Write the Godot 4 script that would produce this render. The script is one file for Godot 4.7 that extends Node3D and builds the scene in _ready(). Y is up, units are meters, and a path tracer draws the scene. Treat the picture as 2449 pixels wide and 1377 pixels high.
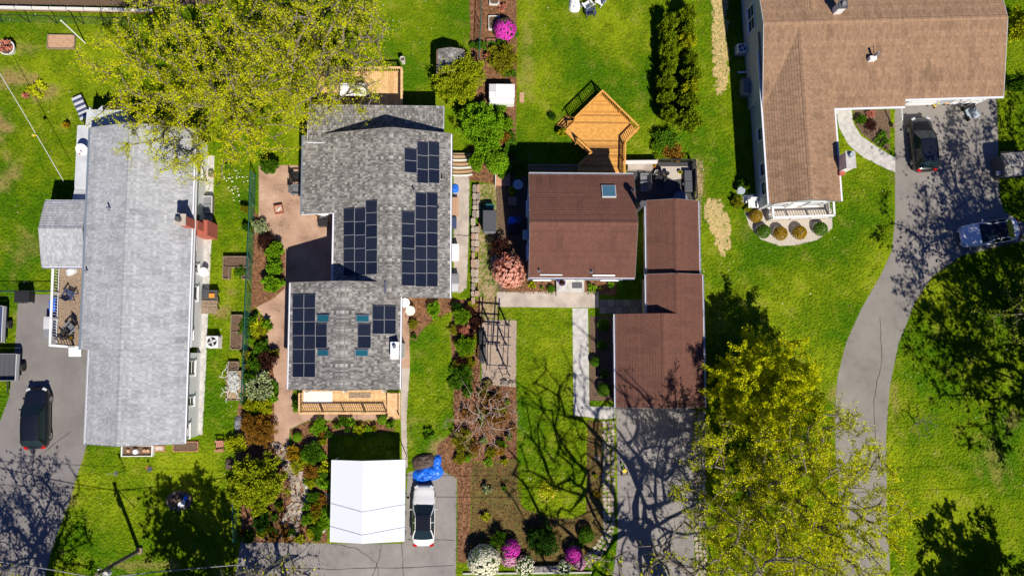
extends Node3D
# Aerial view of four suburban lots in spring. World: metres, y up, -z is the top of the photograph.
const F := 1920.0
const CAMH := 60.0
const NADIR := Vector2(1160, 850)
var cam: Camera3D
var M := {}
var used := {}
var cache := {}
var rng := RandomNumberGenerator.new()
var nz_a := FastNoiseLite.new()
var nz_b := FastNoiseLite.new()
var nz_c := FastNoiseLite.new()
var no_grass: Array = []
var dry: Array = []

# ---------------------------------------------------------------- mesh collector
class MB:
	var v := PackedVector3Array()
	var n := PackedVector3Array()
	var t := PackedVector2Array()
	var c := PackedColorArray()
	var col := Color(1, 1, 1)
	func tri(a: Vector3, b: Vector3, d: Vector3, nn: Vector3):
		if (b - a).cross(d - a).dot(nn) > 0:
			v.append(a); v.append(d); v.append(b)
		else:
			v.append(a); v.append(b); v.append(d)
		for i in 3:
			n.append(nn); c.append(col); t.append(Vector2.ZERO)
	func quad(a: Vector3, b: Vector3, d: Vector3, e: Vector3, hint: Vector3, uv = null):
		var nn := (b - a).cross(d - a)
		if nn.length_squared() < 1e-14: nn = (d - a).cross(e - a)
		nn = nn.normalized()
		if nn.dot(hint) < 0: nn = -nn
		var k := [0, 1, 2, 0, 2, 3]
		if (b - a).cross(d - a).dot(nn) > 0: k = [0, 2, 1, 0, 3, 2]
		var p := [a, b, d, e]
		for i in k:
			v.append(p[i]); n.append(nn); c.append(col)
			t.append(uv[i] if uv != null else Vector2.ZERO)
	func box(ce: Vector3, s: Vector3, b := Basis(), bev := 0.0):
		var h := s * 0.5
		var e: float = min(bev, min(h.x, min(h.y, h.z)) * 0.5)
		for ax in 3:
			var u := (ax + 1) % 3
			var w := (ax + 2) % 3
			for sg in [-1.0, 1.0]:
				var nn := Vector3.ZERO; nn[ax] = sg
				var q := []
				for k in [[-1, -1], [1, -1], [1, 1], [-1, 1]]:
					var p := Vector3.ZERO
					p[ax] = sg * h[ax]; p[u] = k[0] * (h[u] - e); p[w] = k[1] * (h[w] - e)
					q.append(ce + b * p)
				quad(q[0], q[1], q[2], q[3], b * nn)
		if e <= 0.0: return
		for ax in 3:
			var u := (ax + 1) % 3
			var w := (ax + 2) % 3
			for su in [-1.0, 1.0]:
				for sw in [-1.0, 1.0]:
					var q := []
					for k in [[-1, 0], [1, 0], [1, 1], [-1, 1]]:
						var p := Vector3.ZERO
						p[ax] = k[0] * (h[ax] - e)
						p[u] = su * (h[u] - (e if k[1] == 1 else 0.0))
						p[w] = sw * (h[w] - (e if k[1] == 0 else 0.0))
						q.append(ce + b * p)
					var nn := Vector3.ZERO; nn[u] = su; nn[w] = sw
					quad(q[0], q[1], q[2], q[3], b * nn)
		for sx in [-1.0, 1.0]:
			for sy in [-1.0, 1.0]:
				for sz in [-1.0, 1.0]:
					var k := Vector3(sx, sy, sz)
					tri(ce + b * (k * Vector3(h.x, h.y - e, h.z - e)), ce + b * (k * Vector3(h.x - e, h.y, h.z - e)), ce + b * (k * Vector3(h.x - e, h.y - e, h.z)), (b * k).normalized())
	func tube(p: Array, r: Array, sides := 6, cap := true):
		var rings := []
		var side := Vector3.ZERO
		for i in p.size():
			var d: Vector3 = (p[min(i + 1, p.size() - 1)] - p[max(i - 1, 0)]).normalized()
			if side == Vector3.ZERO: side = d.cross(Vector3(0.31, 0.2, 0.93) if abs(d.y) > 0.8 else Vector3.UP).normalized()
			side = (side - d * side.dot(d)).normalized()
			var o := d.cross(side)
			var ring := []
			for k in sides:
				var a := TAU * k / sides
				ring.append([p[i] + (side * cos(a) + o * sin(a)) * r[i], side * cos(a) + o * sin(a)])
			rings.append(ring)
		for i in p.size() - 1:
			for k in sides:
				var k2 := (k + 1) % sides
				var A = rings[i][k]; var B = rings[i][k2]; var C = rings[i + 1][k2]; var D = rings[i + 1][k]
				var seq := [A, B, C, A, C, D]
				if (B[0] - A[0]).cross(C[0] - A[0]).dot(A[1]) > 0: seq = [A, C, B, A, D, C]
				for x in seq:
					v.append(x[0]); n.append(x[1]); c.append(col); t.append(Vector2.ZERO)
		if cap:
			for e in [0, p.size() - 1]:
				var d: Vector3 = (p[0] - p[1]).normalized() if e == 0 else (p[e] - p[e - 1]).normalized()
				for k in range(1, sides - 1): tri(rings[e][0][0], rings[e][k][0], rings[e][k + 1][0], d)
	func prism(poly: PackedVector2Array, y0: float, y1: float):
		var ix := Geometry2D.triangulate_polygon(poly)
		for i in range(0, ix.size(), 3):
			var a := poly[ix[i]]; var b := poly[ix[i + 1]]; var d := poly[ix[i + 2]]
			tri(Vector3(a.x, y1, a.y), Vector3(b.x, y1, b.y), Vector3(d.x, y1, d.y), Vector3.UP)
			if y1 - y0 > 0.001: tri(Vector3(a.x, y0, a.y), Vector3(b.x, y0, b.y), Vector3(d.x, y0, d.y), Vector3.DOWN)
		if y1 - y0 <= 0.001: return
		var cw := -1.0 if Geometry2D.is_polygon_clockwise(poly) else 1.0
		for i in poly.size():
			var a := poly[i]; var b := poly[(i + 1) % poly.size()]
			var o := Vector3(b.y - a.y, 0, a.x - b.x) * cw
			quad(Vector3(a.x, y0, a.y), Vector3(b.x, y0, b.y), Vector3(b.x, y1, b.y), Vector3(a.x, y1, a.y), o)
	func lathe(prof: Array, sides := 16, ce := Vector3.ZERO):
		for i in prof.size() - 1:
			var a: Vector2 = prof[i]; var b: Vector2 = prof[i + 1]
			var nn := Vector2(b.y - a.y, a.x - b.x).normalized()
			for k in sides:
				var p := TAU * k / sides; var q := TAU * (k + 1) / sides
				var m := (p + q) * 0.5
				quad(ce + Vector3(a.x * cos(p), a.y, a.x * sin(p)), ce + Vector3(a.x * cos(q), a.y, a.x * sin(q)), ce + Vector3(b.x * cos(q), b.y, b.x * sin(q)), ce + Vector3(b.x * cos(p), b.y, b.x * sin(p)), Vector3(nn.x * cos(m), nn.y, nn.x * sin(m)))
	func leaf(p: Vector3, d: Vector3, sd: Vector3, l: float, w: float, cc: Color):
		var a := p - d * l * 0.5; var b := p + d * l * 0.5
		var nn := d.cross(sd).normalized()
		if nn.y < 0: nn = -nn
		var e := p + sd * w * 0.5 + nn * w * 0.18; var f := p - sd * w * 0.5 + nn * w * 0.18
		for x in ([a, e, b, a, b, f] if (e - a).cross(b - a).dot(nn) < 0 else [a, b, e, a, f, b]):
			v.append(x); n.append(nn); c.append(cc); t.append(Vector2.ZERO)
	func mesh() -> ArrayMesh:
		var ar := []; ar.resize(Mesh.ARRAY_MAX)
		ar[Mesh.ARRAY_VERTEX] = v; ar[Mesh.ARRAY_NORMAL] = n; ar[Mesh.ARRAY_TEX_UV] = t; ar[Mesh.ARRAY_COLOR] = c
		var m := ArrayMesh.new(); m.add_surface_from_arrays(Mesh.PRIMITIVE_TRIANGLES, ar)
		return m

# ---------------------------------------------------------------- survey of the site
func ray(px: float, py: float) -> Vector3:
	return cam.transform.basis * Vector3((px - 1224.5) / F, -(py - 688.5) / F, -1.0)
func g(px: float, py: float, h := 0.0) -> Vector3:      # the place at height h that the survey photograph shows there
	var d := ray(px, py)
	return cam.position + d * ((h - CAMH) / d.y)
func hit(px: float, py: float, pl: Plane) -> Vector3:
	return pl.intersects_ray(cam.position, ray(px, py))
func g2(px: float, py: float, h := 0.0) -> Vector2:
	var p := g(px, py, h); return Vector2(p.x, p.z)
func polyg(a: Array, h := 0.0) -> PackedVector2Array:
	var o := PackedVector2Array()
	for p in a: o.append(g2(p[0], p[1], h))
	return o
func mpp(h := 0.0) -> float: return (CAMH - h) / F

# ---------------------------------------------------------------- nodes
func numbered(called: String, parent = null) -> String:
	var k := called if parent == null else str(parent.get_instance_id()) + called
	used[k] = used.get(k, -1) + 1
	return called if used[k] == 0 else "%s_%03d" % [called, used[k]]
func thing(called: String, label: String, category: String, at := Vector3.ZERO, turn := 0.0, group := "") -> Node3D:
	var o := Node3D.new(); o.name = numbered(called); add_child(o)
	o.position = at; o.rotation.y = turn
	o.set_meta("label", label); o.set_meta("category", category)
	if group != "": o.set_meta("group", group)
	return o
func part(parent: Node3D, called: String, mesh: Mesh, m: Material, xf := Transform3D()) -> MeshInstance3D:
	var o := MeshInstance3D.new(); o.name = numbered(called, parent); o.mesh = mesh; o.material_override = m; o.transform = xf
	parent.add_child(o, true)
	return o
func struct(called: String, mesh: Mesh, m: Material, kind := "structure") -> MeshInstance3D:
	var o := MeshInstance3D.new(); o.name = numbered(called); o.mesh = mesh; o.material_override = m
	add_child(o); o.set_meta("kind", kind)
	return o
func copy(o: Node3D, at: Vector3, turn: float, label := "", called := "") -> Node3D:
	var k: Node3D = o.duplicate(); k.name = numbered(called if called != "" else str(o.name).rstrip("_0123456789")); add_child(k)
	k.position = at; k.rotation.y = turn
	if label != "": k.set_meta("label", label)
	return k
func cb(s: Vector3, bev := 0.008) -> Mesh:                  # chamfered box, shared between equal sizes
	var k := "b%.3f,%.3f,%.3f,%.3f" % [s.x, s.y, s.z, bev]
	if not cache.has(k):
		var b := MB.new(); b.box(Vector3.ZERO, s, Basis(), bev); cache[k] = b.mesh()
	return cache[k]
func bx(parent: Node3D, called: String, ce: Vector3, s: Vector3, m: Material, turn := 0.0, bev := 0.008) -> MeshInstance3D:
	return part(parent, called, cb(s, bev), m, Transform3D(Basis(Vector3.UP, turn), ce))
func cy(parent: Node3D, called: String, base: Vector3, r: float, h: float, m: Material, r2 := -1.0, sides := 14) -> MeshInstance3D:
	var k := "c%.3f,%.3f,%.3f,%d" % [r, h, r2, sides]
	if not cache.has(k):
		var b := MB.new(); var q := r if r2 < 0 else r2
		var e: float = min(0.01, h * 0.2)
		b.lathe([Vector2(0, 0), Vector2(r, 0), Vector2(q, h - e), Vector2(max(q - e, 0.001), h), Vector2(0, h)], sides); cache[k] = b.mesh()
	return part(parent, called, cache[k], m, Transform3D(Basis(), base))
func rod(parent: Node3D, called: String, a: Vector3, b: Vector3, r: float, m: Material, sides := 6) -> MeshInstance3D:
	var k := MB.new(); k.tube([a, b], [r, r], sides); return part(parent, called, k.mesh(), m)
func beam(parent: Node3D, called: String, a: Vector3, b: Vector3, w: float, h: float, m: Material) -> MeshInstance3D:
	var d := b - a
	var z := d.normalized(); var x := Vector3.UP.cross(z)
	if x.length() < 0.01: x = Vector3.RIGHT
	x = x.normalized()
	return part(parent, called, cb(Vector3(w, h, snappedf(d.length(), 0.001))), m, Transform3D(Basis(x, z.cross(x), z), (a + b) * 0.5))

# ---------------------------------------------------------------- materials
func L(r: float, gg: float, b: float) -> Color: return Color(r, gg, b).linear_to_srgb()
func flat(r: float, gg: float, b: float, rough := 0.8, metal := 0.0) -> StandardMaterial3D:
	var m := StandardMaterial3D.new(); m.albedo_color = L(r, gg, b); m.roughness = rough; m.metallic = metal
	return m
func noise_bytes(n: int, freq: float, oct: int, sd: int, cell := false) -> PackedByteArray:
	var z := FastNoiseLite.new(); z.seed = sd; z.frequency = freq; z.fractal_octaves = oct
	z.noise_type = FastNoiseLite.TYPE_CELLULAR if cell else FastNoiseLite.TYPE_SIMPLEX_SMOOTH
	var im := z.get_seamless_image(n, n); im.convert(Image.FORMAT_L8)
	return im.get_data()
func ramp_tex(n: int, layers: Array, ramp: Array, sd: int) -> ImageTexture:   # layers: [frequency, octaves, weight]; ramp: linear colours
	var lut := PackedByteArray()
	for i in 256:
		var f := i / 255.0 * (ramp.size() - 1); var k := int(min(f, ramp.size() - 2)); var q := f - k
		var a: Array = ramp[k]; var b: Array = ramp[k + 1]
		var c := L(lerpf(a[0], b[0], q), lerpf(a[1], b[1], q), lerpf(a[2], b[2], q))
		lut.append(c.r8); lut.append(c.g8); lut.append(c.b8)
	var ds := []; var tot := 0.0
	for i in layers.size():
		ds.append(noise_bytes(n, layers[i][0], layers[i][1], sd + i * 17)); tot += layers[i][2]
	var out := PackedByteArray(); out.resize(n * n * 3)
	for i in n * n:
		var s := 0.0
		for k in ds.size(): s += ds[k][i] * layers[k][2]
		var x := clampi(int((s / tot - 127.5) * 1.35 + 127.5), 0, 255) * 3
		out[i * 3] = lut[x]; out[i * 3 + 1] = lut[x + 1]; out[i * 3 + 2] = lut[x + 2]
	return ImageTexture.create_from_image(Image.create_from_data(n, n, false, Image.FORMAT_RGB8, out))
func tmat(tex: Texture2D, metres: float, rough := 0.9, tint := Color(1, 1, 1)) -> StandardMaterial3D:
	var m := StandardMaterial3D.new(); m.albedo_texture = tex; m.albedo_color = tint; m.roughness = rough
	m.uv1_triplanar = true; m.uv1_world_triplanar = true; m.uv1_scale = Vector3.ONE / metres
	return m
func shingle_tex(sd: int, cols: Array, streak: float, wide := 24) -> ImageTexture:   # 3.6 m square, 18 courses of tabs
	var n := 512; var rows := 18
	var r := RandomNumberGenerator.new(); r.seed = sd
	var im := Image.create(n, n, false, Image.FORMAT_RGB8)
	for k in rows:
		var y0 := int(k * n / float(rows)); var y1 := int((k + 1) * n / float(rows))
		var x := -r.randi_range(0, 30); var row := 1.0 + r.randf_range(-streak, streak)
		while x < n:
			var w := r.randi_range(5, wide)
			var f := r.randf(); var i := int(min(f * (cols.size() - 1), cols.size() - 2)); var q := f * (cols.size() - 1) - i
			var a: Array = cols[i]; var b: Array = cols[i + 1]; var s := row * (1.0 + r.randf_range(-streak, streak) * 0.5)
			im.fill_rect(Rect2i(x, y0, w, y1 - y0), L(lerpf(a[0], b[0], q) * s, lerpf(a[1], b[1], q) * s, lerpf(a[2], b[2], q) * s))
			x += w
	var d := im.get_data()
	for i in d.size() / 3:
		var o := r.randi_range(-12, 12)
		for k in 3: d[i * 3 + k] = clampi(d[i * 3 + k] + o, 0, 255)
	return ImageTexture.create_from_image(Image.create_from_data(n, n, false, Image.FORMAT_RGB8, d))
func uvmat(tex: Texture2D, rough := 0.95) -> StandardMaterial3D:
	var m := StandardMaterial3D.new(); m.albedo_texture = tex; m.roughness = rough; m.vertex_color_use_as_albedo = true
	return m
func leafmat(r: float, gg: float, b: float, back := 0.35) -> StandardMaterial3D:
	var m := StandardMaterial3D.new(); m.albedo_color = L(r, gg, b); m.roughness = 0.75; m.metallic_specular = 0.12; m.vertex_color_use_as_albedo = true
	m.cull_mode = BaseMaterial3D.CULL_DISABLED
	m.backlight_enabled = true; m.backlight = L(r * back, gg * back, b * back * 0.5)
	return m
func glassmat(r: float, gg: float, b: float, rough := 0.06) -> StandardMaterial3D:
	var m := flat(r, gg, b, rough); m.metallic_specular = 0.4
	return m
func paint(r: float, gg: float, b: float, metal := 0.0) -> StandardMaterial3D:
	var m := flat(r, gg, b, 0.35, metal); m.clearcoat_enabled = true; m.clearcoat = 0.8; m.clearcoat_roughness = 0.05
	return m

# ---------------------------------------------------------------- roofs and houses
func slope(parent: Node3D, a: Vector3, b: Vector3, c: Vector3, d: Vector3, m: Material, called := "roof_slope", ex := 0.2) -> MeshInstance3D:
	# eave a-b, top c above b and d above a: overlapping courses of shingles on a deck
	var k := MB.new()
	var up := (b - a).cross(d - a).normalized()
	if up.y < 0: up = -up
	var ln := ((d - a).length() + (c - b).length()) * 0.5
	var n := int(max(2, round(ln / ex)))
	var st := 0.022; var th := 0.14
	var eu := (b - a).normalized()
	var nu := int(max(1, (b - a).length() / 0.45)); var wn := FastNoiseLite.new(); wn.seed = 5; wn.frequency = 0.55; wn.fractal_octaves = 3
	for i in n:
		var t0 := float(i) / n; var t1 := float(i + 1) / n
		var p := a.lerp(d, t0) + up * st; var q := b.lerp(c, t0) + up * st
		var r := b.lerp(c, t1); var s := a.lerp(d, t1)
		var v0 := t0 * ln / 3.6; var v1 := t1 * ln / 3.6
		for j in nu:
			var f := float(j) / nu; var e := float(j + 1) / nu
			var p0 := p.lerp(q, f); var p1 := p.lerp(q, e); var p2 := s.lerp(r, e); var p3 := s.lerp(r, f)
			var u0 := (p0 - a).dot(eu) / 3.6; var u1 := (p1 - a).dot(eu) / 3.6
			var wv := 1.0 + 0.3 * wn.get_noise_2d((p0 - a).dot(eu) * 2.2 + a.x * 7.0, t0 * ln * 0.55 + a.z) + 0.22 * wn.get_noise_2d((p0 - a).dot(eu) * 0.5 + 90.0 + a.z, t0 * ln * 0.5)
			k.col = Color(wv, wv, wv)
			k.quad(p0, p1, p2, p3, up, [Vector2(u0, v0), Vector2(u1, v0), Vector2(u1, v1), Vector2(u0, v1)])
		k.col = Color(1, 1, 1)
		k.quad(p, q, q - up * st, p - up * st, (a - d), [Vector2(0, v0), Vector2((q - a).dot(eu) / 3.6, v0), Vector2(1, v0), Vector2(0, v0)])
	var o := up * -th
	k.quad(a + o, b + o, c + o, d + o, -up)
	k.quad(a + o, b + o, b, a, a - d); k.quad(d + o, c + o, c, d, d - a)
	k.quad(a + o, d + o, d, a, a - b); k.quad(b + o, c + o, c, b, b - a)
	return part(parent, called, k.mesh(), m)
func wplane(N: Node3D, a: Vector3, b: Vector3, c: Vector3) -> Plane:
	var t := N.transform
	var p := Plane(t * a, t * b, t * c)
	return p if p.normal.y > 0 else Plane(-p.normal, -p.d)
func lpx(N: Node3D, px: float, py: float, h: float) -> Vector3: return N.transform.affine_inverse() * g(px, py, h)
func rect_px(N: Node3D, x0: float, y0: float, x1: float, y1: float, h: float) -> Array:
	var xm := (x0 + x1) * 0.5; var ym := (y0 + y1) * 0.5
	return [lpx(N, x0, ym, h).x, lpx(N, xm, y0, h).z, lpx(N, x1, ym, h).x, lpx(N, xm, y1, h).z]
func wall_prism(N: Node3D, P: Callable, prof: Array, b0: float, b1: float, m: Material):
	var k := MB.new()
	var ce := Vector2.ZERO
	for q in prof: ce += q / prof.size()
	for i in prof.size():
		var a: Vector2 = prof[i]; var b: Vector2 = prof[(i + 1) % prof.size()]
		var mid := (a + b) * 0.5 - ce
		k.quad(P.call(a.x, b0, a.y), P.call(b.x, b0, b.y), P.call(b.x, b1, b.y), P.call(a.x, b1, a.y), P.call(mid.x, 0.0, mid.y))
	for e in [b0, b1]:
		var nn: Vector3 = P.call(0.0, -1.0 if e == b0 else 1.0, 0.0)
		for i in range(1, prof.size() - 1): k.tri(P.call(prof[0].x, e, prof[0].y), P.call(prof[i].x, e, prof[i].y), P.call(prof[i + 1].x, e, prof[i + 1].y), nn)
	part(N, "wall", k.mesh(), m)
func gable(N: Node3D, r: Array, he0: float, he1: float, hr: float, ridge_z: bool, ro: float, rm: Material, wm: Material, tr: Material, over := 0.4, opt := {}) -> Array:
	var P := func(a: float, b: float, y: float) -> Vector3: return Vector3(a, y, b) if ridge_z else Vector3(b, y, a)
	var A0: float = r[0] if ridge_z else r[1]; var A1: float = r[2] if ridge_z else r[3]
	var B0: float = r[1] if ridge_z else r[0]; var B1: float = r[3] if ridge_z else r[2]
	var ra := lerpf(A0, A1, ro)
	slope(N, P.call(A0, B0, he0), P.call(A0, B1, he0), P.call(ra, B1, hr), P.call(ra, B0, hr), rm)
	slope(N, P.call(A1, B0, he1), P.call(A1, B1, he1), P.call(ra, B1, hr), P.call(ra, B0, hr), rm)
	var k := MB.new()
	var y := hr + 0.045
	for s in [[A0, he0], [A1, he1]]:
		var f := 0.17 / absf(s[0] - ra)
		var ea: float = lerpf(ra, s[0], f); var ey: float = lerpf(hr, s[1], f) + 0.035
		k.quad(P.call(ra, B0, y), P.call(ra, B1, y), P.call(ea, B1, ey), P.call(ea, B0, ey), Vector3.UP, [Vector2(0, 0), Vector2((B1 - B0) / 3.6, 0), Vector2((B1 - B0) / 3.6, 0.05), Vector2(0, 0.05)])
	part(N, "ridge_cap", k.mesh(), rm)
	var gu: Array = opt.get("gutter", [true, true])
	for i in 2:
		var a := A0 if i == 0 else A1; var h := he0 if i == 0 else he1; var sg := -1.0 if i == 0 else 1.0
		if gu[i]:
			var q := MB.new()
			var u := func(da: float, dy: float, b: float) -> Vector3: return P.call(a + sg * da, b, h + dy)
			for w in [[0.0, 0.02, 0.0, -0.13], [0.0, -0.13, 0.11, -0.13], [0.11, -0.13, 0.13, -0.01], [0.11, -0.01, 0.1, -0.12]]:
				q.quad(u.call(w[0], w[1], B0), u.call(w[0], w[1], B1), u.call(w[2], w[3], B1), u.call(w[2], w[3], B0), P.call(sg, 0.0, -0.2))
			part(N, "gutter", q.mesh(), tr)
	var rk: Array = opt.get("rake", [true, true])
	for i in 2:
		if not rk[i]: continue
		var b := B0 - 0.012 if i == 0 else B1 + 0.012
		for s in [[A0, he0], [A1, he1]]:
			var va: Vector3 = P.call(s[0], b, s[1] - 0.08); var vb: Vector3 = P.call(ra, b, hr - 0.08)
			beam(N, "rake_board", va, vb, 0.03, 0.2, M.rake)
	if not opt.has("nowall"):
		var w0 := A0 + over; var w1 := A1 - over
		var h0 := lerpf(he0, hr, over / (ra - A0)) - 0.15; var h1 := lerpf(he1, hr, over / (A1 - ra)) - 0.15
		wall_prism(N, P, [Vector2(w0, -0.2), Vector2(w1, -0.2), Vector2(w1, h1), Vector2(ra, hr - 0.16), Vector2(w0, h0)], B0 + over * opt.get("gover", 0.6), B1 - over * opt.get("gover", 0.6), wm)
	return [wplane(N, P.call(A0, B0, he0), P.call(A0, B1, he0), P.call(ra, B0, hr)), wplane(N, P.call(A1, B0, he1), P.call(A1, B1, he1), P.call(ra, B0, hr))]
func mono(N: Node3D, r: Array, hn: Array, rm: Material, wm: Material, tr: Material, over := 0.25):
	# single pitch: heights at the corners nw, ne, se, sw
	var a := Vector3(r[0], hn[0], r[1]); var b := Vector3(r[2], hn[1], r[1]); var c := Vector3(r[2], hn[2], r[3]); var d := Vector3(r[0], hn[3], r[3])
	var q := [a, b, c, d]
	var low := 0
	for i in 4:
		if q[i].y + q[(i + 1) % 4].y < q[low].y + q[(low + 1) % 4].y - 0.001: low = i
	slope(N, q[low], q[(low + 1) % 4], q[(low + 2) % 4], q[(low + 3) % 4], rm)
	for i in 4:
		beam(N, "fascia_board", q[i] - Vector3(0, 0.07, 0), q[(i + 1) % 4] - Vector3(0, 0.07, 0), 0.045, 0.17, tr)
	var k := MB.new()
	var w := []
	for i in 4:
		var p: Vector3 = q[i]; var ce := (a + c) * 0.5
		w.append(Vector3(p.x + signf(ce.x - p.x) * over, p.y - 0.18, p.z + signf(ce.z - p.z) * over))
	for i in 4:
		var p: Vector3 = w[i]; var s: Vector3 = w[(i + 1) % 4]
		k.quad(Vector3(p.x, -0.2, p.z), Vector3(s.x, -0.2, s.z), s, p, (p + s) * 0.5 - (a + c) * 0.5)
	k.quad(w[0], w[1], w[2], w[3], Vector3.UP)
	part(N, "wall", k.mesh(), wm)
	return wplane(N, a, b, c)
func window(N: Node3D, at: Vector3, wd: float, ht: float, turn: float):      # faces local +z turned by turn
	var f := MB.new()
	for s in [-1.0, 1.0]:
		f.box(Vector3(s * (wd * 0.5 + 0.04), 0, 0.03), Vector3(0.09, ht + 0.18, 0.08))
		f.box(Vector3(0, s * (ht * 0.5 + 0.045), 0.03), Vector3(wd - 0.01, 0.09, 0.08))
	f.box(Vector3(0, 0, 0.025), Vector3(wd - 0.01, 0.05, 0.05))
	var key := "w%.2f,%.2f" % [wd, ht]
	if not cache.has(key): cache[key] = f.mesh()
	var o := part(N, "window", cache[key], M.white, Transform3D(Basis(Vector3.UP, turn), at))
	part(o, "pane", cb(Vector3(wd, ht, 0.02), 0.0), M.winglass, Transform3D(Basis(), Vector3(0, 0, 0.012)))
	part(o, "sill", cb(Vector3(wd + 0.26, 0.05, 0.14)), M.white, Transform3D(Basis(), Vector3(0, -ht * 0.5 - 0.12, 0.06)))
func door(N: Node3D, at: Vector3, wd: float, ht: float, turn: float, m: Material, panels := 4):
	var o := part(N, "door", cb(Vector3(wd, ht, 0.06)), m, Transform3D(Basis(Vector3.UP, turn), at))
	for i in panels:
		part(o, "door_panel", cb(Vector3(wd * 0.8, ht / panels * 0.72, 0.03)), m, Transform3D(Basis(), Vector3(0, (i + 0.5) * ht / panels - ht * 0.5, 0.035)))
	part(o, "handle", cb(Vector3(0.04, 0.12, 0.06)), M.metal, Transform3D(Basis(), Vector3(wd * 0.4, -0.05, 0.07)))
func on_plane(N: Node3D, called: String, px: Array, pl: Plane, lift: float, th: float, m: Material) -> MeshInstance3D:
	# a slab lying on a roof slope; px: x0,y0,x1,y1
	var q := [hit(px[0], px[1], pl), hit(px[2], px[1], pl), hit(px[2], px[3], pl), hit(px[0], px[3], pl)]
	return slab(N, called, q, pl.normal, lift, th, m)
func slab(N: Node3D, called: String, q: Array, nn: Vector3, lift: float, th: float, m: Material) -> MeshInstance3D:
	var z := nn.cross(Vector3.RIGHT).normalized()
	if z.z < 0: z = -z
	var x := z.cross(-nn).normalized()
	if x.x < 0: x = -x
	var ce: Vector3 = (q[0] + q[1] + q[2] + q[3]) * 0.25 + nn * (lift + th * 0.5)
	var w: float = ((q[1] - q[0]).length() + (q[2] - q[3]).length()) * 0.5
	var h: float = ((q[3] - q[0]).length() + (q[2] - q[1]).length()) * 0.5
	var b := Basis(x, nn, z if x.cross(nn).dot(z) > 0 else -z)
	return part(N, called, cb(Vector3(snappedf(w - 0.008, 0.01), th, snappedf(h - 0.008, 0.01))), m, N.transform.affine_inverse() * Transform3D(b, ce))
func panels(N: Node3D, px: Array, rows: int, cols: int, pl: Plane, tall: bool):
	var q := [hit(px[0], px[1], pl), hit(px[2], px[1], pl), hit(px[2], px[3], pl), hit(px[0], px[3], pl)]
	for i in rows:
		for j in cols:
			var c := []
			for e in [[0, 0], [1, 0], [1, 1], [0, 1]]:
				var u := float(j + e[0]) / cols; var w := float(i + e[1]) / rows
				c.append((q[0].lerp(q[1], u)).lerp(q[3].lerp(q[2], u), w))
			var o := slab(N, "solar_panel", c, pl.normal, 0.08, 0.04, M.panel_frame)
			var bb := o.mesh.get_aabb().size
			var k := "cells%.2f,%.2f,%s" % [bb.x, bb.z, tall]
			if not cache.has(k):
				var mb := MB.new(); var hx := bb.x * 0.5 - 0.016; var hz := bb.z * 0.5 - 0.016
				var uv := [Vector2(0, 0), Vector2(1, 0), Vector2(1, 1), Vector2(0, 1)] if tall else [Vector2(0, 0), Vector2(0, 1), Vector2(1, 1), Vector2(1, 0)]
				mb.quad(Vector3(-hx, 0, -hz), Vector3(hx, 0, -hz), Vector3(hx, 0, hz), Vector3(-hx, 0, hz), Vector3.UP, uv); cache[k] = mb.mesh()
			part(o, "cell_sheet", cache[k], [M.cells, M.cells2, M.cells3][(i * 5 + j * 3 + rows) % 3], Transform3D(Basis(), Vector3(0, 0.024, 0)))
func skylight(N: Node3D, px: Array, pl: Plane, fm: Material, gm: Material):
	var o := on_plane(N, "skylight", px, pl, 0.0, 0.14, fm)
	var bb := o.mesh.get_aabb().size
	part(o, "pane", cb(Vector3(bb.x - 0.11, 0.02, bb.z - 0.11), 0.0), gm, Transform3D(Basis(), Vector3(0, 0.074, 0)))
func pipe(N: Node3D, px: float, py: float, pl: Plane, r: float, h: float, m: Material, called := "vent_pipe"):
	var p := N.transform.affine_inverse() * hit(px, py, pl)
	var o := cy(N, called, p - Vector3(0, 0.1, 0), r, h + 0.1, m)
	part(o, "flashing", cb(Vector3(r * 4, 0.03, r * 4)), M.metal, Transform3D(Basis(), Vector3(0, 0.12, 0)))
	return o

# ---------------------------------------------------------------- timber and fences
func boards(parent: Node3D, poly: PackedVector2Array, along: float, wd: float, top: float, th: float, mats: Array, called := "deck_board"):
	# poly in the parent's own x,z; one mesh for each board
	var rot := PackedVector2Array()
	for p in poly: rot.append(p.rotated(-along))
	var lo := INF; var hi := -INF; var l := INF; var r := -INF
	for p in rot: lo = min(lo, p.y); hi = max(hi, p.y); l = min(l, p.x); r = max(r, p.x)
	var y := lo; var i := 0
	while y < hi - 0.02:
		var strip := PackedVector2Array([Vector2(l - 1, y + 0.004), Vector2(r + 1, y + 0.004), Vector2(r + 1, y + wd - 0.004), Vector2(l - 1, y + wd - 0.004)])
		for piece in Geometry2D.intersect_polygons(rot, strip):
			var back := PackedVector2Array()
			for p in piece: back.append(p.rotated(along))
			if back.size() < 3: continue
			var k := MB.new(); k.prism(back, top - th, top - rng.randf() * 0.004)
			part(parent, called, k.mesh(), mats[rng.randi() % mats.size()])
		y += wd; i += 1
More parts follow.
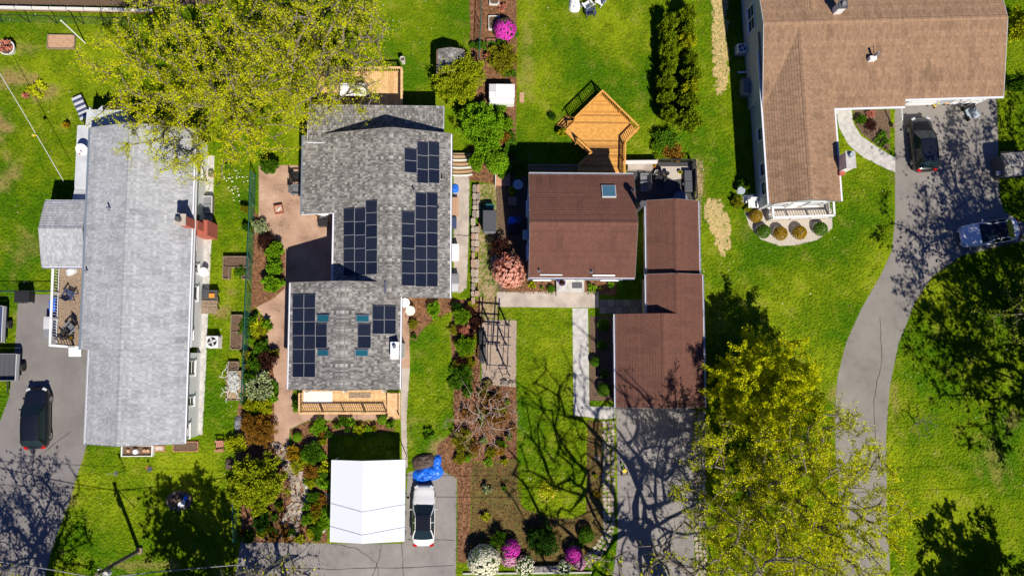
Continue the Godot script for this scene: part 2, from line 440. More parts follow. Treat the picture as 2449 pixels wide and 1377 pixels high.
func railing(parent: Node3D, a: Vector3, b: Vector3, ht: float, m: Material, gap := 0.14, post := 0.1):
	var d := b - a; var ln := d.length(); var u := d / ln
	var np := int(max(1, ceil(ln / 2.0)))
	for i in np + 1: bx(parent, "railing_post", a + d * (float(i) / np) + Vector3(0, ht * 0.5 + 0.03, 0), Vector3(post, ht + 0.06, post), m, atan2(u.x, u.z))
	beam(parent, "top_rail", a + Vector3(0, ht, 0), b + Vector3(0, ht, 0), post * 1.3, 0.05, m)
	beam(parent, "bottom_rail", a + Vector3(0, 0.12, 0), b + Vector3(0, 0.12, 0), 0.05, 0.06, m)
	var nb := int(ln / gap)
	for i in range(1, nb):
		bx(parent, "baluster", a + d * (float(i) / nb) + Vector3(0, ht * 0.5 + 0.05, 0), Vector3(0.04, ht - 0.12, 0.04), m, atan2(u.x, u.z), 0.004)
func wire_fence(label: String, pts: Array, ht: float, post: Material, wire: Material, step := 0.18):
	var o := thing("wire_fence", label, "fence", g(pts[0][0], pts[0][1]))
	var w := []
	for p in pts: w.append(g(p[0], p[1]) - o.position)
	for i in w.size() - 1:
		var d: Vector3 = w[i + 1] - w[i]; var n := int(max(1, round(d.length() / 2.4)))
		for k in n + (1 if i == w.size() - 2 else 0): cy(o, "fence_post", w[i] + d * (float(k) / n), 0.035, ht + 0.06, post, -1, 8)
		rod(o, "top_rail", w[i] + Vector3(0, ht, 0), w[i + 1] + Vector3(0, ht, 0), 0.028, post)
		var mb := MB.new(); var u := d.normalized()
		var m := int(d.length() / step)
		for k in m + 1:
			for s in [-1.0, 1.0]:
				var p: Vector3 = w[i] + u * (k * step); var e := clampf(k * step + s * ht * 0.8, 0, d.length())
				mb.tube([p, w[i] + u * e + Vector3(0, ht * absf(e - k * step) / (ht * 0.8), 0)], [0.006, 0.006], 3, false)
		part(o, "wire_mesh", mb.mesh(), wire)
	return o

# ---------------------------------------------------------------- trees and shrubs
func rdir() -> Vector3:
	var z := rng.randf_range(-1, 1); var a := rng.randf() * TAU; var s := sqrt(1 - z * z)
	return Vector3(s * cos(a), z, s * sin(a))
func tree(called: String, label: String, category: String, base: Vector3, ht: float, rad: float, o: Dictionary) -> Node3D:
	# branches grow out to points spread through the crown, each from the nearest wood; leaves on the last twigs
	rng.seed = o.get("seed", 1)
	var N := thing(called, label, category, base, 0.0, o.get("group", ""))
	var fork: float = ht * o.get("fork", 0.26)
	var lean: Vector3 = o.get("lean", Vector3.ZERO)
	var cc := Vector3(0, ht * 0.6, 0) + lean * ht * 0.6
	var lim := ht * 0.4
	var nz := FastNoiseLite.new(); nz.seed = o.get("seed", 1); nz.frequency = 0.55 / (rad * 0.35)
	var pos := PackedVector3Array(); var par := PackedInt32Array(); var cnt := PackedInt32Array(); var dist := PackedFloat32Array()
	var nt := int(max(3, fork / 0.5))
	for i in nt + 1:
		var f := float(i) / nt
		pos.append(Vector3(0, -0.2 + (fork + 0.2) * f, 0) + lean * fork * f + Vector3(sin(f * 3.0 + rad) * 0.12 * f, 0, cos(f * 4.0) * 0.12 * f)); par.append(i - 1); cnt.append(0); dist.append(fork * f * 0.3)
	var att := []
	var n: int = o.get("n", 500)
	var hole: float = o.get("hole", -0.32)
	while att.size() < n:
		var d := rdir(); var rr := pow(rng.randf(), 0.42)
		var edge := 1.0 + 0.34 * nz.get_noise_3d(d.x * rad, d.y * rad + 50, d.z * rad)
		var p := cc + Vector3(d.x * rad, d.y * lim, d.z * rad) * rr * edge
		if p.y < fork * 0.9 or nz.get_noise_3d(p.x * 1.6, p.y * 1.6, p.z * 1.6) < hole: continue
		att.append(p)
	var top := pos[nt]
	att.sort_custom(func(a, b): return a.distance_squared_to(top) < b.distance_squared_to(top))
	var chains := []
	var step: float = max(0.35, rad * 0.1)
	for p in att:
		var best := nt; var bd := INF
		for k in range(nt - 1 if nt > 3 else 1, pos.size()):
			var q := pos[k]
			var c: float = q.distance_to(p) + 0.22 * dist[k]
			if q.y > p.y + 0.6: c += 1.0
			if c < bd: bd = c; best = k
		var a: Vector3 = pos[best]; var ln: float = a.distance_to(p); var m := int(clampf(ln / step, 1, 12))
		var dir: Vector3 = (pos[best] - pos[par[best]]).normalized() if par[best] >= 0 else Vector3.UP
		var ctl: Vector3 = a + (dir * 0.55 + (p - a).normalized() * 0.45) * ln * 0.45
		var ch := [best]; var last := best
		for i in m:
			var f := float(i + 1) / m
			var q: Vector3 = a.lerp(ctl, f).lerp(ctl.lerp(p, f), f) + (rdir() * 0.1 * step if i < m - 1 else Vector3.ZERO)
			pos.append(q); par.append(last); cnt.append(0); dist.append(dist[last] + pos[last].distance_to(q)); last = pos.size() - 1; ch.append(last)
		chains.append(ch)
		while last >= 0:
			cnt[last] += 1; last = par[last]
	var r0: float = o.get("r", ht * 0.024); var e := 0.41
	var rt := r0 / pow(float(n), e)
	var R := func(k: int) -> float: return rt * pow(float(max(1, cnt[k])), e)
	var tk := MB.new(); var lb := MB.new(); var lv := MB.new()
	var tp := []; var tr := []
	for i in nt + 1: tp.append(pos[i]); tr.append(R.call(i) * (1.45 if i == 0 else 1.0))
	tk.tube(tp, tr, 9)
	var per: int = o.get("leaves", 40); var sz: float = o.get("size", 0.2); var sp: float = o.get("spread", 0.55)
	var tw: int = o.get("twigs", 3)
	for ch in chains:
		var q := []; var rs := []
		for i in ch.size():
			q.append(pos[ch[i]]); rs.append(min(R.call(ch[i]), R.call(ch[min(1, ch.size() - 1)])) if i == 0 else R.call(ch[i]))
		rs[rs.size() - 1] *= 0.45
		lb.tube(q, rs, 6 if rs[0] > 0.06 else 4, false)
		var tip: Vector3 = q[-1]; var pre: Vector3 = q[-2]
		var tips := [[pre, tip]]
		for k in tw:
			var at := pre.lerp(tip, rng.randf_range(0.2, 1.0)); var en := at + ((tip - pre).normalized() * 0.6 + rdir()).normalized() * sp * rng.randf_range(0.8, 1.7)
			lb.tube([at, en], [rt * 0.4, rt * 0.25], 3, false); tips.append([at, en])
		for k in int(per * rng.randf_range(0.4, 1.6)):
			var t = tips[rng.randi() % tips.size()]
			var p: Vector3 = t[0].lerp(t[1], rng.randf_range(0.2, 1.15)) + rdir() * sp * 0.4 * sqrt(rng.randf())
			var d := rdir(); var s := d.cross(rdir()).normalized(); var l := sz * rng.randf_range(0.6, 1.4)
			var b := rng.randf_range(0.75, 1.2)
			lv.leaf(p, d, s, l, l * 0.66, Color(b * rng.randf_range(0.85, 1.12), b, b * rng.randf_range(0.6, 1.2)))
	part(N, "trunk", tk.mesh(), M.tree_bark); part(N, "limbs", lb.mesh(), M.tree_bark)
	if lv.v.size() > 0: part(N, "crown", lv.mesh(), o.get("mat", M.leaf_spring))
	return N
func foliage(kind: String, sd: int) -> Mesh:     # unit-radius foliage, standing on y = 0, shared by plants of a kind
	var key := "f%s%d" % [kind, sd]
	if cache.has(key): return cache[key]
	rng.seed = 900 + sd * 31 + kind.hash() % 1000
	var k := MB.new()
	var n: int = {"big": 15000, "round": 4600, "conifer": 2600, "loose": 1500, "azalea": 2600, "blade": 130, "spray": 3400, "tiny": 260, "clip": 3000}[kind]
	var cl := []                                            # sprays of leaves, each round its own twig end
	for i in {"big": 210, "round": 64, "spray": 80, "loose": 26, "azalea": 40, "tiny": 9}.get(kind, 1):
		var d := rdir(); d.y = absf(d.y) * 1.1 - 0.12; d = d.normalized()
		cl.append([Vector3(0, 0.56, 0) + d * Vector3(1, 0.75, 1) * rng.randf_range(0.5, 1.0) * (0.8 + 0.2 * sin(i * 2.4)), d, rng.randf_range(0.8, 1.18)])
	for i in n:
		var b := rng.randf_range(0.7, 1.22)
		var c := Color(b * rng.randf_range(0.88, 1.12), b, b * rng.randf_range(0.7, 1.2))
		if kind == "blade":
			var a := rng.randf() * TAU; var el := rng.randf_range(0.25, 1.2); var o := Vector3(cos(a), 0, sin(a)); var p := Vector3(0, 0.02, 0) + o * rng.randf() * 0.15
			var d := o * cos(el) + Vector3(0, sin(el), 0); var s := Vector3(-sin(a), 0, cos(a))
			for j in 3:
				k.leaf(p + d * 0.17, d, s, 0.4, 0.1 - j * 0.02, c); p += d * 0.32; d = (d + Vector3(0, -0.5, 0)).normalized()
			continue
		if kind == "clip":
			var dir := rdir()
			if dir.y < -0.35: dir.y = -dir.y
			var p := Vector3(0, 0.6, 0) + dir * Vector3(1, 0.72, 1) * (1.0 - pow(rng.randf(), 2.2) * 0.3) * rng.randf_range(0.9, 1.0)
			var d := (dir * 0.6 + rdir()).normalized()
			k.leaf(p, d, d.cross(dir + rdir() * 0.7).normalized(), 0.11, 0.08, c); continue
		var q = cl[rng.randi() % cl.size()]
		var sp: float = {"big": 0.15, "round": 0.24, "spray": 0.26, "loose": 0.3, "azalea": 0.28, "tiny": 0.4}[kind]
		var off := rdir() * pow(rng.randf(), 0.5) * sp
		var p: Vector3 = q[0] + off + q[1] * 0.06
		p.y = max(p.y, 0.03)
		c = Color(c.r * q[2], c.g * q[2], c.b * q[2])
		var d: Vector3 = (q[1] * 0.5 + off / sp * 0.8 + rdir() * 0.7).normalized()
		var s := d.cross(rdir()).normalized()
		if kind == "spray": k.leaf(p, (d + q[1] * 0.6 + Vector3(0, 0.2, 0)).normalized(), s, 0.17, 0.06, c)
		elif kind == "tiny": k.leaf(p, d, s, 0.42, 0.24, c)
		elif kind == "loose": k.leaf(p, d, s, 0.15, 0.1, c)
		elif kind == "big": k.leaf(p, d, s, 0.07, 0.048, c)
		else: k.leaf(p, d, s, 0.13, 0.1, c)
	cache[key] = k.mesh()
	return cache[key]
func stems(sd: int) -> Mesh:
	var key := "stem%d" % sd
	if not cache.has(key):
		rng.seed = 70 + sd
		var k := MB.new()
		for i in 7:
			var a := TAU * i / 7.0 + rng.randf(); var o := Vector3(cos(a), 0, sin(a))
			k.tube([Vector3(0, -0.05, 0) + o * 0.05, o * 0.25 + Vector3(0, 0.4, 0), o * 0.6 + Vector3(0, 0.85, 0)], [0.045, 0.032, 0.012], 5, false)
			k.tube([o * 0.25 + Vector3(0, 0.4, 0), o * 0.35 + rdir() * 0.3 + Vector3(0, 0.8, 0)], [0.025, 0.01], 4, false)
		cache[key] = k.mesh()
	return cache[key]
var plants := 0
func shrub(px: float, py: float, rpx: float, ht: float, kind: String, mat: Material, label: String, category := "shrub", group := "", called := "") -> Node3D:
	var p := g(px, py, ht * 0.55); p.y = 0
	var r := rpx * mpp(ht * 0.55)
	plants += 1
	var nm := called if called != "" else {"big": "large_shrub", "round": "leafy_shrub", "conifer": "evergreen_shrub", "loose": "loose_shrub", "azalea": "flowering_shrub", "blade": "spiky_plant", "spray": "feathery_shrub", "tiny": "small_plant", "clip": "clipped_shrub"}[kind] as String
	var N := thing(nm, label, category, p, plants * 2.399, group)
	var v := plants % 3
	part(N, "foliage", foliage(kind, v), mat, Transform3D(Basis.from_scale(Vector3(r, ht / (2.0 if kind == "conifer" else 1.3), r)), Vector3.ZERO))
	if kind != "blade": part(N, "stems", stems(v), M.bark, Transform3D(Basis.from_scale(Vector3(r * 0.8, ht * 0.6, r * 0.8)), Vector3.ZERO))
	return N
func blossoms(N: Node3D, mat: Material, frac: float, sd: int):          # flower heads standing just off the foliage
	var r: Vector3 = N.get_child(0).transform.basis.get_scale()
	rng.seed = 5000 + sd
	var k := MB.new()
	for i in int(420 * frac):
		var d := rdir(); d.y = absf(d.y) * 0.9 + 0.08; d = d.normalized()
		var p := Vector3(0, 0.64, 0) + d * Vector3(1.0, 0.74, 1.0) * rng.randf_range(0.9, 1.06)
		for j in 4:
			var a := TAU * j / 4.0 + rng.randf(); var s := d.cross(Vector3(cos(a), 0.2, sin(a))).normalized()
			var b := rng.randf_range(0.8, 1.12)
			k.leaf(p + s * 0.05, (s + d * 0.35).normalized(), s.cross(d).normalized(), 0.14, 0.12, Color(b, b, b))
	part(N, "blossoms", k.mesh(), mat, Transform3D(Basis.from_scale(r), Vector3.ZERO))

# ---------------------------------------------------------------- cars
func car(called: String, label: String, at: Vector3, turn: float, Ln: float, W: float, H: float, suv: bool, body: Material, roofm: Material) -> Node3D:
	# nose towards local -z
	var N := thing(called, label, "car", at, turn)
	var hl := Ln * 0.5; var w := W * 0.5; var belt := H * (0.6 if suv else 0.64)
	var hood := H * (0.56 if suv else 0.54); var tail := H * (0.6 if suv else 0.66)
	var st := [[-hl, w * 0.46, hood * 0.6, 0.34], [-hl + 0.06, w * 0.64, hood * 0.78, 0.26], [-hl + 0.2, w * 0.82, hood * 0.88, 0.22], [-hl + 0.45, w * 0.93, hood * 0.95, 0.2], [-hl + 0.9, w * 0.98, hood, 0.2], [-hl * 0.48, w, belt, 0.2], [0.0, w, belt, 0.2], [hl * 0.55, w, belt, 0.2], [hl - 0.7, w * 0.98, tail, 0.22], [hl - 0.3, w * 0.92, tail * 0.99, 0.25], [hl - 0.1, w * 0.8, tail * 0.92, 0.3], [hl - 0.02, w * 0.66, tail * 0.8, 0.35], [hl, w * 0.55, tail * 0.66, 0.4]]
	var k := MB.new()
	var rings := []
	for s in st:
		var ring := []
		var t: float = s[2]; var x: float = s[1]; var b: float = s[3]
		for p in [[-0.9, b], [-1.0, b + (t - b) * 0.25], [-1.0, b + (t - b) * 0.62], [-0.93, t - 0.05], [-0.8, t - 0.008], [-0.45, t + 0.022], [0, t + 0.032], [0.45, t + 0.022], [0.8, t - 0.008], [0.93, t - 0.05], [1.0, b + (t - b) * 0.62], [1.0, b + (t - b) * 0.25], [0.9, b]]:
			ring.append(Vector3(p[0] * x, p[1], s[0]))
		rings.append(ring)
	var cz := Vector3(0, H * 0.35, 0)
	for i in rings.size() - 1:
		for j in 13:
			var a: Vector3 = rings[i][j]; var b: Vector3 = rings[i][(j + 1) % 13]; var c: Vector3 = rings[i + 1][(j + 1) % 13]; var d: Vector3 = rings[i + 1][j]
			var mid := (a + b + c + d) * 0.25; k.quad(a, b, c, d, Vector3(mid.x, mid.y - cz.y, 0.0))
	for e in [0, rings.size() - 1]:
		for j in range(1, 12): k.tri(rings[e][0], rings[e][j], rings[e][j + 1], Vector3(0, 0, -1.0 if e == 0 else 1.0))
	part(N, "body", smooth(k), body)
	# glasshouse: windscreen, side and rear glass between belt and roof
	var z0 := -hl * (0.44 if suv else 0.36); var z1 := -hl * (0.1 if suv else 0.06)
	var z2 := hl * (0.66 if suv else 0.4); var z3 := hl * (0.88 if suv else 0.74)
	var wb := w * 0.9; var wt := w * (0.7 if suv else 0.66); var by := belt + 0.012; var ty := H - 0.05
	var gl := func(nm: String, a: Vector3, b: Vector3, c: Vector3, d: Vector3, out: Vector3):
		var m := MB.new(); var n := 6
		for i in n:
			var u0 := float(i) / n; var u1 := float(i + 1) / n
			var o0 := out * 0.07 * (1 - pow(u0 * 2 - 1, 2)); var o1 := out * 0.07 * (1 - pow(u1 * 2 - 1, 2))
			m.quad(a.lerp(b, u0) + o0, a.lerp(b, u1) + o1, d.lerp(c, u1) + o1, d.lerp(c, u0) + o0, out)
		part(N, nm, m.mesh(), M.carglass)
	gl.call("windscreen", Vector3(-wb, by, z0), Vector3(wb, by, z0), Vector3(wt, ty, z1), Vector3(-wt, ty, z1), Vector3(0, 0.6, -0.8))
	gl.call("rear_window", Vector3(-wb, by + 0.02, z3), Vector3(wb, by + 0.02, z3), Vector3(wt, ty, z2), Vector3(-wt, ty, z2), Vector3(0, 0.6, 0.8))
	for s in [-1.0, 1.0]:
		gl.call("side_window", Vector3(s * wb, by, z0), Vector3(s * wb, by, z3), Vector3(s * wt, ty, z2), Vector3(s * wt, ty, z1), Vector3(s, 0.3, 0) * 0.6)
		for e in [[Vector3(s * wb, by, z0), Vector3(s * wt, ty, z1)], [Vector3(s * wb, by, z3), Vector3(s * wt, ty, z2)], [Vector3(s * wb, by, lerpf(z0, z3, 0.5)), Vector3(s * wt, ty, lerpf(z1, z2, 0.5))]]:
			var m := MB.new(); m.tube([e[0], (e[0] + e[1]) * 0.5 + Vector3(s * 0.035, 0.03, 0), e[1]], [0.05, 0.045, 0.05], 6); part(N, "pillar", smooth(m), body)
	var rf := MB.new(); var nx := 8; var nzz := 10
	var rp := func(i: int, j: int) -> Vector3:
		var u := float(i) / nx * 2 - 1; var v := float(j) / nzz
		var e := 1.0 - 0.12 * pow(absf(v * 2 - 1), 4)
		return Vector3(u * (wt + 0.035) * e, ty + 0.055 * (1 - pow(absf(u), 3)) * (1 - 0.6 * pow(absf(v * 2 - 1), 4)) - 0.005, lerpf(z1 - 0.05, z2 + 0.08, v))
	for i in nx:
		for j in nzz: rf.quad(rp.call(i, j), rp.call(i + 1, j), rp.call(i + 1, j + 1), rp.call(i, j + 1), Vector3.UP)
	part(N, "roof", smooth(rf), roofm)
	for s in [-1.0, 1.0]:
		if suv or roofm != body:
			var m := MB.new(); m.tube([Vector3(s * wt, ty + 0.03, z1 + 0.1), Vector3(s * wt, ty + 0.06, lerpf(z1, z2, 0.5)), Vector3(s * wt, ty + 0.03, z2 - 0.05)], [0.025, 0.03, 0.025], 6); part(N, "roof_rail", m.mesh(), body)
		bx(N, "mirror", Vector3(s * (w + 0.09), belt + 0.03, z0 + 0.28), Vector3(0.2, 0.14, 0.1), body, 0.0, 0.03)
		bx(N, "headlight", Vector3(s * w * 0.66, hood * 0.8, -hl + 0.13), Vector3(0.3, 0.11, 0.22), M.lamp_clear, s * -0.5, 0.03)
		bx(N, "tail_light", Vector3(s * w * 0.72, tail * 0.88, hl - 0.1), Vector3(0.3, 0.13, 0.2), M.lamp_red, s * 0.4, 0.03)
		for e in [-1.0, 1.0]:
			var wh := cy(N, "wheel", Vector3(s * (w - 0.03), 0.34, e * hl * 0.6), 0.34, 0.21, M.rubber, -1, 18)
			wh.transform.basis = Basis(Vector3(0, 0, 1), PI * 0.5 * s)
			part(wh, "rim", cyl_mesh(0.22, 0.03), M.metal, Transform3D(Basis(), Vector3(0, -0.02, 0)))
	bx(N, "grille", Vector3(0, hood * 0.6, -hl - 0.005), Vector3(w * 0.9, 0.16, 0.05), M.black, 0.0, 0.01)
	for z in [-hl * 0.62]:
		beam(N, "wiper", Vector3(-wb * 0.7, belt + 0.045, z0 - 0.05), Vector3(0.1, belt + 0.06, z0 - 0.02), 0.03, 0.02, M.black)
	return N
func cyl_mesh(r: float, h: float) -> Mesh:
	var k := "cm%.3f,%.3f" % [r, h]
	if not cache.has(k):
		var b := MB.new(); b.lathe([Vector2(0, 0), Vector2(r, 0), Vector2(r, h), Vector2(0, h)], 14); cache[k] = b.mesh()
	return cache[k]
func smooth(b: MB) -> Mesh:                                     # shared normals where faces meet at a shallow angle
	var acc := {}
	for i in b.v.size():
		var q := Vector3i(b.v[i] * 500.0)
		if not acc.has(q): acc[q] = []
		acc[q].append(b.n[i])
	var out := PackedVector3Array()
	for i in b.v.size():
		var s := Vector3.ZERO
		for x in acc[Vector3i(b.v[i] * 500.0)]:
			if x.dot(b.n[i]) > 0.55: s += x
		out.append(s.normalized())
	b.n = out
	return b.mesh()

# ---------------------------------------------------------------- garden things
func chair(label: String, px: float, py: float, turn: float, m: Material, group := "", base_y := 0.0, low := false) -> Node3D:
	var N := thing("garden_chair", label, "chair", g(px, py, base_y + 0.4) * Vector3(1, 0, 1) + Vector3(0, base_y, 0), turn, group)
	var sh := 0.36 if low else 0.44
	for i in 4: bx(N, "seat_slat", Vector3(0, sh + 0.02 * (1 - i), -0.2 + i * 0.135), Vector3(0.54, 0.03, 0.12), m)
	for i in 5: part(N, "back_slat", cb(Vector3(0.1, 0.62, 0.025)), m, Transform3D(Basis(Vector3.RIGHT, 0.3), Vector3(-0.23 + i * 0.115, sh + 0.33, 0.36)))
	for s in [-1.0, 1.0]:
		bx(N, "armrest", Vector3(s * 0.33, sh + 0.22, 0.02), Vector3(0.12, 0.03, 0.66), m)
		for e in [-0.24, 0.26]: bx(N, "leg", Vector3(s * 0.31, (sh + 0.2) * 0.5, e), Vector3(0.06, sh + 0.2, 0.06), m)
	return N
func round_table(label: String, px: float, py: float, r: float, h: float, m: Material, base_y := 0.0) -> Node3D:
	var N := thing("round_table", label, "table", g(px, py, base_y + h) * Vector3(1, 0, 1) + Vector3(0, base_y, 0))
	cy(N, "tabletop", Vector3(0, h - 0.04, 0), r, 0.04, m, -1, 26); cy(N, "rim", Vector3(0, h - 0.075, 0), r * 0.96, 0.034, m, -1, 26)
	cy(N, "pedestal", Vector3(0, 0.03, 0), 0.05, h - 0.07, m); cy(N, "foot", Vector3.ZERO, r * 0.5, 0.03, m)
	return N
func bin(label: String, px: float, py: float, s: Vector3, m: Material, turn := 0.0, lid: Material = null, group := "") -> Node3D:
	var N := thing("wheeled_bin", label, "bin", g(px, py, s.y) * Vector3(1, 0, 1), turn, group)
	var k := MB.new(); var t := s * 0.5
	var a := []; var b := []
	for q in [[-1, -1], [1, -1], [1, 1], [-1, 1]]:
		a.append(Vector3(q[0] * t.x * 0.8, 0.06, q[1] * t.z * 0.8)); b.append(Vector3(q[0] * t.x, s.y * 0.93, q[1] * t.z))
	for i in 4: k.quad(a[i], a[(i + 1) % 4], b[(i + 1) % 4], b[i], a[i] + a[(i + 1) % 4])
	k.quad(a[0], a[1], a[2], a[3], Vector3.DOWN); k.quad(b[0], b[1], b[2], b[3], Vector3.UP)
	part(N, "tub", k.mesh(), m)
	var ld := bx(N, "lid", Vector3(0, s.y * 0.965, 0), Vector3(s.x * 1.06, s.y * 0.07, s.z * 1.06), lid if lid else m, 0.0, 0.03)
	part(ld, "lid_panel", cb(Vector3(s.x * 0.8, 0.03, s.z * 0.75), 0.01), lid if lid else m, Transform3D(Basis(), Vector3(0, s.y * 0.035 + 0.012, 0)))
	rod(N, "handle", Vector3(-t.x * 0.8, s.y * 0.9, t.z + 0.06), Vector3(t.x * 0.8, s.y * 0.9, t.z + 0.06), 0.02, m)
	for e in [-1.0, 1.0]:
		var wh := cy(N, "wheel", Vector3(e * t.x * 0.75, 0.12, t.z * 0.75), 0.12, 0.05, M.rubber); wh.transform.basis = Basis(Vector3(0, 0, 1), PI * 0.5)
	return N
func raised_bed(label: String, px: Array, ht: float, m: Material, soil: Material, cross := false, group := "") -> Node3D:
	var a := g(px[0], px[1], ht); var b := g(px[2], px[3], ht)
	var N := thing("raised_bed", label, "planter", Vector3((a.x + b.x) * 0.5, 0, (a.z + b.z) * 0.5), 0.0, group)
	var w := absf(b.x - a.x); var d := absf(b.z - a.z); var rows := 2
	for j in rows:
		var y := ht * (j + 0.5) / rows
		for s in [-1.0, 1.0]:
			bx(N, "plank", Vector3(0, y, s * (d * 0.5 - 0.03)), Vector3(w, ht / rows - 0.008, 0.05), m)
			bx(N, "plank", Vector3(s * (w * 0.5 - 0.03), y, 0), Vector3(0.05, ht / rows - 0.008, d - 0.12), m)
	if cross: bx(N, "plank", Vector3(0, ht * 0.6, 0), Vector3(w - 0.12, ht * 0.7, 0.05), m)
	for s in [-1.0, 1.0]:
		for e in [-1.0, 1.0]: bx(N, "corner_post", Vector3(s * (w * 0.5 - 0.1), ht * 0.5 + 0.02, e * (d * 0.5 - 0.1)), Vector3(0.07, ht + 0.04, 0.07), m)
	part(N, "soil", lumpy(w - 0.12, d - 0.12, 0.05, int(px[0])), soil, Transform3D(Basis(), Vector3(0, ht * 0.72, 0)))
	return N
func lumpy(w: float, d: float, amp: float, sd: int) -> Mesh:
	var k := MB.new(); var nx := int(clampf(w / 0.14, 3, 60)); var nd := int(clampf(d / 0.14, 3, 60))
	nz_c.seed = sd
	var P := func(i: int, j: int) -> Vector3:
		var x := (float(i) / nx - 0.5) * w; var z := (float(j) / nd - 0.5) * d
		return Vector3(x, nz_c.get_noise_2d(x * 9, z * 9) * amp * 2, z)
	for i in nx:
		for j in nd: k.quad(P.call(i, j), P.call(i + 1, j), P.call(i + 1, j + 1), P.call(i, j + 1), Vector3.UP)
	return smooth(k)
func heap(called: String, label: String, category: String, px: float, py: float, w: float, d: float, h: float, m: Material, sd: int, turn := 0.0, base_y := 0.0) -> Node3D:
	# cloth or tarpaulin thrown over things: a crumpled dome with a hem on the ground
	var N := thing(called, label, category, g(px, py, base_y + h * 0.5) * Vector3(1, 0, 1) + Vector3(0, base_y, 0), turn)
	var k := MB.new(); var z := FastNoiseLite.new(); z.seed = sd; z.frequency = 1.4; z.fractal_octaves = 4
	z.noise_type = FastNoiseLite.TYPE_CELLULAR; z.cellular_return_type = FastNoiseLite.RETURN_DISTANCE2_SUB
	var nr := 12; var na := 30
	var P := func(i: int, j: int) -> Vector3:
		var a := TAU * j / na; var r := float(i) / nr
		var e := pow(pow(absf(cos(a)), 3.0) + pow(absf(sin(a)), 3.0), -0.33)
		var x := cos(a) * r * e * w * 0.5; var zz := sin(a) * r * e * d * 0.5
		var f := z.get_noise_2d(x * 1.3 + 7, zz * 1.3)
		var y := h * (1.0 - pow(r, 4.0)) * (0.78 + 0.42 * f) + 0.03 * f
		var s := 1.0 + 0.12 * z.get_noise_2d(a * 2.0 + sd, 3.0) * r
		return Vector3(x * s, max(y, 0.012), zz * s)
	for i in nr:
		for j in na: k.quad(P.call(i, j), P.call(i + 1, j), P.call(i + 1, (j + 1) % na), P.call(i, (j + 1) % na), Vector3.UP)
	part(N, "cover", smooth(k), m)
	return N
func pot(label: String, px: float, py: float, r: float, h: float, m: Material, leaf: Material, kind := "tiny", group := "", base_y := 0.0) -> Node3D:
	var N := thing("plant_pot", label, "planter", g(px, py, base_y + h) * Vector3(1, 0, 1) + Vector3(0, base_y, 0), 0.0, group)
	var k := MB.new(); k.lathe([Vector2(0, 0), Vector2(r * 0.7, 0), Vector2(r, h), Vector2(r * 0.86, h), Vector2(r * 0.82, h * 0.8), Vector2(0, h * 0.8)], 18); part(N, "pot", k.mesh(), m)
	cy(N, "soil", Vector3(0, h * 0.75, 0), r * 0.8, h * 0.09, M.soil)
	if leaf: part(N, "foliage", foliage(kind, int(px) % 3), leaf, Transform3D(Basis.from_scale(Vector3(r * 0.8, r * 0.7, r * 0.8)), Vector3(0, h * 0.78, 0)))
	return N
func ac_unit(label: String, px: float, py: float, s: float, h: float, group := "") -> Node3D:
	var N := thing("air_conditioner", label, "air conditioner", g(px, py, h) * Vector3(1, 0, 1), 0.0, group)
	bx(N, "pad", Vector3(0, 0.03, 0), Vector3(s * 1.15, 0.1, s * 1.15), M.concrete)
	bx(N, "cabinet", Vector3(0, h * 0.5 + 0.06, 0), Vector3(s, h - 0.12, s), M.white, 0.0, 0.03)
	for i in 9:
		for q in 4: part(N, "louvre", cb(Vector3(s * 0.8, 0.03, 0.02), 0.0), M.lightgrey, Transform3D(Basis(Vector3.UP, q * PI / 2), Basis(Vector3.UP, q * PI / 2) * Vector3(0, 0.16 + i * (h - 0.3) / 9.0, s * 0.5 + 0.008)))
	cy(N, "fan_well", Vector3(0, h + 0.002, 0), s * 0.4, 0.012, M.black, -1, 24)
	for i in 4: part(N, "fan_blade", cb(Vector3(s * 0.34, 0.014, s * 0.16), 0.004), M.lightgrey, Transform3D(Basis(Vector3.UP, i * PI / 2 + 0.4) * Basis(Vector3.RIGHT, 0.25), Vector3(0, h + 0.03, 0) + Basis(Vector3.UP, i * PI / 2 + 0.4) * Vector3(s * 0.2, 0, 0)))
	cy(N, "fan_hub", Vector3(0, h + 0.012, 0), s * 0.08, 0.04, M.lightgrey)
	return N
func flagstone(parent: Node3D, p: Vector2, r: float, y: float, th: float, m: Material, called := "stone", sq := 1.0):
	var poly := PackedVector2Array(); var n := rng.randi_range(5, 7); var a0 := rng.randf() * TAU
	for i in n:
		var a := a0 + TAU * (i + rng.randf_range(-0.22, 0.22)) / n
		poly.append(p + Vector2(cos(a), sin(a) * sq) * r * rng.randf_range(0.82, 1.08))
	var k := MB.new(); k.prism(poly, y, y + th); part(parent, called, k.mesh(), m)

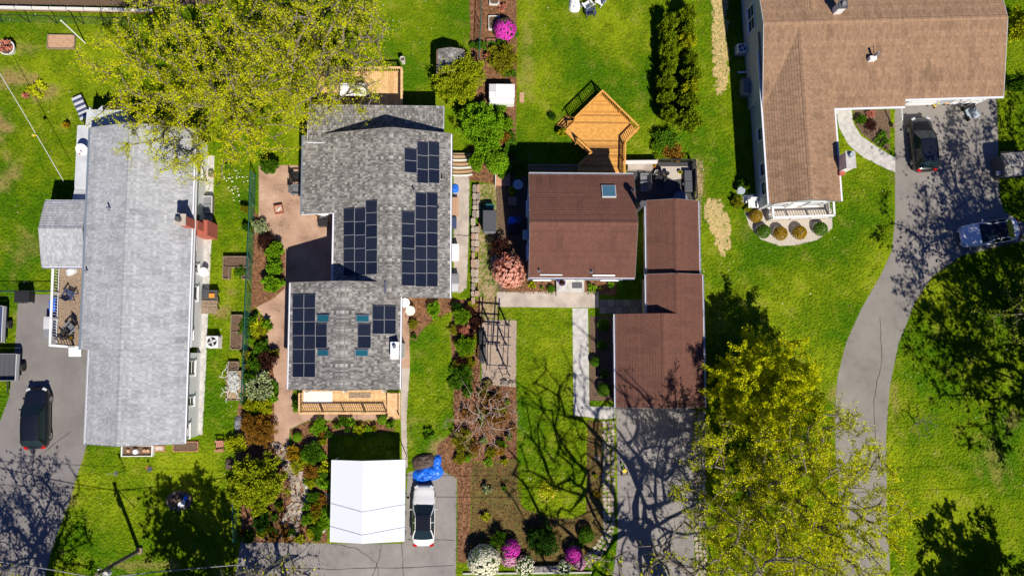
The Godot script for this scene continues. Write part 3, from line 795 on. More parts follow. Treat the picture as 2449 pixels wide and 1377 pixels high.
# ---------------------------------------------------------------- scene
func _ready():
	cam = Camera3D.new(); cam.name = "camera"; add_child(cam)
	cam.position = Vector3(0, CAMH, 0)
	var look := Vector3((1224.5 - NADIR.x) / F, -1, (688.5 - NADIR.y) / F)
	cam.look_at_from_position(cam.position, cam.position + look, Vector3(0, 0, -1))
	cam.fov = rad_to_deg(2 * atan(688.5 / F)); cam.near = 0.5; cam.far = 900
	var env := Environment.new()
	env.background_mode = Environment.BG_SKY
	var sk := ProceduralSkyMaterial.new()
	sk.sky_top_color = Color(0.16, 0.34, 0.72); sk.sky_horizon_color = Color(0.5, 0.63, 0.8); sk.sky_curve = 0.15
	sk.ground_bottom_color = Color(0.2, 0.22, 0.16); sk.ground_horizon_color = Color(0.45, 0.52, 0.55); sk.sky_energy_multiplier = 0.68
	env.sky = Sky.new(); env.sky.sky_material = sk
	env.tonemap_mode = Environment.TONE_MAPPER_LINEAR; env.tonemap_exposure = 1.2
	env.sdfgi_enabled = true; env.ssao_enabled = true; env.ssil_enabled = true
	var we := WorldEnvironment.new(); we.name = "environment"; we.environment = env; add_child(we)
	var sun := DirectionalLight3D.new(); sun.name = "sun"; add_child(sun)
	var el := deg_to_rad(51.0); var hz := Vector3(-0.42, 0, -1).normalized()
	sun.look_at_from_position(Vector3.ZERO, hz * cos(el) + Vector3(0, -sin(el), 0), Vector3.UP)
	sun.light_energy = 1.6; sun.light_color = Color(1.0, 0.965, 0.91); sun.light_angular_distance = 0.5; sun.shadow_enabled = true
	rng.seed = 11
	nz_a.seed = 3; nz_a.frequency = 0.11; nz_a.fractal_octaves = 3
	nz_b.seed = 9; nz_b.frequency = 0.7; nz_b.fractal_octaves = 3
	nz_c.frequency = 0.4
	make_materials()
	paving()
	lot_left()
	lot_solar()
	lot_brown()
	lot_right()
	wires()
	planting()
	big_trees()
	ground()

func make_materials():
	M.white = flat(0.74, 0.75, 0.76, 0.55); M.black = flat(0.012, 0.012, 0.014, 0.6); M.rubber = flat(0.02, 0.02, 0.02, 0.9)
	M.metal = flat(0.45, 0.46, 0.48, 0.35, 0.8); M.lightgrey = flat(0.5, 0.51, 0.53, 0.5); M.darkgrey = flat(0.07, 0.075, 0.085, 0.6); M.midgrey = flat(0.2, 0.21, 0.23, 0.7)
	M.winglass = glassmat(0.015, 0.02, 0.026); M.carglass = glassmat(0.012, 0.024, 0.03, 0.08); M.skyglass = glassmat(0.015, 0.1, 0.14, 0.05)
	M.skyglass_pale = glassmat(0.07, 0.17, 0.25, 0.12); M.lamp_clear = glassmat(0.5, 0.52, 0.55, 0.1); M.lamp_red = glassmat(0.45, 0.012, 0.012, 0.15)
	M.navy = flat(0.035, 0.055, 0.13, 0.8); M.teal = flat(0.015, 0.12, 0.1, 0.5); M.greywood = tmat(ramp_tex(256, [[0.03, 3, 1.0], [0.12, 2, 0.5]], [[0.13, 0.09, 0.06], [0.26, 0.19, 0.13], [0.36, 0.28, 0.2]], 21), 1.6)
	M.cedar1 = tmat(ramp_tex(256, [[0.02, 3, 1.0], [0.15, 2, 0.6]], [[0.5, 0.23, 0.04], [0.62, 0.31, 0.06], [0.72, 0.4, 0.1]], 31), 1.7, 0.7)
	M.cedar2 = tmat(M.cedar1.albedo_texture, 1.3, 0.7, Color(0.9, 0.88, 0.84)); M.cedar3 = tmat(M.cedar1.albedo_texture, 2.1, 0.7, Color(0.8, 0.78, 0.78))
	M.pine1 = tmat(ramp_tex(256, [[0.02, 3, 1.0], [0.15, 2, 0.6]], [[0.5, 0.3, 0.13], [0.66, 0.43, 0.2], [0.76, 0.54, 0.3]], 41), 1.7, 0.75)
	M.pine2 = tmat(M.pine1.albedo_texture, 1.2, 0.75, Color(0.93, 0.9, 0.86)); M.pine3 = tmat(M.pine1.albedo_texture, 2.3, 0.75, Color(0.98, 0.97, 1.0))
	M.brick = tmat(ramp_tex(128, [[0.1, 2, 1.0]], [[0.3, 0.07, 0.045], [0.45, 0.13, 0.09]], 51), 0.7)
	M.concrete = tmat(ramp_tex(512, [[0.008, 3, 1.0], [0.09, 2, 0.6]], [[0.3, 0.26, 0.22], [0.42, 0.36, 0.31], [0.52, 0.46, 0.4]], 61), 5.0)
	M.pavers = tmat(ramp_tex(512, [[0.02, 3, 0.7], [0.1, 3, 1.0]], [[0.2, 0.16, 0.12], [0.34, 0.26, 0.2], [0.44, 0.35, 0.28]], 62), 3.0)
	M.palestone = tmat(ramp_tex(512, [[0.01, 3, 1.0], [0.12, 2, 0.8]], [[0.3, 0.29, 0.27], [0.45, 0.44, 0.42], [0.6, 0.58, 0.55]], 63), 3.0)
	M.asphalt = tmat(ramp_tex(1024, [[0.004, 3, 1.0], [0.02, 2, 0.35], [0.25, 2, 0.5]], [[0.14, 0.13, 0.126], [0.185, 0.172, 0.166], [0.22, 0.206, 0.198]], 71), 14.0)
	M.asphalt_old = tmat(ramp_tex(1024, [[0.004, 4, 1.0], [0.02, 3, 0.5], [0.25, 2, 0.6]], [[0.13, 0.12, 0.115], [0.22, 0.203, 0.193], [0.25, 0.232, 0.22], [0.31, 0.29, 0.275]], 72), 13.0)
	M.asphalt_right = tmat(M.asphalt_old.albedo_texture, 17.0, 0.85, Color(0.96, 0.96, 0.94))
	M.patio = tmat(ramp_tex(1024, [[0.005, 4, 1.0], [0.05, 3, 0.5], [0.3, 1, 0.25]], [[0.17, 0.105, 0.07], [0.36, 0.23, 0.16], [0.44, 0.285, 0.2], [0.52, 0.38, 0.29]], 81), 9.0)
	M.mulch = tmat(ramp_tex(512, [[0.02, 3, 0.8], [0.14, 3, 1.0]], [[0.045, 0.022, 0.012], [0.15, 0.07, 0.032], [0.25, 0.12, 0.055], [0.34, 0.2, 0.11]], 91), 4.0)
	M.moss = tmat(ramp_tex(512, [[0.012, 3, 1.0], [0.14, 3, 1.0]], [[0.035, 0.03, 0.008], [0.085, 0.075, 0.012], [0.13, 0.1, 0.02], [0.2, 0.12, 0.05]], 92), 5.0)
	M.soil = tmat(ramp_tex(256, [[0.05, 3, 1.0]], [[0.03, 0.02, 0.013], [0.12, 0.075, 0.045], [0.2, 0.13, 0.08]], 93), 1.5)
	M.dirt = tmat(ramp_tex(512, [[0.01, 3, 1.0], [0.14, 2, 0.7]], [[0.16, 0.12, 0.05], [0.32, 0.24, 0.13], [0.44, 0.33, 0.2]], 94), 4.0)
	M.gravel = tmat(ramp_tex(512, [[0.06, 2, 0.6], [0.22, 1, 1.0]], [[0.2, 0.17, 0.14], [0.46, 0.41, 0.35], [0.66, 0.6, 0.53]], 95), 3.0)
	M.straw = flat(0.62, 0.47, 0.2, 0.9)
	M.sand = tmat(ramp_tex(256, [[0.1, 2, 1.0]], [[0.3, 0.15, 0.08], [0.45, 0.27, 0.16], [0.6, 0.42, 0.28]], 96), 1.5)
	for i in 4:
		var k: Array = [[0.33, 0.27, 0.21], [0.24, 0.2, 0.17], [0.4, 0.34, 0.27], [0.36, 0.24, 0.17]][i]
		M["stone%d" % i] = tmat(ramp_tex(128, [[0.06, 3, 1.0]], [[k[0] * 0.6, k[1] * 0.6, k[2] * 0.6], k, [k[0] * 1.3, k[1] * 1.3, k[2] * 1.3]], 101 + i), 1.1)
	M.slate = tmat(ramp_tex(128, [[0.05, 3, 1.0]], [[0.16, 0.15, 0.145], [0.26, 0.24, 0.22]], 106), 1.3); M.slate2 = tmat(M.slate.albedo_texture, 0.9, 0.9, Color(0.85, 0.87, 0.9))
	M.roof_left = uvmat(shingle_tex(1, [[0.3, 0.315, 0.34], [0.36, 0.375, 0.4], [0.44, 0.455, 0.475]], 0.06)); M.roof_solar = uvmat(shingle_tex(2, [[0.1, 0.098, 0.094], [0.17, 0.165, 0.155], [0.24, 0.232, 0.22], [0.36, 0.35, 0.33]], 0.1))
	M.roof_brown = uvmat(shingle_tex(3, [[0.118, 0.05, 0.034], [0.13, 0.056, 0.038], [0.142, 0.062, 0.043]], 0.06)); M.roof_tan = uvmat(shingle_tex(4, [[0.225, 0.138, 0.082], [0.275, 0.17, 0.102], [0.325, 0.205, 0.126]], 0.07))
	M.rake = flat(0.2, 0.175, 0.16, 0.7)
	M.siding_white = flat(0.84, 0.85, 0.87, 0.6); M.siding_blue = flat(0.34, 0.4, 0.45, 0.6); M.siding_grey = flat(0.42, 0.46, 0.5, 0.6); M.siding_tan = flat(0.5, 0.42, 0.33, 0.7)
	M.gutter = flat(0.7, 0.72, 0.78, 0.4); M.gutter_dark = flat(0.16, 0.2, 0.25, 0.4); M.flatroof = tmat(ramp_tex(256, [[0.01, 3, 1.0], [0.1, 2, 0.3]], [[0.42, 0.45, 0.48], [0.54, 0.57, 0.6]], 111), 4.0, 0.6)
	M.shaded_floor = flat(0.05, 0.05, 0.053, 0.9); M.netting = flat(0.4, 0.41, 0.38, 0.9); M.tent = flat(0.68, 0.72, 0.78, 0.6)  # side patio floor colour is darkened for the shadow of the house
	M.panel_frame = flat(0.3, 0.31, 0.34, 0.5)
	var im := Image.create(96, 160, false, Image.FORMAT_RGB8); im.fill(L(0.008, 0.012, 0.026))
	for i in 11: im.fill_rect(Rect2i(0, i * 16 - 1 if i > 0 else 0, 96, 2), L(0.075, 0.085, 0.12))
	for i in 7: im.fill_rect(Rect2i(i * 16, 0, 1, 160), L(0.04, 0.047, 0.07))
	M.cells = uvmat(ImageTexture.create_from_image(im), 0.25); M.cells.metallic_specular = 0.35
	M.cells2 = M.cells.duplicate(); M.cells2.albedo_color = Color(0.84, 0.86, 0.92); M.cells3 = M.cells.duplicate(); M.cells3.albedo_color = Color(1.0, 1.0, 1.0); M.cells3.roughness = 0.16
	M.bark = tmat(ramp_tex(256, [[0.04, 3, 1.0]], [[0.05, 0.04, 0.03], [0.12, 0.095, 0.07], [0.21, 0.18, 0.145]], 121), 1.2)
	M.tree_bark = tmat(ramp_tex(256, [[0.04, 3, 1.0]], [[0.08, 0.065, 0.05], [0.17, 0.14, 0.11], [0.29, 0.25, 0.21]], 123), 1.2)
	M.pale_bark = tmat(ramp_tex(128, [[0.04, 3, 1.0]], [[0.3, 0.23, 0.18], [0.5, 0.42, 0.35]], 122), 1.2)
	M.leaf_big = leafmat(0.3, 0.36, 0.01); M.leaf_hedge = leafmat(0.22, 0.31, 0.01); M.leaf_spring = leafmat(0.66, 0.68, 0.012, 1.1); M.leaf_lime = leafmat(0.42, 0.46, 0.01); M.leaf_fresh = leafmat(0.2, 0.4, 0.012); M.leaf_mid = leafmat(0.09, 0.21, 0.01); M.leaf_dark = leafmat(0.035, 0.1, 0.01)
	M.leaf_olive = leafmat(0.26, 0.26, 0.012); M.leaf_gold = leafmat(0.42, 0.27, 0.01); M.leaf_bronze = leafmat(0.3, 0.15, 0.02); M.leaf_maroon = leafmat(0.06, 0.022, 0.018); M.leaf_red = leafmat(0.62, 0.24, 0.17); M.leaf_pale = leafmat(0.4, 0.46, 0.24)
	M.leaf_tree = leafmat(0.13, 0.17, 0.012); M.fl_magenta = leafmat(0.7, 0.06, 0.5); M.fl_white = leafmat(0.8, 0.79, 0.62); M.fl_coral = leafmat(0.72, 0.36, 0.27); M.fl_pink = leafmat(0.78, 0.42, 0.58)
	M.blue = flat(0.01, 0.15, 0.75, 0.45); M.tarp_brown = flat(0.075, 0.05, 0.038, 0.7); M.tarp_grey = flat(0.16, 0.17, 0.19, 0.7); M.offwhite = flat(0.66, 0.64, 0.6, 0.6); M.pinkwood = flat(0.42, 0.18, 0.13, 0.7); M.yellow = flat(0.7, 0.5, 0.02, 0.5); M.orange = flat(0.7, 0.28, 0.03, 0.6); M.purple = flat(0.16, 0.06, 0.36, 0.5)
	M.car_black = paint(0.006, 0.007, 0.01); M.car_white = paint(0.72, 0.73, 0.74); M.car_silver = paint(0.78, 0.8, 0.83); M.darkroof = glassmat(0.012, 0.014, 0.02, 0.08)
	M.pergola = flat(0.018, 0.022, 0.03, 0.6); M.crack = flat(0.05, 0.047, 0.045, 0.95)

func sheet(called: String, pts: Array, y: float, m: Material, mow := true) -> MeshInstance3D:
	var p := polyg(pts); var k := MB.new(); k.prism(p, y, y)
	if mow: no_grass.append(p)
	return struct(called, k.mesh(), m)
func crack(px: Array, y: float):
	var k := MB.new()
	for i in px.size() - 1:
		var n := 6
		var a := g(px[i][0], px[i][1]); var b := g(px[i + 1][0], px[i + 1][1]); var s := (b - a).cross(Vector3.UP).normalized()
		var pa := a
		for j in n:
			var e := a.lerp(b, float(j + 1) / n) + s * (rng.randf_range(-0.05, 0.05) if j < n - 1 else 0.0)
			var w := 0.013 + rng.randf() * 0.012
			k.quad(pa + s * w, pa - s * w, e - s * w, e + s * w, Vector3.UP); pa = e
	for i in k.v.size(): k.v[i].y = y
	struct("pavement_crack", k.mesh(), M.crack)
func paving():
	sheet("driveway", [[42, 704], [210, 704], [210, 1058], [200, 1085], [183, 1140], [165, 1200], [140, 1265], [118, 1330], [100, 1420], [-90, 1420], [-90, 1050], [0, 1005], [20, 950], [32, 860], [38, 780]], 0.012, M.asphalt)
	sheet("driveway", [[575, 1296], [790, 1300], [965, 1300], [975, 1130], [1040, 1115], [1092, 1145], [1090, 1420], [555, 1420]], 0.012, M.asphalt_old)
	sheet("driveway", [[1474, 960], [1656, 960], [1662, 1420], [1462, 1420], [1478, 1280]], 0.012, M.asphalt_old)
	sheet("driveway", [[2140, 215], [2385, 215], [2392, 470], [2402, 505], [2470, 545], [2470, 572], [2395, 588], [2300, 612], [2230, 662], [2190, 722], [2150, 822], [2128, 930], [2120, 1050], [2122, 1200], [2132, 1420], [1995, 1420], [2008, 1200], [1999, 1080], [1998, 980], [2004, 900], [2024, 820], [2060, 740], [2106, 660], [2134, 600], [2142, 520]], 0.012, M.asphalt_right)
	sheet("patio", [[618, 395], [730, 395], [730, 510], [810, 510], [810, 690], [700, 690], [700, 985], [945, 985], [945, 1004], [735, 1006], [692, 1026], [690, 1062], [655, 1062], [655, 900], [630, 760], [612, 735], [650, 715], [680, 690], [682, 600], [650, 560], [618, 520]], 0.016, M.patio)
	sheet("path", [[1093, 418], [1123, 420], [1121, 560], [1116, 690], [1098, 702], [1085, 690], [1085, 420]], 0.012, M.concrete)
	sheet("path", [[1188, 698], [1432, 698], [1432, 736], [1190, 734]], 0.016, M.concrete)
	sheet("path", [[1369, 737], [1406, 737], [1410, 972], [1472, 972], [1472, 1000], [1440, 1003], [1400, 996], [1372, 994]], 0.012, M.palestone)
	sheet("path", [[958, 880], [980, 880], [972, 1000], [975, 1120], [962, 1120], [958, 1000], [935, 1005], [935, 995], [958, 995]], 0.012, M.concrete)
	sheet("path", [[956, 735], [978, 735], [980, 880], [956, 880]], 0.016, M.patio)
	sheet("path", [[496, 372], [512, 372], [506, 560], [499, 700], [491, 900], [483, 1040], [462, 1040], [472, 800], [482, 600]], 0.012, M.palestone)
	sheet("path", [[1998, 255], [2036, 255], [2042, 295], [2060, 325], [2100, 352], [2142, 378], [2142, 413], [2105, 396], [2065, 376], [2030, 346], [2008, 306]], 0.016, M.palestone)
	sheet("patio", [[1500, 385], [1662, 385], [1662, 485], [1500, 485]], 0.012, M.shaded_floor)  # house shadow over this patio is put into its near-black colour
	sheet("gravel_bed", [[1578, 398], [1650, 398], [1648, 425], [1610, 430], [1585, 418]], 0.018, M.gravel)
	sheet("path", [[1150, 764], [1236, 766], [1234, 925], [1152, 920]], 0.016, M.pavers)
	for p in [[[790, 1300], [850, 1310], [900, 1345], [905, 1377]], [[912, 1300], [905, 1340], [890, 1377]], [[960, 1300], [965, 1377]], [[975, 1290], [1085, 1292]], [[2105, 760], [2110, 860], [2090, 960], [2095, 1050]], [[60, 1120], [130, 1060], [170, 1030]], [[600, 1358], [800, 1362], [1085, 1352]], [[1480, 1240], [1650, 1236]], [[1075, 560], [1121, 565]], [[2150, 560], [2260, 520], [2330, 470]]]: crack(p, 0.021)
	# planting beds and bare ground
	sheet("mulch_bed", [[606, 500], [648, 560], [682, 605], [680, 690], [650, 716], [600, 740]], 0.02, M.mulch)
	sheet("mulch_bed", [[598, 740], [630, 762], [655, 900], [655, 1062], [690, 1064], [718, 1140], [735, 1180], [700, 1240], [720, 1297], [578, 1297], [574, 1180], [560, 1040], [578, 900]], 0.008, M.mulch)
	sheet("mulch_bed", [[692, 1028], [735, 1008], [945, 1006], [943, 1030], [860, 1040], [790, 1038], [785, 1110], [782, 1298], [722, 1297], [702, 1240], [737, 1180], [720, 1140]], 0.008, M.mulch)
	sheet("mulch_bed", [[958, 708], [1082, 708], [1080, 745], [1040, 760], [1008, 790], [995, 815], [980, 812], [980, 735], [958, 735]], 0.008, M.mulch)
	sheet("mulch_bed", [[1084, 716], [1148, 716], [1148, 920], [1236, 926], [1236, 1100], [1128, 1104], [1126, 1240], [1116, 1345], [1094, 1345], [1094, 1145], [1042, 1113], [1046, 1065], [1085, 1030], [1084, 900], [1076, 800]], 0.008, M.mulch)
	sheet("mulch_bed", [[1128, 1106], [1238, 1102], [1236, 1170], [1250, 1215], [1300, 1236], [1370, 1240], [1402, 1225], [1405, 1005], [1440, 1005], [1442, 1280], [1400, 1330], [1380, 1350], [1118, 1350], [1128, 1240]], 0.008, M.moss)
	sheet("mulch_bed", [[1212, 664], [1475, 664], [1475, 706], [1212, 702]], 0.008, M.mulch)
	sheet("mulch_bed", [[1410, 756], [1475, 756], [1475, 958], [1410, 958]], 0.02, M.soil)
	sheet("mulch_bed", [[1122, -30], [1236, -30], [1236, 200], [1232, 430], [1180, 440], [1120, 430], [1128, 200]], 0.008, M.mulch)
	sheet("mulch_bed", [[2042, 262], [2130, 262], [2130, 300], [2128, 360], [2098, 346], [2062, 320], [2046, 294]], 0.02, M.soil)
	sheet("gravel_bed", [[1780, 500], [1990, 500], [1992, 545], [1960, 572], [1910, 586], [1865, 588], [1820, 572], [1792, 540]], 0.008, M.gravel)
	sheet("dark_strip", [[1148, 440], [1186, 440], [1190, 560], [1188, 760], [1150, 770], [1146, 700]], 0.004, M.dirt, false)
	sheet("dark_strip", [[1186, 440], [1262, 420], [1262, 705], [1190, 702]], 0.006, M.soil)
	sheet("dark_strip", [[1662, 380], [1682, 385], [1678, 560], [1664, 560]], 0.004, M.dirt, false)
	sheet("road", [[-400, 1440], [2900, 1440], [2900, 1640], [-400, 1640]], 0.008, M.asphalt)
	sheet("dark_strip", [[-100, -80], [545, -80], [545, 8], [360, 14], [-100, 13]], 0.008, M.soil)  # plain dark brown strip beyond the timber wall
	# loose flagstones of the garden walk
	rng.seed = 77
	var walk := thing("stone_walk", "winding flagstone walk through the front garden beside the white canopy", "path", g(700, 1180))
	var line := [[672, 1064], [690, 1100], [706, 1140], [716, 1175], [708, 1215], [694, 1250], [690, 1290]]
	for i in line.size() - 1:
		for k in 4:
			for s in [-1, 0, 1]:
				var p := g2(lerpf(line[i][0], line[i + 1][0], k / 4.0) + s * 14 + rng.randf_range(-3, 3), lerpf(line[i][1], line[i + 1][1], k / 4.0) + rng.randf_range(-3, 3))
				flagstone(walk, p - Vector2(walk.position.x, walk.position.z), 0.21, 0.0, 0.05 + rng.randf() * 0.015, M[["stone0", "stone2", "stone1"][rng.randi() % 3]])
	for i in 4:
		for s in 2:
			flagstone(walk, g2(732 + i * 16, 1188 + s * 15) - Vector2(walk.position.x, walk.position.z), 0.27, 0.0, 0.06, M["stone%d" % (i % 3)])
	# cobbled strips along the dark driveway
	for strip in [["cobbled edging strip on the west side of the tree-shadowed driveway", [[1456, 1010], [1456, 1280], [1425, 1325], [1395, 1352]], 15], ["cobbled edging strip on the east side of the tree-shadowed driveway", [[1672, 985], [1674, 1180], [1678, 1385]], 15]]:
		var o := thing("cobble_strip", strip[0], "edging", g(strip[1][0][0], strip[1][0][1]))
		var q: Array = strip[1]
		var cnt := 0
		for i in q.size() - 1:
			var a := Vector2(q[i][0], q[i][1]); var b := Vector2(q[i + 1][0], q[i + 1][1])
			var n := int(a.distance_to(b) / 9.5)
			for k in n:
				for s in [-1, 0, 1]:
					var c: Vector2 = a.lerp(b, float(k) / n) + (b - a).normalized().orthogonal() * s * 10.0 + Vector2(rng.randf_range(-2, 2), rng.randf_range(-2, 2))
					cnt += 1
					flagstone(o, g2(c.x, c.y) - Vector2(o.position.x, o.position.z), 0.16, 0.0, 0.04 + rng.randf() * 0.04, M["stone%d" % [0, 2, 1, 2][rng.randi() % 4]], "cobble")
		var pp := PackedVector2Array()
		for c in q: pp.append(g2(c[0] - strip[2], c[1]))
		var rv := q.duplicate(); rv.reverse()
		for c in rv: pp.append(g2(c[0] + strip[2], c[1]))
		no_grass.append(pp)
	# slate squares by the breezeway
	var sl := thing("slate_paving", "grey slate squares laid in two rows between the house walk and the breezeway", "paving", g(1488, 732))
	for i in 6:
		for j in 2:
			var a := g(1434 + i * 18.6, 717 + j * 17) - sl.position; var b := g(1434 + i * 18.6 + 17.6, 717 + j * 17 + 16) - sl.position
			bx(sl, "paver", (a + b) * 0.5 + Vector3(0, 0.02 + rng.randf() * 0.006, 0), Vector3(b.x - a.x, 0.05, b.z - a.z), M.slate if (i + j) % 2 else M.slate2)
	no_grass.append(polyg([[1430, 712], [1548, 712], [1548, 755], [1430, 755]]))

func lot_left():
	var N := thing("grey_house", "long grey-roofed house with white east wall beside the west driveway", "house", g(320, 680))
	var w: Material = M.siding_white
	no_grass.append(polyg([[205, 300], [495, 300], [470, 1062], [215, 1062]]))
	var r1 := rect_px(N, 204, 306, 456, 836, 3.7)
	var p := gable(N, r1, 3.7, 3.7, 5.05, true, 0.46, M.roof_left, w, M.gutter, 0.35, {"gutter": [false, true], "rake": [true, false]})
	bx(N, "gutter", Vector3(r1[0] - 0.09, 3.64, (r1[1] + r1[3]) * 0.5), Vector3(0.16, 0.14, r1[3] - r1[1]), M.gutter_dark)
	bx(N, "gutter", Vector3(r1[2] + 0.2, 3.58, (r1[1] + r1[3]) * 0.5), Vector3(0.12, 0.06, r1[3] - r1[1] - 0.3), M.lightgrey)
	var r2 := rect_px(N, 206, 836, 443, 1062, 3.7)
	r2[2] = r1[2]; r2[1] = r1[3] + 0.006
	var p2 := gable(N, r2, 3.62, 3.7, 5.05, true, (lerpf(r1[0], r1[2], 0.46) - r2[0]) / (r2[2] - r2[0]), M.roof_left, w, M.gutter, 0.35, {"rake": [false, true]})
	var xe: float = r1[2] - 0.35
	var k := 0
	for py in [345, 400, 520, 580, 640, 700, 800, 880, 960, 1030]:
		window(N, Vector3(xe + 0.005, 1.9 if k % 3 else 2.3, lpx(N, 460, py, 2).z), 0.9 if k % 2 else 0.5, 1.1 if k % 3 else 0.5, PI / 2); k += 1
	for py in [520, 740, 900, 1000]: window(N, Vector3(r1[0] + 0.345 if py < 836 else r2[0] + 0.345, 2.0, lpx(N, 200, py, 2).z), 1.0, 1.1, -PI / 2)
	door(N, Vector3(r1[0] + 0.33, 1.6, lpx(N, 200, 690, 2).z), 0.95, 2.1, -PI / 2, M.offwhite)
	for x in [0.28, 0.72]:
		window(N, Vector3(lerpf(r2[0], r2[2], x), 2.0, r2[3] - 0.205), 1.2, 1.2, 0)
	pipe(N, 262, 499, p[0], 0.07, 0.5, M.metal); pipe(N, 208, 648, p[0], 0.06, 0.4, M.metal)
	pipe(N, 432, 362, p[1], 0.07, 0.45, M.metal)
	# brick chimney stack on the east wall, with stepped shoulders
	var cz := lpx(N, 470, 545, 2).z
	for lay in 22:
		var t := lay * 0.25
		var dx := 0.95 if t < 2.2 else (0.7 if t < 3.3 else 0.55)
		for q in 2:
			bx(N, "chimney_brick_course" if q == 0 else "chimney_brick_return", Vector3(xe + dx * 0.5, t + 0.06 + q * 0.125, cz), Vector3(dx - q * 0.012, 0.118, (1.1 if t < 2.2 else 0.62) - q * 0.012), M.brick)
	bx(N, "chimney_cap", Vector3(xe + 0.28, 5.55, cz), Vector3(0.72, 0.08, 0.8), M.concrete)
	cy(N, "chimney_flue", Vector3(xe + 0.2, 5.59, cz), 0.17, 0.42, M.darkgrey)
	# low flat addition on the north-west with its awning
	var lo := rect_px(N, 180, 300, 240, 448, 2.6)
	mono(N, lo, [2.55, 2.62, 2.62, 2.55], M.flatroof, M.siding_grey, M.gutter, 0.12)
	mono(N, rect_px(N, 205, 262, 300, 306, 2.5), [2.4, 2.4, 2.55, 2.55], M.flatroof, M.siding_grey, M.gutter, 0.1)
	mono(N, rect_px(N, 176, 449, 212, 482, 1.9), [1.8, 1.8, 2.1, 2.1], M.flatroof, M.siding_blue, M.gutter, 0.1)
	# side gable over the entrance
	var sg := rect_px(N, 102, 482, 206, 638, 2.75)
	gable(N, sg, 2.75, 2.75, 3.4, false, 0.44, M.roof_left, M.siding_white, M.gutter, 0.25, {"rake": [true, false], "gutter": [true, true]})
	no_grass.append(polyg([[120, 485], [205, 485], [205, 635], [120, 635]])); no_grass.append(polyg([[185, 300], [240, 300], [240, 480], [185, 480]]))
	window(N, Vector3(sg[0] + 0.155, 1.7, (sg[1] + sg[3]) * 0.5), 1.0, 1.0, -PI / 2)
	# sun sail and lounger cover behind the addition
	var sail := thing("shade_sail", "pale grey shade sail with pointed corners at the north end of the grey house", "shade sail", g(228, 265, 2.2) * Vector3(1, 0, 1))
	var sk := MB.new()
	var sp := [[207, 292, 2.3], [212, 255, 2.7], [225, 268, 2.2], [243, 252, 2.7], [248, 285, 2.4], [240, 225, 2.3], [220, 222, 2.2]]
	var sv := []
	for q in sp: sv.append(g(q[0], q[1], q[2]) - sail.position)
	for t in [[0, 1, 2], [0, 2, 4], [2, 3, 4]]:
		sk.tri(sv[t[0]], sv[t[1]], sv[t[2]], Vector3.UP); var dn := Vector3(0, -0.02, 0); sk.tri(sv[t[0]] + dn, sv[t[1]] + dn, sv[t[2]] + dn, Vector3.DOWN)
	part(sail, "canvas", sk.mesh(), M.flatroof)
	for i in [1, 3]: rod(sail, "sail_pole", Vector3(sv[i].x, 0, sv[i].z), sv[i], 0.04, M.metal)
	var lg := thing("striped_lounger", "dark blue and white striped lounger behind the grey house", "lounger", g(192, 258, 0.5) * Vector3(1, 0, 1), 0.45)
	for i in 9: bx(lg, "cushion_strip", Vector3(0, 0.42 + (0.05 * max(0, i - 5)), -0.9 + i * 0.21), Vector3(0.75, 0.08, 0.2), M.navy if i % 2 else M.lightgrey, 0.0, 0.02)
	for s in [-1.0, 1.0]:
		beam(lg, "side_rail", Vector3(s * 0.36, 0.34, -1), Vector3(s * 0.36, 0.34, 1), 0.05, 0.05, M.metal)
		for e in [-0.8, 0.8]: cy(lg, "leg", Vector3(s * 0.36, 0, e), 0.025, 0.34, M.metal)
	var dish := thing("satellite_dish", "round white satellite dish on the flat addition of the grey house", "satellite dish", g(203, 360, 2.7) * Vector3(1, 0, 1) + Vector3(0, 2.62, 0))
	var dk := MB.new(); dk.lathe([Vector2(0, 0), Vector2(0.2, 0.03), Vector2(0.42, 0.14), Vector2(0.43, 0.13), Vector2(0.2, 0.01), Vector2(0, -0.02)], 24)
	part(dish, "reflector", dk.mesh(), M.white, Transform3D(Basis(Vector3.RIGHT, 0.5), Vector3(0, 0.5, 0))); cy(dish, "mast", Vector3.ZERO, 0.04, 0.5, M.metal); rod(dish, "feed_arm", Vector3(0, 0.45, 0.2), Vector3(0, 0.85, 0.45), 0.02, M.metal); cy(dish, "receiver", Vector3(0, 0.83, 0.42), 0.05, 0.12, M.brick)
	# west deck
	var d := thing("entry_deck", "narrow wooden deck with white railing on the driveway side of the grey house", "deck", g(165, 730, 1.0) * Vector3(1, 0, 1))
	var q := PackedVector2Array()
	for c in [[142, 640], [204, 640], [204, 826], [135, 826]]: q.append(g2(c[0], c[1], 1.0) - Vector2(d.position.x, d.position.z))
	boards(d, q, PI / 2, 0.14, 1.0, 0.04, [M.greywood, tmat(M.greywood.albedo_texture, 1.1)])
	bx(d, "deck_frame", Vector3(0.1, 0.5, 0), Vector3(1.5, 0.85, 5.6), M.greywood)
	var L3 := func(x: float, y: float, h: float) -> Vector3: return g(x, y, h) - d.position
	railing(d, L3.call(142, 640, 1.0), L3.call(135, 826, 1.0), 0.95, M.white, 0.2, 0.13); railing(d, L3.call(135, 826, 1.0), L3.call(176, 829, 1.0), 0.95, M.white, 0.2, 0.13)
	for i in 3: bx(d, "step", L3.call(178, 832 + i * 8, 0.8 - i * 0.25), Vector3(0.9, 0.06, 0.28), M.white)
	chair("dark blue deck chair in the middle of the narrow white-railed deck", 166, 704, -0.5, M.navy, "", 1.0)
	chair("blue-grey deck chair crowded against the south end of the white-railed deck", 168, 785, 2.4, M.tarp_grey, "", 1.0)
	chair("black deck chair beside the railing corner of the white-railed deck", 154, 797, 0.8, M.black, "", 1.0)
	pot("small planter of yellow flowers at the deck chairs", 168, 808, 0.16, 0.3, M.black, M.leaf_gold, "tiny", "", 1.0)
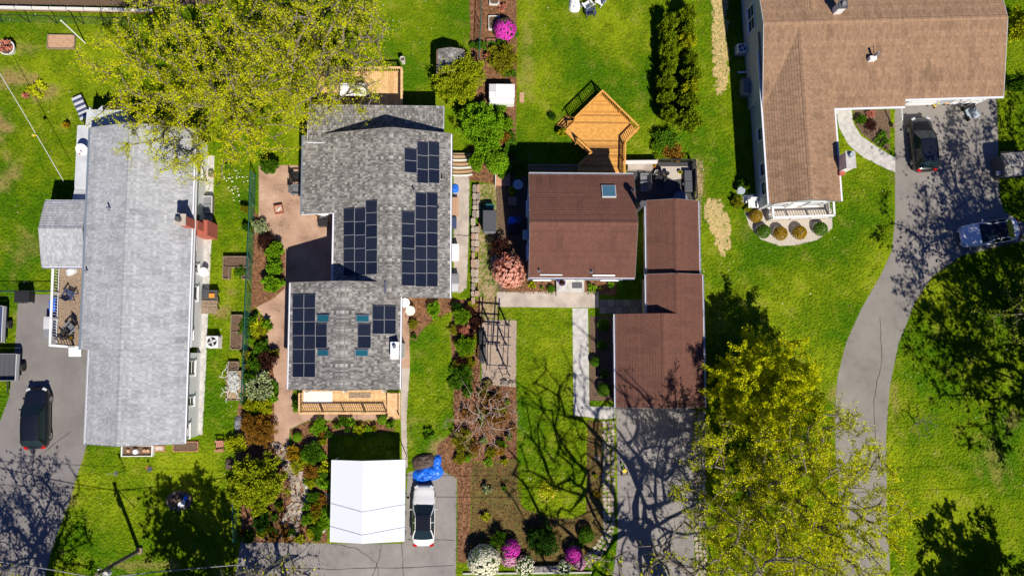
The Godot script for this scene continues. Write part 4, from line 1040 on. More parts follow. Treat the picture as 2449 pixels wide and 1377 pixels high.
	heap("grill_cover", "silver-grey covered grill at the north end of the white-railed deck", "grill", 163, 648, 0.9, 0.6, 0.8, M.lightgrey, 5, 0.5, 1.0)
	heap("blue_tarp", "bright blue tarpaulin bundle beside the white-railed deck", "tarpaulin", 124, 732, 1.0, 1.7, 0.9, M.blue, 8)
	bin("pale grey storage bin below the white deck railing", 118, 772, Vector3(0.9, 0.9, 0.85), M.lightgrey, 0.0, M.lightgrey)
	bin("slate grey storage bin nearest the deck steps", 118, 796, Vector3(0.9, 0.85, 0.7), M.midgrey, 0.0, M.midgrey)
	bin("black rubbish bin at the top of the west driveway", 50, 709, Vector3(1.0, 1.05, 0.8), M.black)
	wire_fence("low green wire fence between back yard and west driveway", [[-40, 698], [136, 698]], 1.1, M.black, M.teal)
	wire_fence("black post and wire fence along the top left yard edge", [[-60, 52], [70, 54], [200, 58], [330, 62]], 1.4, M.black, M.teal, 0.25)
	var tw := thing("timber_wall", "pale timber rail wall along the top left boundary", "wall", g(180, 20))
	for i in 10:
		var a := g(-40 + i * 41, 22 + i * 0.8) - tw.position; var b := g(-1 + i * 41, 22.8 + i * 0.8) - tw.position
		for y in 2: beam(tw, "timber", a + Vector3(0, 0.13 + y * 0.25, 0), b + Vector3(0, 0.13 + y * 0.25, 0), 0.2, 0.24, M.pinkwood if y == 0 else M.offwhite)
	# back yard things
	pot("big white round planter at the left edge of the back yard", 14, 113, 0.58, 0.55, M.white, M.leaf_red)
	raised_bed("sand-filled rectangular timber bed below the top left fence", [111, 81, 176, 116], 0.25, M.greywood, M.sand)
	var cp := thing("clothes_pole", "leaning white pole on the grass beside the sand bed", "pole", g(203, 103))
	rod(cp, "pole", Vector3.ZERO, g(146, 50, 2.6) - cp.position, 0.045, M.white); cy(cp, "cap", g(146, 50, 2.6) - cp.position, 0.06, 0.1, M.white)
	# east side
	ac_unit("white air conditioner with round fan by the east wall", 506, 817, 0.85, 0.8)
	round_table("white round table beside the east wall of the grey house", 485, 650, 0.34, 0.75, M.white)
	# bulkhead, cellar frames
	var cf := thing("seedling_box", "metal-framed glass cold frame beside the brick chimney", "cold frame", g(487, 488, 0.6) * Vector3(1, 0, 1))
	bx(cf, "box", Vector3(0, 0.25, 0), Vector3(1.15, 0.5, 1.2), M.greywood)
	for s in [-1.0, 1.0]:
		bx(cf, "frame", Vector3(s * 0.56, 0.56, 0), Vector3(0.07, 0.08, 1.25), M.lightgrey); bx(cf, "frame", Vector3(0, 0.56, s * 0.6), Vector3(1.05, 0.08, 0.07), M.lightgrey)
		bx(cf, "pane", Vector3(0, 0.53, s * 0.29), Vector3(1.04, 0.02, 0.54), M.midgrey)
	bx(cf, "crossbar", Vector3(0, 0.56, 0), Vector3(1.04, 0.06, 0.05), M.metal)
	for s in [[466, "wooden slatted cellar hatch against the grey house wall", 730, M.greywood], [0, "small potting bench beside the cellar hatch", 705, M.darkgrey]]:
		var o := thing("potting_bench" if s[0] == 0 else "cellar_hatch", s[1], "bench" if s[0] == 0 else "hatch", g(500, s[2], 0.7) * Vector3(1, 0, 1))
		for i in 5: bx(o, "slat", Vector3(0, 0.7, -0.28 + i * 0.15 if s[0] == 0 else -0.5 + i * 0.25), Vector3(1.15, 0.04, 0.13 if s[0] == 0 else 0.23), s[3])
		for a in [-0.5, 0.5]:
			for b in [-0.25, 0.25]: bx(o, "leg", Vector3(a, 0.34, b), Vector3(0.08, 0.68, 0.08), s[3])
		if s[0] == 0: bx(o, "tray", Vector3(0.2, 0.78, 0.05), Vector3(0.4, 0.12, 0.3), M.orange)
	pot("clay planter tub against the north east wall of the grey house", 503, 416, 0.24, 0.4, M.sand, M.leaf_pale)
	# U-shaped raised bed
	var u := raised_bed("U-shaped timber raised bed in the narrow east lawn", [532, 612, 594, 640], 0.5, M.greywood, M.soil)
	for s in [[532, 546], [578, 594]]:
		var a := g(s[0], 640, 0.5) - u.position; var b := g(s[1], 666, 0.5) - u.position
		for e in 2: bx(u, "plank", Vector3((a.x if e == 0 else b.x), 0.25, (a.z + b.z) * 0.5), Vector3(0.05, 0.5, b.z - a.z), M.greywood)
		bx(u, "plank", Vector3((a.x + b.x) * 0.5, 0.25, b.z), Vector3(b.x - a.x, 0.5, 0.05), M.greywood)
		bx(u, "soil", Vector3((a.x + b.x) * 0.5, 0.19, (a.z + b.z) * 0.5), Vector3(b.x - a.x - 0.06, 0.34, b.z - a.z - 0.06), M.soil)
	raised_bed("long two-bay timber raised bed along the green fence", [551, 752, 576, 836], 0.4, M.greywood, M.soil, true)
	raised_bed("small square timber bed just north of the netted bed", [544, 864, 569, 884], 0.35, M.greywood, M.soil)
	raised_bed("timber raised bed under crumpled white netting", [540, 886, 580, 958], 0.4, M.greywood, M.dirt)
	heap("bird_netting", "crumpled white garden netting over a raised bed", "netting", 556, 912, 0.9, 1.8, 0.3, M.netting, 12, 0.1, 0.3)
	var net := get_child(get_child_count() - 1); rng.seed = 19
	for i in 26:
		var m := MB.new(); var st0 := Vector3(rng.randf_range(-0.5, 0.4), 0.3, rng.randf_range(-1.0, 0.9)); var pts := []; var rs := []
		var dr := Vector3(rng.randf_range(-1, 1), 0, rng.randf_range(-1, 1)).normalized()
		for j in 6: pts.append(st0 + dr * j * 0.13 + Vector3(0, sin(j * 1.3 + i) * 0.06, 0) + dr.cross(Vector3.UP) * sin(j * 1.1 + i) * 0.07); rs.append(0.018)
		m.tube(pts, rs, 4); part(net as Node3D, "bunched_strand", m.mesh(), M.white)
	# south front step
	var fs := thing("planter_box", "white-framed planter box with pots under the south gable of the grey house", "planter", g(327, 1078, 0.4) * Vector3(1, 0, 1))
	for s in [-1.0, 1.0]: bx(fs, "end_board", Vector3(s * 1.08, 0.25, 0), Vector3(0.07, 0.5, 0.8), M.white); bx(fs, "side_board", Vector3(0, 0.25, s * 0.37), Vector3(2.09, 0.5, 0.06), M.offwhite)
	part(fs, "soil", lumpy(2.05, 0.66, 0.05, 4), M.soil, Transform3D(Basis(), Vector3(0, 0.36, 0)))
	cy(fs, "flower_pot", Vector3(-0.05, 0.34, 0.05), 0.17, 0.34, M.white)
	for x in [-0.6, 0.55, 0.8]: cy(fs, "flower_pot", Vector3(x, 0.32, 0), 0.12, 0.24, M.sand)
	raised_bed("low brick-edged flower bed at the south east corner of the grey house", [412, 1056, 472, 1080], 0.2, M.pinkwood, M.soil)
	raised_bed("pebble-filled bed beside the white-framed planter box", [366, 1066, 392, 1080], 0.15, M.pinkwood, M.gravel)
	var fp := thing("tree_stump_planter", "round log ring with pots and blue watering can on the shaded front lawn", "planter", g(430, 1196))
	rng.seed = 8
	for i in 16:
		var a := TAU * i / 16; cy(fp, "log", Vector3(cos(a) * 0.8, -0.05, sin(a) * 0.6), 0.14, 0.3 + rng.randf() * 0.1, M.bark, -1, 8)
	cy(fp, "soil", Vector3(0, -0.02, 0), 0.66, 0.14, M.soil); cy(fp, "flower_pot", Vector3(0.35, 0.1, 0.1), 0.17, 0.3, M.lightgrey); cy(fp, "watering_can", Vector3(0.5, 0.1, -0.2), 0.15, 0.3, M.blue); cy(fp, "white_bowl", Vector3(0.15, 0.1, 0.3), 0.18, 0.12, M.white, 0.24)
	chair("weathered pink garden chair at the corner of the front lawn", 524, 1066, PI * 0.5, M.pinkwood, "", 0.0, true)
	heap("dark_cover", "dark covered barrow behind the weathered pink chair", "cover", 545, 1110, 0.7, 1.0, 0.6, M.tarp_brown, 14)
	heap("cold_tub", "grey blue covered tub in the shade below the netted bed", "tub", 567, 1013, 0.7, 1.2, 0.5, M.tarp_grey, 15)
	car("black_suv", "black SUV parked on the west driveway", g(85, 1000, 0.7) * Vector3(1, 0, 1), 0.035, 4.35, 1.74, 1.6, true, M.car_black, M.car_black)
	# trailers at the left edge
	for t in [["flat dark trailer with pale rails at the left edge of the frame", 14, 878, M.darkgrey, 1.7, 1.9], ["dark blue box trailer cut off by the left edge beside the driveway", -10, 775, M.navy, 1.2, 2.6]]:
		var o := thing("utility_trailer", t[0], "trailer", g(t[1], t[2], 0.7) * Vector3(1, 0, 1))
		bx(o, "bed", Vector3(0, 0.55, 0), Vector3(t[4], 0.12, t[5]), t[3])
		for i in 5: bx(o, "floor_board", Vector3(-t[4] * 0.4 + i * t[4] * 0.2, 0.63, 0), Vector3(t[4] * 0.18, 0.03, t[5] - 0.1), t[3])
		for s in [-1.0, 1.0]:
			bx(o, "side_rail", Vector3(s * t[4] * 0.5, 0.85, 0), Vector3(0.06, 0.4, t[5]), M.lightgrey); bx(o, "end_rail", Vector3(0, 0.85, s * t[5] * 0.5), Vector3(t[4] - 0.08, 0.4, 0.06), M.midgrey)
			var wh := cy(o, "wheel", Vector3(s * (t[4] * 0.5 + 0.2), 0.3, 0), 0.3, 0.2, M.rubber); wh.transform.basis = Basis(Vector3(0, 0, 1), PI / 2 * s)
		rod(o, "tow_bar", Vector3(0, 0.5, t[5] * 0.5), Vector3(0, 0.4, t[5] * 0.5 + 0.9), 0.05, M.black)
	wire_fence("green wire fence between the east lawn and the patio garden", [[612, 420], [607, 560], [601, 700], [594, 870], [590, 960]], 1.5, M.teal, M.teal, 0.14)
	wire_fence("green wire fence beside the big lime shrub", [[566, 1190], [568, 1290]], 1.1, M.teal, M.teal)

func lot_solar():
	var N := thing("solar_house", "grey-shingled house with rows of solar panels in the middle left", "house", g(900, 520))
	no_grass.append(polyg([[735, 260], [1075, 260], [1075, 710], [955, 715], [955, 930], [692, 930], [692, 680], [800, 670], [800, 512], [725, 512]]))
	var w: Material = M.siding_grey; var rm: Material = M.roof_solar
	# wing at the back, main roof, front wing
	mono(N, rect_px(N, 737, 251, 1061, 345, 2.75), [2.65, 2.65, 3.1, 3.1], rm, w, M.gutter, 0.25)
	var r := rect_px(N, 799, 318, 1077, 712, 3.35)
	var p := gable(N, r, 3.35, 3.35, 4.8, true, 0.5, rm, w, M.gutter, 0.4, {"gutter": [false, true], "rake": [true, true]})
	# catslide to the north-west
	var c0 := lpx(N, 721, 512, 2.62)
	var za: float = r[1]; var zb := c0.z
	slope(N, Vector3(c0.x, 2.6, za), Vector3(c0.x, 2.6, zb), Vector3(r[0] + 0.02, 3.36, zb), Vector3(r[0] + 0.02, 3.36, za), rm)
	beam(N, "fascia_board", Vector3(c0.x - 0.02, 2.53, zb + 0.03), Vector3(r[0], 3.29, zb + 0.03), 0.04, 0.18, M.white)
	beam(N, "gutter", Vector3(c0.x - 0.07, 2.54, za), Vector3(c0.x - 0.07, 2.54, zb), 0.12, 0.12, M.gutter_dark)
	beam(N, "gutter", Vector3(r[0] - 0.07, 3.3, zb + 0.06), Vector3(r[0] - 0.07, 3.3, lpx(N, 795, 676, 3.35).z), 0.12, 0.12, M.gutter)
	bx(N, "wall", Vector3((c0.x + r[0]) * 0.5 + 0.45, 1.2, (za + zb) * 0.5 - 0.05), Vector3(r[0] - c0.x + 0.3, 2.4, zb - za - 0.7), w)
	bx(N, "porch_post", Vector3(c0.x + 0.5, 1.2, zb - 0.28), Vector3(0.14, 2.4, 0.14), M.pine1); bx(N, "porch_post", Vector3(r[0] - 0.3, 1.3, zb - 0.28), Vector3(0.14, 2.6, 0.14), M.pine1)
	window(N, Vector3((c0.x + r[0]) * 0.5 + 0.2, 1.4, zb - 0.395), 1.0, 1.0, 0)
	var fr := rect_px(N, 692, 676, 957, 931, 4.0)
	var q := gable(N, fr, 4.0, 4.0, 5.35, true, 0.5, rm, w, M.gutter, 0.35)
	for x in [0.2, 0.5, 0.8]: window(N, Vector3(lerpf(fr[0], fr[2], x), 2.1, fr[3] - 0.205), 1.1, 1.3, 0)
	for py in [730, 800, 870]:
		window(N, Vector3(fr[0] + 0.345, 2.0, lpx(N, 695, py, 2).z), 1.0, 1.2, -PI / 2); window(N, Vector3(fr[2] - 0.345, 2.0, lpx(N, 950, py, 2).z), 1.0, 1.2, PI / 2)
	for py in [380, 470, 560, 650]: window(N, Vector3(r[2] - 0.395, 1.9, lpx(N, 1070, py, 2).z), 1.0, 1.1, PI / 2)
	for py in [560, 630]: window(N, Vector3(r[0] + 0.395, 1.9, lpx(N, 800, py, 2).z), 1.2, 1.3, -PI / 2)
	# solar arrays
	panels(N, [966, 356, 996, 414], 2, 1, p[1], true); panels(N, [996, 340, 1050, 439], 3, 2, p[1], false)
	panels(N, [823, 499, 876, 659], 5, 2, p[0], false); panels(N, [876, 480, 904, 657], 6, 1, p[0], true)
	panels(N, [959, 506, 991, 684], 6, 1, p[1], true); panels(N, [992, 462, 1046, 686], 7, 2, p[1], false)
	panels(N, [701, 704, 756, 902], 6, 2, q[0], false); panels(N, [756, 774, 784, 833], 2, 1, q[0], true)
	panels(N, [889, 731, 946, 799], 2, 2, q[1], false); panels(N, [854, 774, 886, 833], 2, 1, q[1], true)
	for s in [[760, 752, 789, 771, 0], [761, 835, 788, 852, 0], [849, 753, 882, 771, 1], [847, 835, 880, 853, 1]]: skylight(N, s.slice(0, 4), q[s[4]], M.metal, M.skyglass)
	pipe(N, 989, 453, p[1], 0.06, 0.4, M.black); pipe(N, 1048, 497, p[1], 0.05, 0.3, M.black)
	on_plane(N, "attic_vent", [1054, 418, 1057, 428], p[1], 0.0, 0.14, M.black); on_plane(N, "conduit", [920, 672, 924, 702], p[0], 0.01, 0.09, M.metal)
	# white boxed chimney on the east eave of the front wing
	var ch := lpx(N, 941, 838, 4.6)
	bx(N, "chimney", Vector3(fr[2] - 0.3, 2.35, ch.z), Vector3(0.5, 4.7, 1.1), M.white, 0.0, 0.02); bx(N, "chimney_cap", Vector3(fr[2] - 0.3, 4.74, ch.z), Vector3(0.58, 0.08, 1.18), M.white); cy(N, "chimney_flue", Vector3(fr[2] - 0.3, 4.78, ch.z - 0.25), 0.12, 0.25, M.metal)
	# front porch
	var d := thing("front_porch", "pale timber front porch with railing and side steps", "porch", g(825, 960, 0.6) * Vector3(1, 0, 1))
	var L3 := func(x: float, y: float, h: float) -> Vector3: return g(x, y, h) - d.position
	var o2 := Vector2(d.position.x, d.position.z)
	var pq := PackedVector2Array()
	for c in [[722, 918], [924, 918], [924, 986], [722, 986]]: pq.append(g2(c[0], c[1], 0.6) - o2)
	boards(d, pq, 0.0, 0.14, 0.6, 0.04, [M.pine1, M.pine2, M.pine3])
	var a: Vector3 = L3.call(722, 986, 0.6); var b: Vector3 = L3.call(924, 986, 0.6)
	bx(d, "skirt", Vector3((a.x + b.x) * 0.5, 0.28, a.z - 0.15), Vector3(b.x - a.x - 0.1, 0.55, 0.05), M.offwhite)
	railing(d, a, b, 0.95, M.pine3, 0.16, 0.1); railing(d, L3.call(722, 940, 0.6), a, 0.95, M.pine3, 0.16, 0.1)
	bx(d, "door_mat", L3.call(860, 945, 0.6) + Vector3(0, 0.012, 0), Vector3(1.6, 0.02, 0.4), M.greywood)
	bx(d, "rug", L3.call(760, 950, 0.6) + Vector3(0, 0.014, 0), Vector3(2.1, 0.022, 0.85), M.offwhite)
	for i in 6: bx(d, "step", L3.call(941, 945 + i * 10, 0.55 - i * 0.08), Vector3(0.95, 0.06, 0.3), M.pine3)
	for s in [928, 956]: beam(d, "stair_rail", L3.call(s, 938, 1.45), L3.call(s, 1000, 1.0), 0.06, 0.06, M.pine3); bx(d, "railing_post", L3.call(s, 999, 0.5), Vector3(0.09, 1.0, 0.09), M.pine3)
	for i in 3: bx(d, "porch_post", L3.call(735 + i * 92, 936, 1.6), Vector3(0.12, 2.1, 0.12), M.offwhite)
	# back deck
	var k := thing("back_deck", "light timber back deck with rail behind the solar panel house", "deck", g(860, 210, 0.5) * Vector3(1, 0, 1))
	var K := func(x: float, y: float, h: float) -> Vector3: return g(x, y, h) - k.position
	var kq := PackedVector2Array()
	for c in [[757, 172], [963, 172], [963, 262], [757, 262]]: kq.append(g2(c[0], c[1], 0.5) - Vector2(k.position.x, k.position.z))
	boards(k, kq, PI / 2, 0.14, 0.5, 0.04, [M.pine1, M.pine2, M.pine3])
	bx(k, "deck_frame", K.call(860, 215, 0.25), Vector3(6.0, 0.38, 2.4), M.pine2)
	railing(k, K.call(757, 172, 0.5), K.call(963, 172, 0.5), 0.95, M.pine1, 0.16, 0.12); railing(k, K.call(963, 172, 0.5), K.call(963, 255, 0.5), 0.95, M.pine1, 0.16, 0.12)
	no_grass.append(polyg([[757, 172], [963, 172], [963, 262], [757, 262]]))
	var sw := thing("porch_swing", "white cushioned garden swing seat on the back deck", "swing seat", g(843, 213, 1.2) * Vector3(1, 0, 1) + Vector3(0, 0.5, 0))
	for s in 2: bx(sw, "cushion", Vector3(-0.5 + s * 1.0, 0.5, 0.1), Vector3(0.96, 0.16, 0.7), M.white, 0.0, 0.05); bx(sw, "back_cushion", Vector3(-0.5 + s * 1.0, 0.85, -0.3), Vector3(0.96, 0.6, 0.16), M.white, 0.0, 0.05)
	bx(sw, "seat_frame", Vector3(0, 0.38, 0.05), Vector3(2.1, 0.06, 0.8), M.darkgrey)
	for s in [-1.0, 1.0]: rod(sw, "leg", Vector3(s * 1.1, 0, -0.5), Vector3(s * 1.1, 1.6, 0), 0.03, M.darkgrey); rod(sw, "leg", Vector3(s * 1.1, 0, 0.5), Vector3(s * 1.1, 1.6, 0), 0.03, M.darkgrey); rod(sw, "hanger", Vector3(s * 1.0, 0.4, 0), Vector3(s * 1.0, 1.6, 0), 0.012, M.metal)
	rod(sw, "top_bar", Vector3(-1.1, 1.6, 0), Vector3(1.1, 1.6, 0), 0.03, M.darkgrey)
	pot("white lidded tub on a post at the corner of the back deck", 962, 140, 0.2, 0.9, M.offwhite, null)
	# white canopy on poles over the driveway
	var t := thing("white_canopy", "large white gable carport canopy at the foot of the garden", "carport", g(880, 1200, 2.4) * Vector3(1, 0, 1))
	var T := func(x: float, y: float, h: float) -> Vector3: return g(x, y, h) - t.position
	var e0 := 2.3; var e1 := 2.9
	var nw: Vector3 = T.call(794, 1100, e0); var ne: Vector3 = T.call(972, 1103, e0); var se: Vector3 = T.call(964, 1297, e0); var sw2: Vector3 = T.call(787, 1296, e0)
	nw.x = (nw.x + sw2.x) * 0.5; sw2.x = nw.x; ne.x = (ne.x + se.x) * 0.5; se.x = ne.x; ne.z = nw.z; se.z = sw2.z
	var rx: float = lerpf(nw.x, ne.x, 0.445)
	for s in [[nw, sw2], [ne, se]]:
		var mb := MB.new(); var nn := 9
		for i in nn:
			for j in 6:
				var P := func(u: float, v: float) -> Vector3:
					var x: float = lerpf(s[0].x, rx, u)
					var sag := -0.012 * absf(sin(v * PI * 4.0)) * sin(u * PI)
					return Vector3(x, lerpf(e0, e1, u) + sag, lerpf(s[0].z, s[1].z, v))
				mb.quad(P.call(j / 6.0, i / float(nn)), P.call((j + 1) / 6.0, i / float(nn)), P.call((j + 1) / 6.0, (i + 1) / float(nn)), P.call(j / 6.0, (i + 1) / float(nn)), Vector3.UP)
		part(t, "roof_sheet", smooth(mb), M.tent)
		beam(t, "valance", s[0] - Vector3(0, 0.1, 0), s[1] - Vector3(0, 0.1, 0), 0.02, 0.24, M.tent)
		for i in 5: cy(t, "pole", Vector3(s[0].x + signf(rx - s[0].x) * 0.1, 0, lerpf(s[0].z + 0.08, s[1].z - 0.08, i / 4.0)), 0.03, e0 - 0.06, M.white)
		for i in 5: rod(t, "rafter", Vector3(s[0].x, e0 - 0.045, lerpf(s[0].z + 0.08, s[1].z - 0.08, i / 4.0)), Vector3(rx, e1 - 0.045, lerpf(s[0].z + 0.08, s[1].z - 0.08, i / 4.0)), 0.022, M.metal)
	rod(t, "ridge_pole", Vector3(rx, e1 - 0.03, nw.z), Vector3(rx, e1 - 0.03, sw2.z), 0.03, M.metal)
	for z in [nw.z, sw2.z]:
		var mb := MB.new(); mb.quad(Vector3(nw.x, e0, z), Vector3(rx, e1, z), Vector3(rx, e1 - 0.24, z), Vector3(nw.x, e0 - 0.2, z), Vector3(0, 0, z)); mb.quad(Vector3(ne.x, e0, z), Vector3(rx, e1, z), Vector3(rx, e1 - 0.24, z), Vector3(ne.x, e0 - 0.2, z), Vector3(0, 0, z)); part(t, "gable_valance", mb.mesh(), M.tent)
	no_grass.append(polyg([[790, 1215], [970, 1215], [970, 1300], [790, 1300]]))
	car("white_car", "white car with dark glass roof parked beside the canopy", g(1013, 1233, 0.7) * Vector3(1, 0, 1), 0.0, 4.3, 1.66, 1.42, false, M.car_white, M.darkroof)
	heap("brown_cover", "brown crumpled cover thrown over a pile in front of the white car", "cover", 1012, 1106, 1.9, 1.3, 0.9, M.tarp_brown, 21, 0.2)
	heap("blue_tarp", "blue tarpaulin end sticking out beside the brown cover near the white car", "tarpaulin", 1043, 1112, 0.7, 1.6, 0.6, M.blue, 23, -0.2)
	heap("blue_tarp", "bright blue crumpled tarpaulin in front of the white car", "tarpaulin", 1022, 1134, 2.5, 1.3, 0.75, M.blue, 22, 0.25)
	# side yard east
	round_table("white round garden table nearest the house corner by the mulch bed", 968, 724, 0.36, 0.72, M.white)
	round_table("white round garden table farther out on the mulch bed", 981, 743, 0.36, 0.7, M.offwhite)
	heap("blue_tarp", "small blue tarpaulin at the top of the side path", "tarpaulin", 1088, 449, 0.6, 0.75, 0.5, M.blue, 25)
	bin("white oblong tank against the east wall by the path", 1088, 603, Vector3(0.55, 0.8, 1.2), M.offwhite, 0.0, M.white)
	bin("slate grey deck box near the south end of the side path", 1087, 666, Vector3(0.65, 0.7, 0.7), M.midgrey, 0.0, M.midgrey)
	bin("pale grey deck box at the south end of the side path", 1085, 687, Vector3(0.6, 0.65, 0.55), M.lightgrey, 0.0, M.lightgrey)
	bin("navy recycling box halfway down the side path", 1085, 532, Vector3(0.4, 0.7, 0.8), M.navy)
	var bn := thing("garden_bench", "plain brown wooden bench against the east wall by the side path", "bench", g(1089, 495, 0.45) * Vector3(1, 0, 1))
	for i in 4: bx(bn, "seat_slat", Vector3(-0.18 + i * 0.12, 0.45, 0), Vector3(0.11, 0.04, 1.5), M.sand)
	for z in [-0.65, 0.65]:
		for x in [-0.17, 0.17]: bx(bn, "leg", Vector3(x, 0.21, z), Vector3(0.06, 0.42, 0.06), M.greywood)
	var stp := thing("timber_steps", "curved timber steps climbing beside the north east corner of the house", "steps", g(1107, 398))
	for i in 6:
		var m := MB.new(); var y := 0.08 + (5 - i) * 0.09; var c: Vector3 = g(1106, 376 + i * 8.5) - stp.position
		m.tube([c + Vector3(-0.75, y, 0.03), c + Vector3(-0.2, y, 0.05), c + Vector3(0.3, y, 0.02), c + Vector3(0.75, y, -0.04)], [0.07, 0.075, 0.075, 0.07], 7); part(stp, "step_log", m.mesh(), M.offwhite if i % 2 else M.sand)
		bx(stp, "tread", c + Vector3(0, y - 0.1, -0.12), Vector3(1.4, 0.1, 0.2), M.dirt)
	# stone wall along the strip
	var sw3 := thing("stone_wall", "dry stone retaining wall running down between the side path and the earth yard", "wall", g(1138, 580))
	rng.seed = 33
	var yy := 442.0
	while yy < 712:
		var h := rng.randf_range(11, 24); var xx := 1138.0 + (1.5 if yy < 520 else -1.5)
		for s in [-1, 1]:
			if rng.randf() < 0.3 and s == 1: continue
			var ce := g2(xx + s * 4.5, yy + h * 0.5) - Vector2(sw3.position.x, sw3.position.z)
			var poly := PackedVector2Array(); var hw := 0.16 * rng.randf_range(0.8, 1.15); var hh := h * 0.0156 * 0.95
			for c in [[-1, -0.7], [-0.6, -1], [0.6, -1], [1, -0.6], [1, 0.7], [0.5, 1], [-0.7, 1], [-1, 0.6]]: poly.append(ce + Vector2(c[0] * hw * rng.randf_range(0.88, 1.05), c[1] * hh * rng.randf_range(0.88, 1.02)))
			var m := MB.new(); m.prism(poly, -0.05, rng.randf_range(0.3, 0.5)); part(sw3, "stone", m.mesh(), M["stone%d" % (rng.randi() % 4)])
		yy += h
	beam(sw3, "edge_board", g(1147, 440) - sw3.position + Vector3(0, 0.1, 0), g(1143, 712) - sw3.position + Vector3(0, 0.1, 0), 0.05, 0.25, M.pinkwood)
	no_grass.append(polyg([[1128, 440], [1148, 440], [1146, 712], [1126, 712]]))
	# storage shed
	var sb := thing("storage_shed", "dark grey ribbed resin storage shed on the earth yard", "shed", g(1171, 529, 1.4) * Vector3(1, 0, 1))
	bx(sb, "cabinet", Vector3(0, 0.65, 0), Vector3(0.88, 1.3, 1.5), M.midgrey)
	bx(sb, "lid", Vector3(0, 1.36, -0.12), Vector3(1.0, 0.1, 1.42), M.darkgrey, 0.0, 0.03); bx(sb, "lid", Vector3(0, 1.33, 0.68), Vector3(1.04, 0.1, 0.16), M.darkgrey, 0.0, 0.03)
	for i in 7: bx(sb, "rib", Vector3(-0.42 + i * 0.14, 1.416, -0.12), Vector3(0.03, 0.02, 1.3), M.darkgrey)
	for s in [-1.0, 1.0]: bx(sb, "door", Vector3(s * 0.21, 0.66, 0.76), Vector3(0.4, 1.1, 0.03), M.midgrey)
	bin("teal bin tucked behind the dark storage shed", 1172, 494, Vector3(0.6, 0.7, 0.4), M.teal)
	# top strip
	var cab := thing("garden_cabinet", "white and grey garden storage cabinet between lawn and shrubs", "cabinet", g(1200, 222, 1.1) * Vector3(1, 0, 1))
	bx(cab, "body", Vector3(0, 0.5, 0), Vector3(1.9, 1.0, 1.45), M.offwhite)
	bx(cab, "top", Vector3(0.25, 1.04, -0.2), Vector3(1.45, 0.08, 1.0), M.white); bx(cab, "top", Vector3(-0.72, 1.03, -0.42), Vector3(0.46, 0.06, 0.56), M.lightgrey); bx(cab, "top", Vector3(-0.72, 1.05, 0.08), Vector3(0.46, 0.1, 0.4), M.white); bx(cab, "shelf", Vector3(0, 1.02, 0.55), Vector3(1.86, 0.05, 0.3), M.white)
	for i in 3: bx(cab, "door", Vector3(-0.6 + i * 0.6, 0.5, 0.735), Vector3(0.56, 0.8, 0.03), M.white)
	var ps := thing("garden_shed", "small weathered grey shed half hidden under the lime shrub", "shed", g(1078, 145, 2.0) * Vector3(1, 0, 1))
	gable(ps, [-0.95, -0.9, 0.95, 0.9], 1.9, 1.9, 2.3, true, 0.5, M.roof_solar, M.greywood, M.greywood, 0.12)
	door(ps, Vector3(0, 0.9, 0.84), 0.8, 1.7, 0.0, M.greywood)
	wire_fence("tall teal wire fence down the garden strip at top centre", [[1153, -40], [1150, 60], [1146, 155]], 1.5, M.teal, M.teal, 0.16)
	raised_bed("square wooden planter frame at the very top of the garden strip", [1170, -10, 1194, 10], 0.3, M.offwhite, M.soil); raised_bed("square wooden planter frame left of the magenta azalea", [1168, 36, 1194, 70], 0.3, M.offwhite, M.soil); raised_bed("square wooden planter frame below the magenta azalea", [1164, 92, 1190, 126], 0.3, M.pinkwood, M.soil)
	var bd := thing("brick_slab", "flat brick-coloured slab lying on the lawn beside the garden cabinet", "slab", g(1248, 233))
	bx(bd, "slab", Vector3(0, 0.04, 0), Vector3(0.36, 0.08, 0.78), M.sand); bx(bd, "edging", Vector3(0, 0.05, 0.41), Vector3(0.36, 0.1, 0.04), M.pinkwood)
	# patio furniture
	var pp := thing("fire_bowl", "rusty square fire bowl on the pink patio", "fire bowl", g(665, 500, 0.3) * Vector3(1, 0, 1), 0.2)
	for i in 4: part(pp, "side_panel", cb(Vector3(0.6, 0.3, 0.04)), M.brick, Transform3D(Basis(Vector3.UP, i * PI / 2), Basis(Vector3.UP, i * PI / 2) * Vector3(0, 0.2, 0.3)))
	bx(pp, "ash", Vector3(0, 0.2, 0), Vector3(0.54, 0.1, 0.54), M.sand); bx(pp, "grate", Vector3(0.05, 0.3, 0), Vector3(0.4, 0.03, 0.12), M.offwhite, 0.6)
	chair("dark slatted chair against the west wall of the solar house", 708, 455, -PI / 2, M.tarp_grey); chair("black metal chair by the patio shrub at the north west house corner", 710, 425, -PI / 2, M.black)
	bin("black box under the patio porch roof", 771, 532, Vector3(0.7, 0.6, 0.5), M.black); heap("white_cooler", "white cooler under the catslide porch roof", "cooler", 772, 518, 0.7, 0.4, 0.5, M.white, 41)

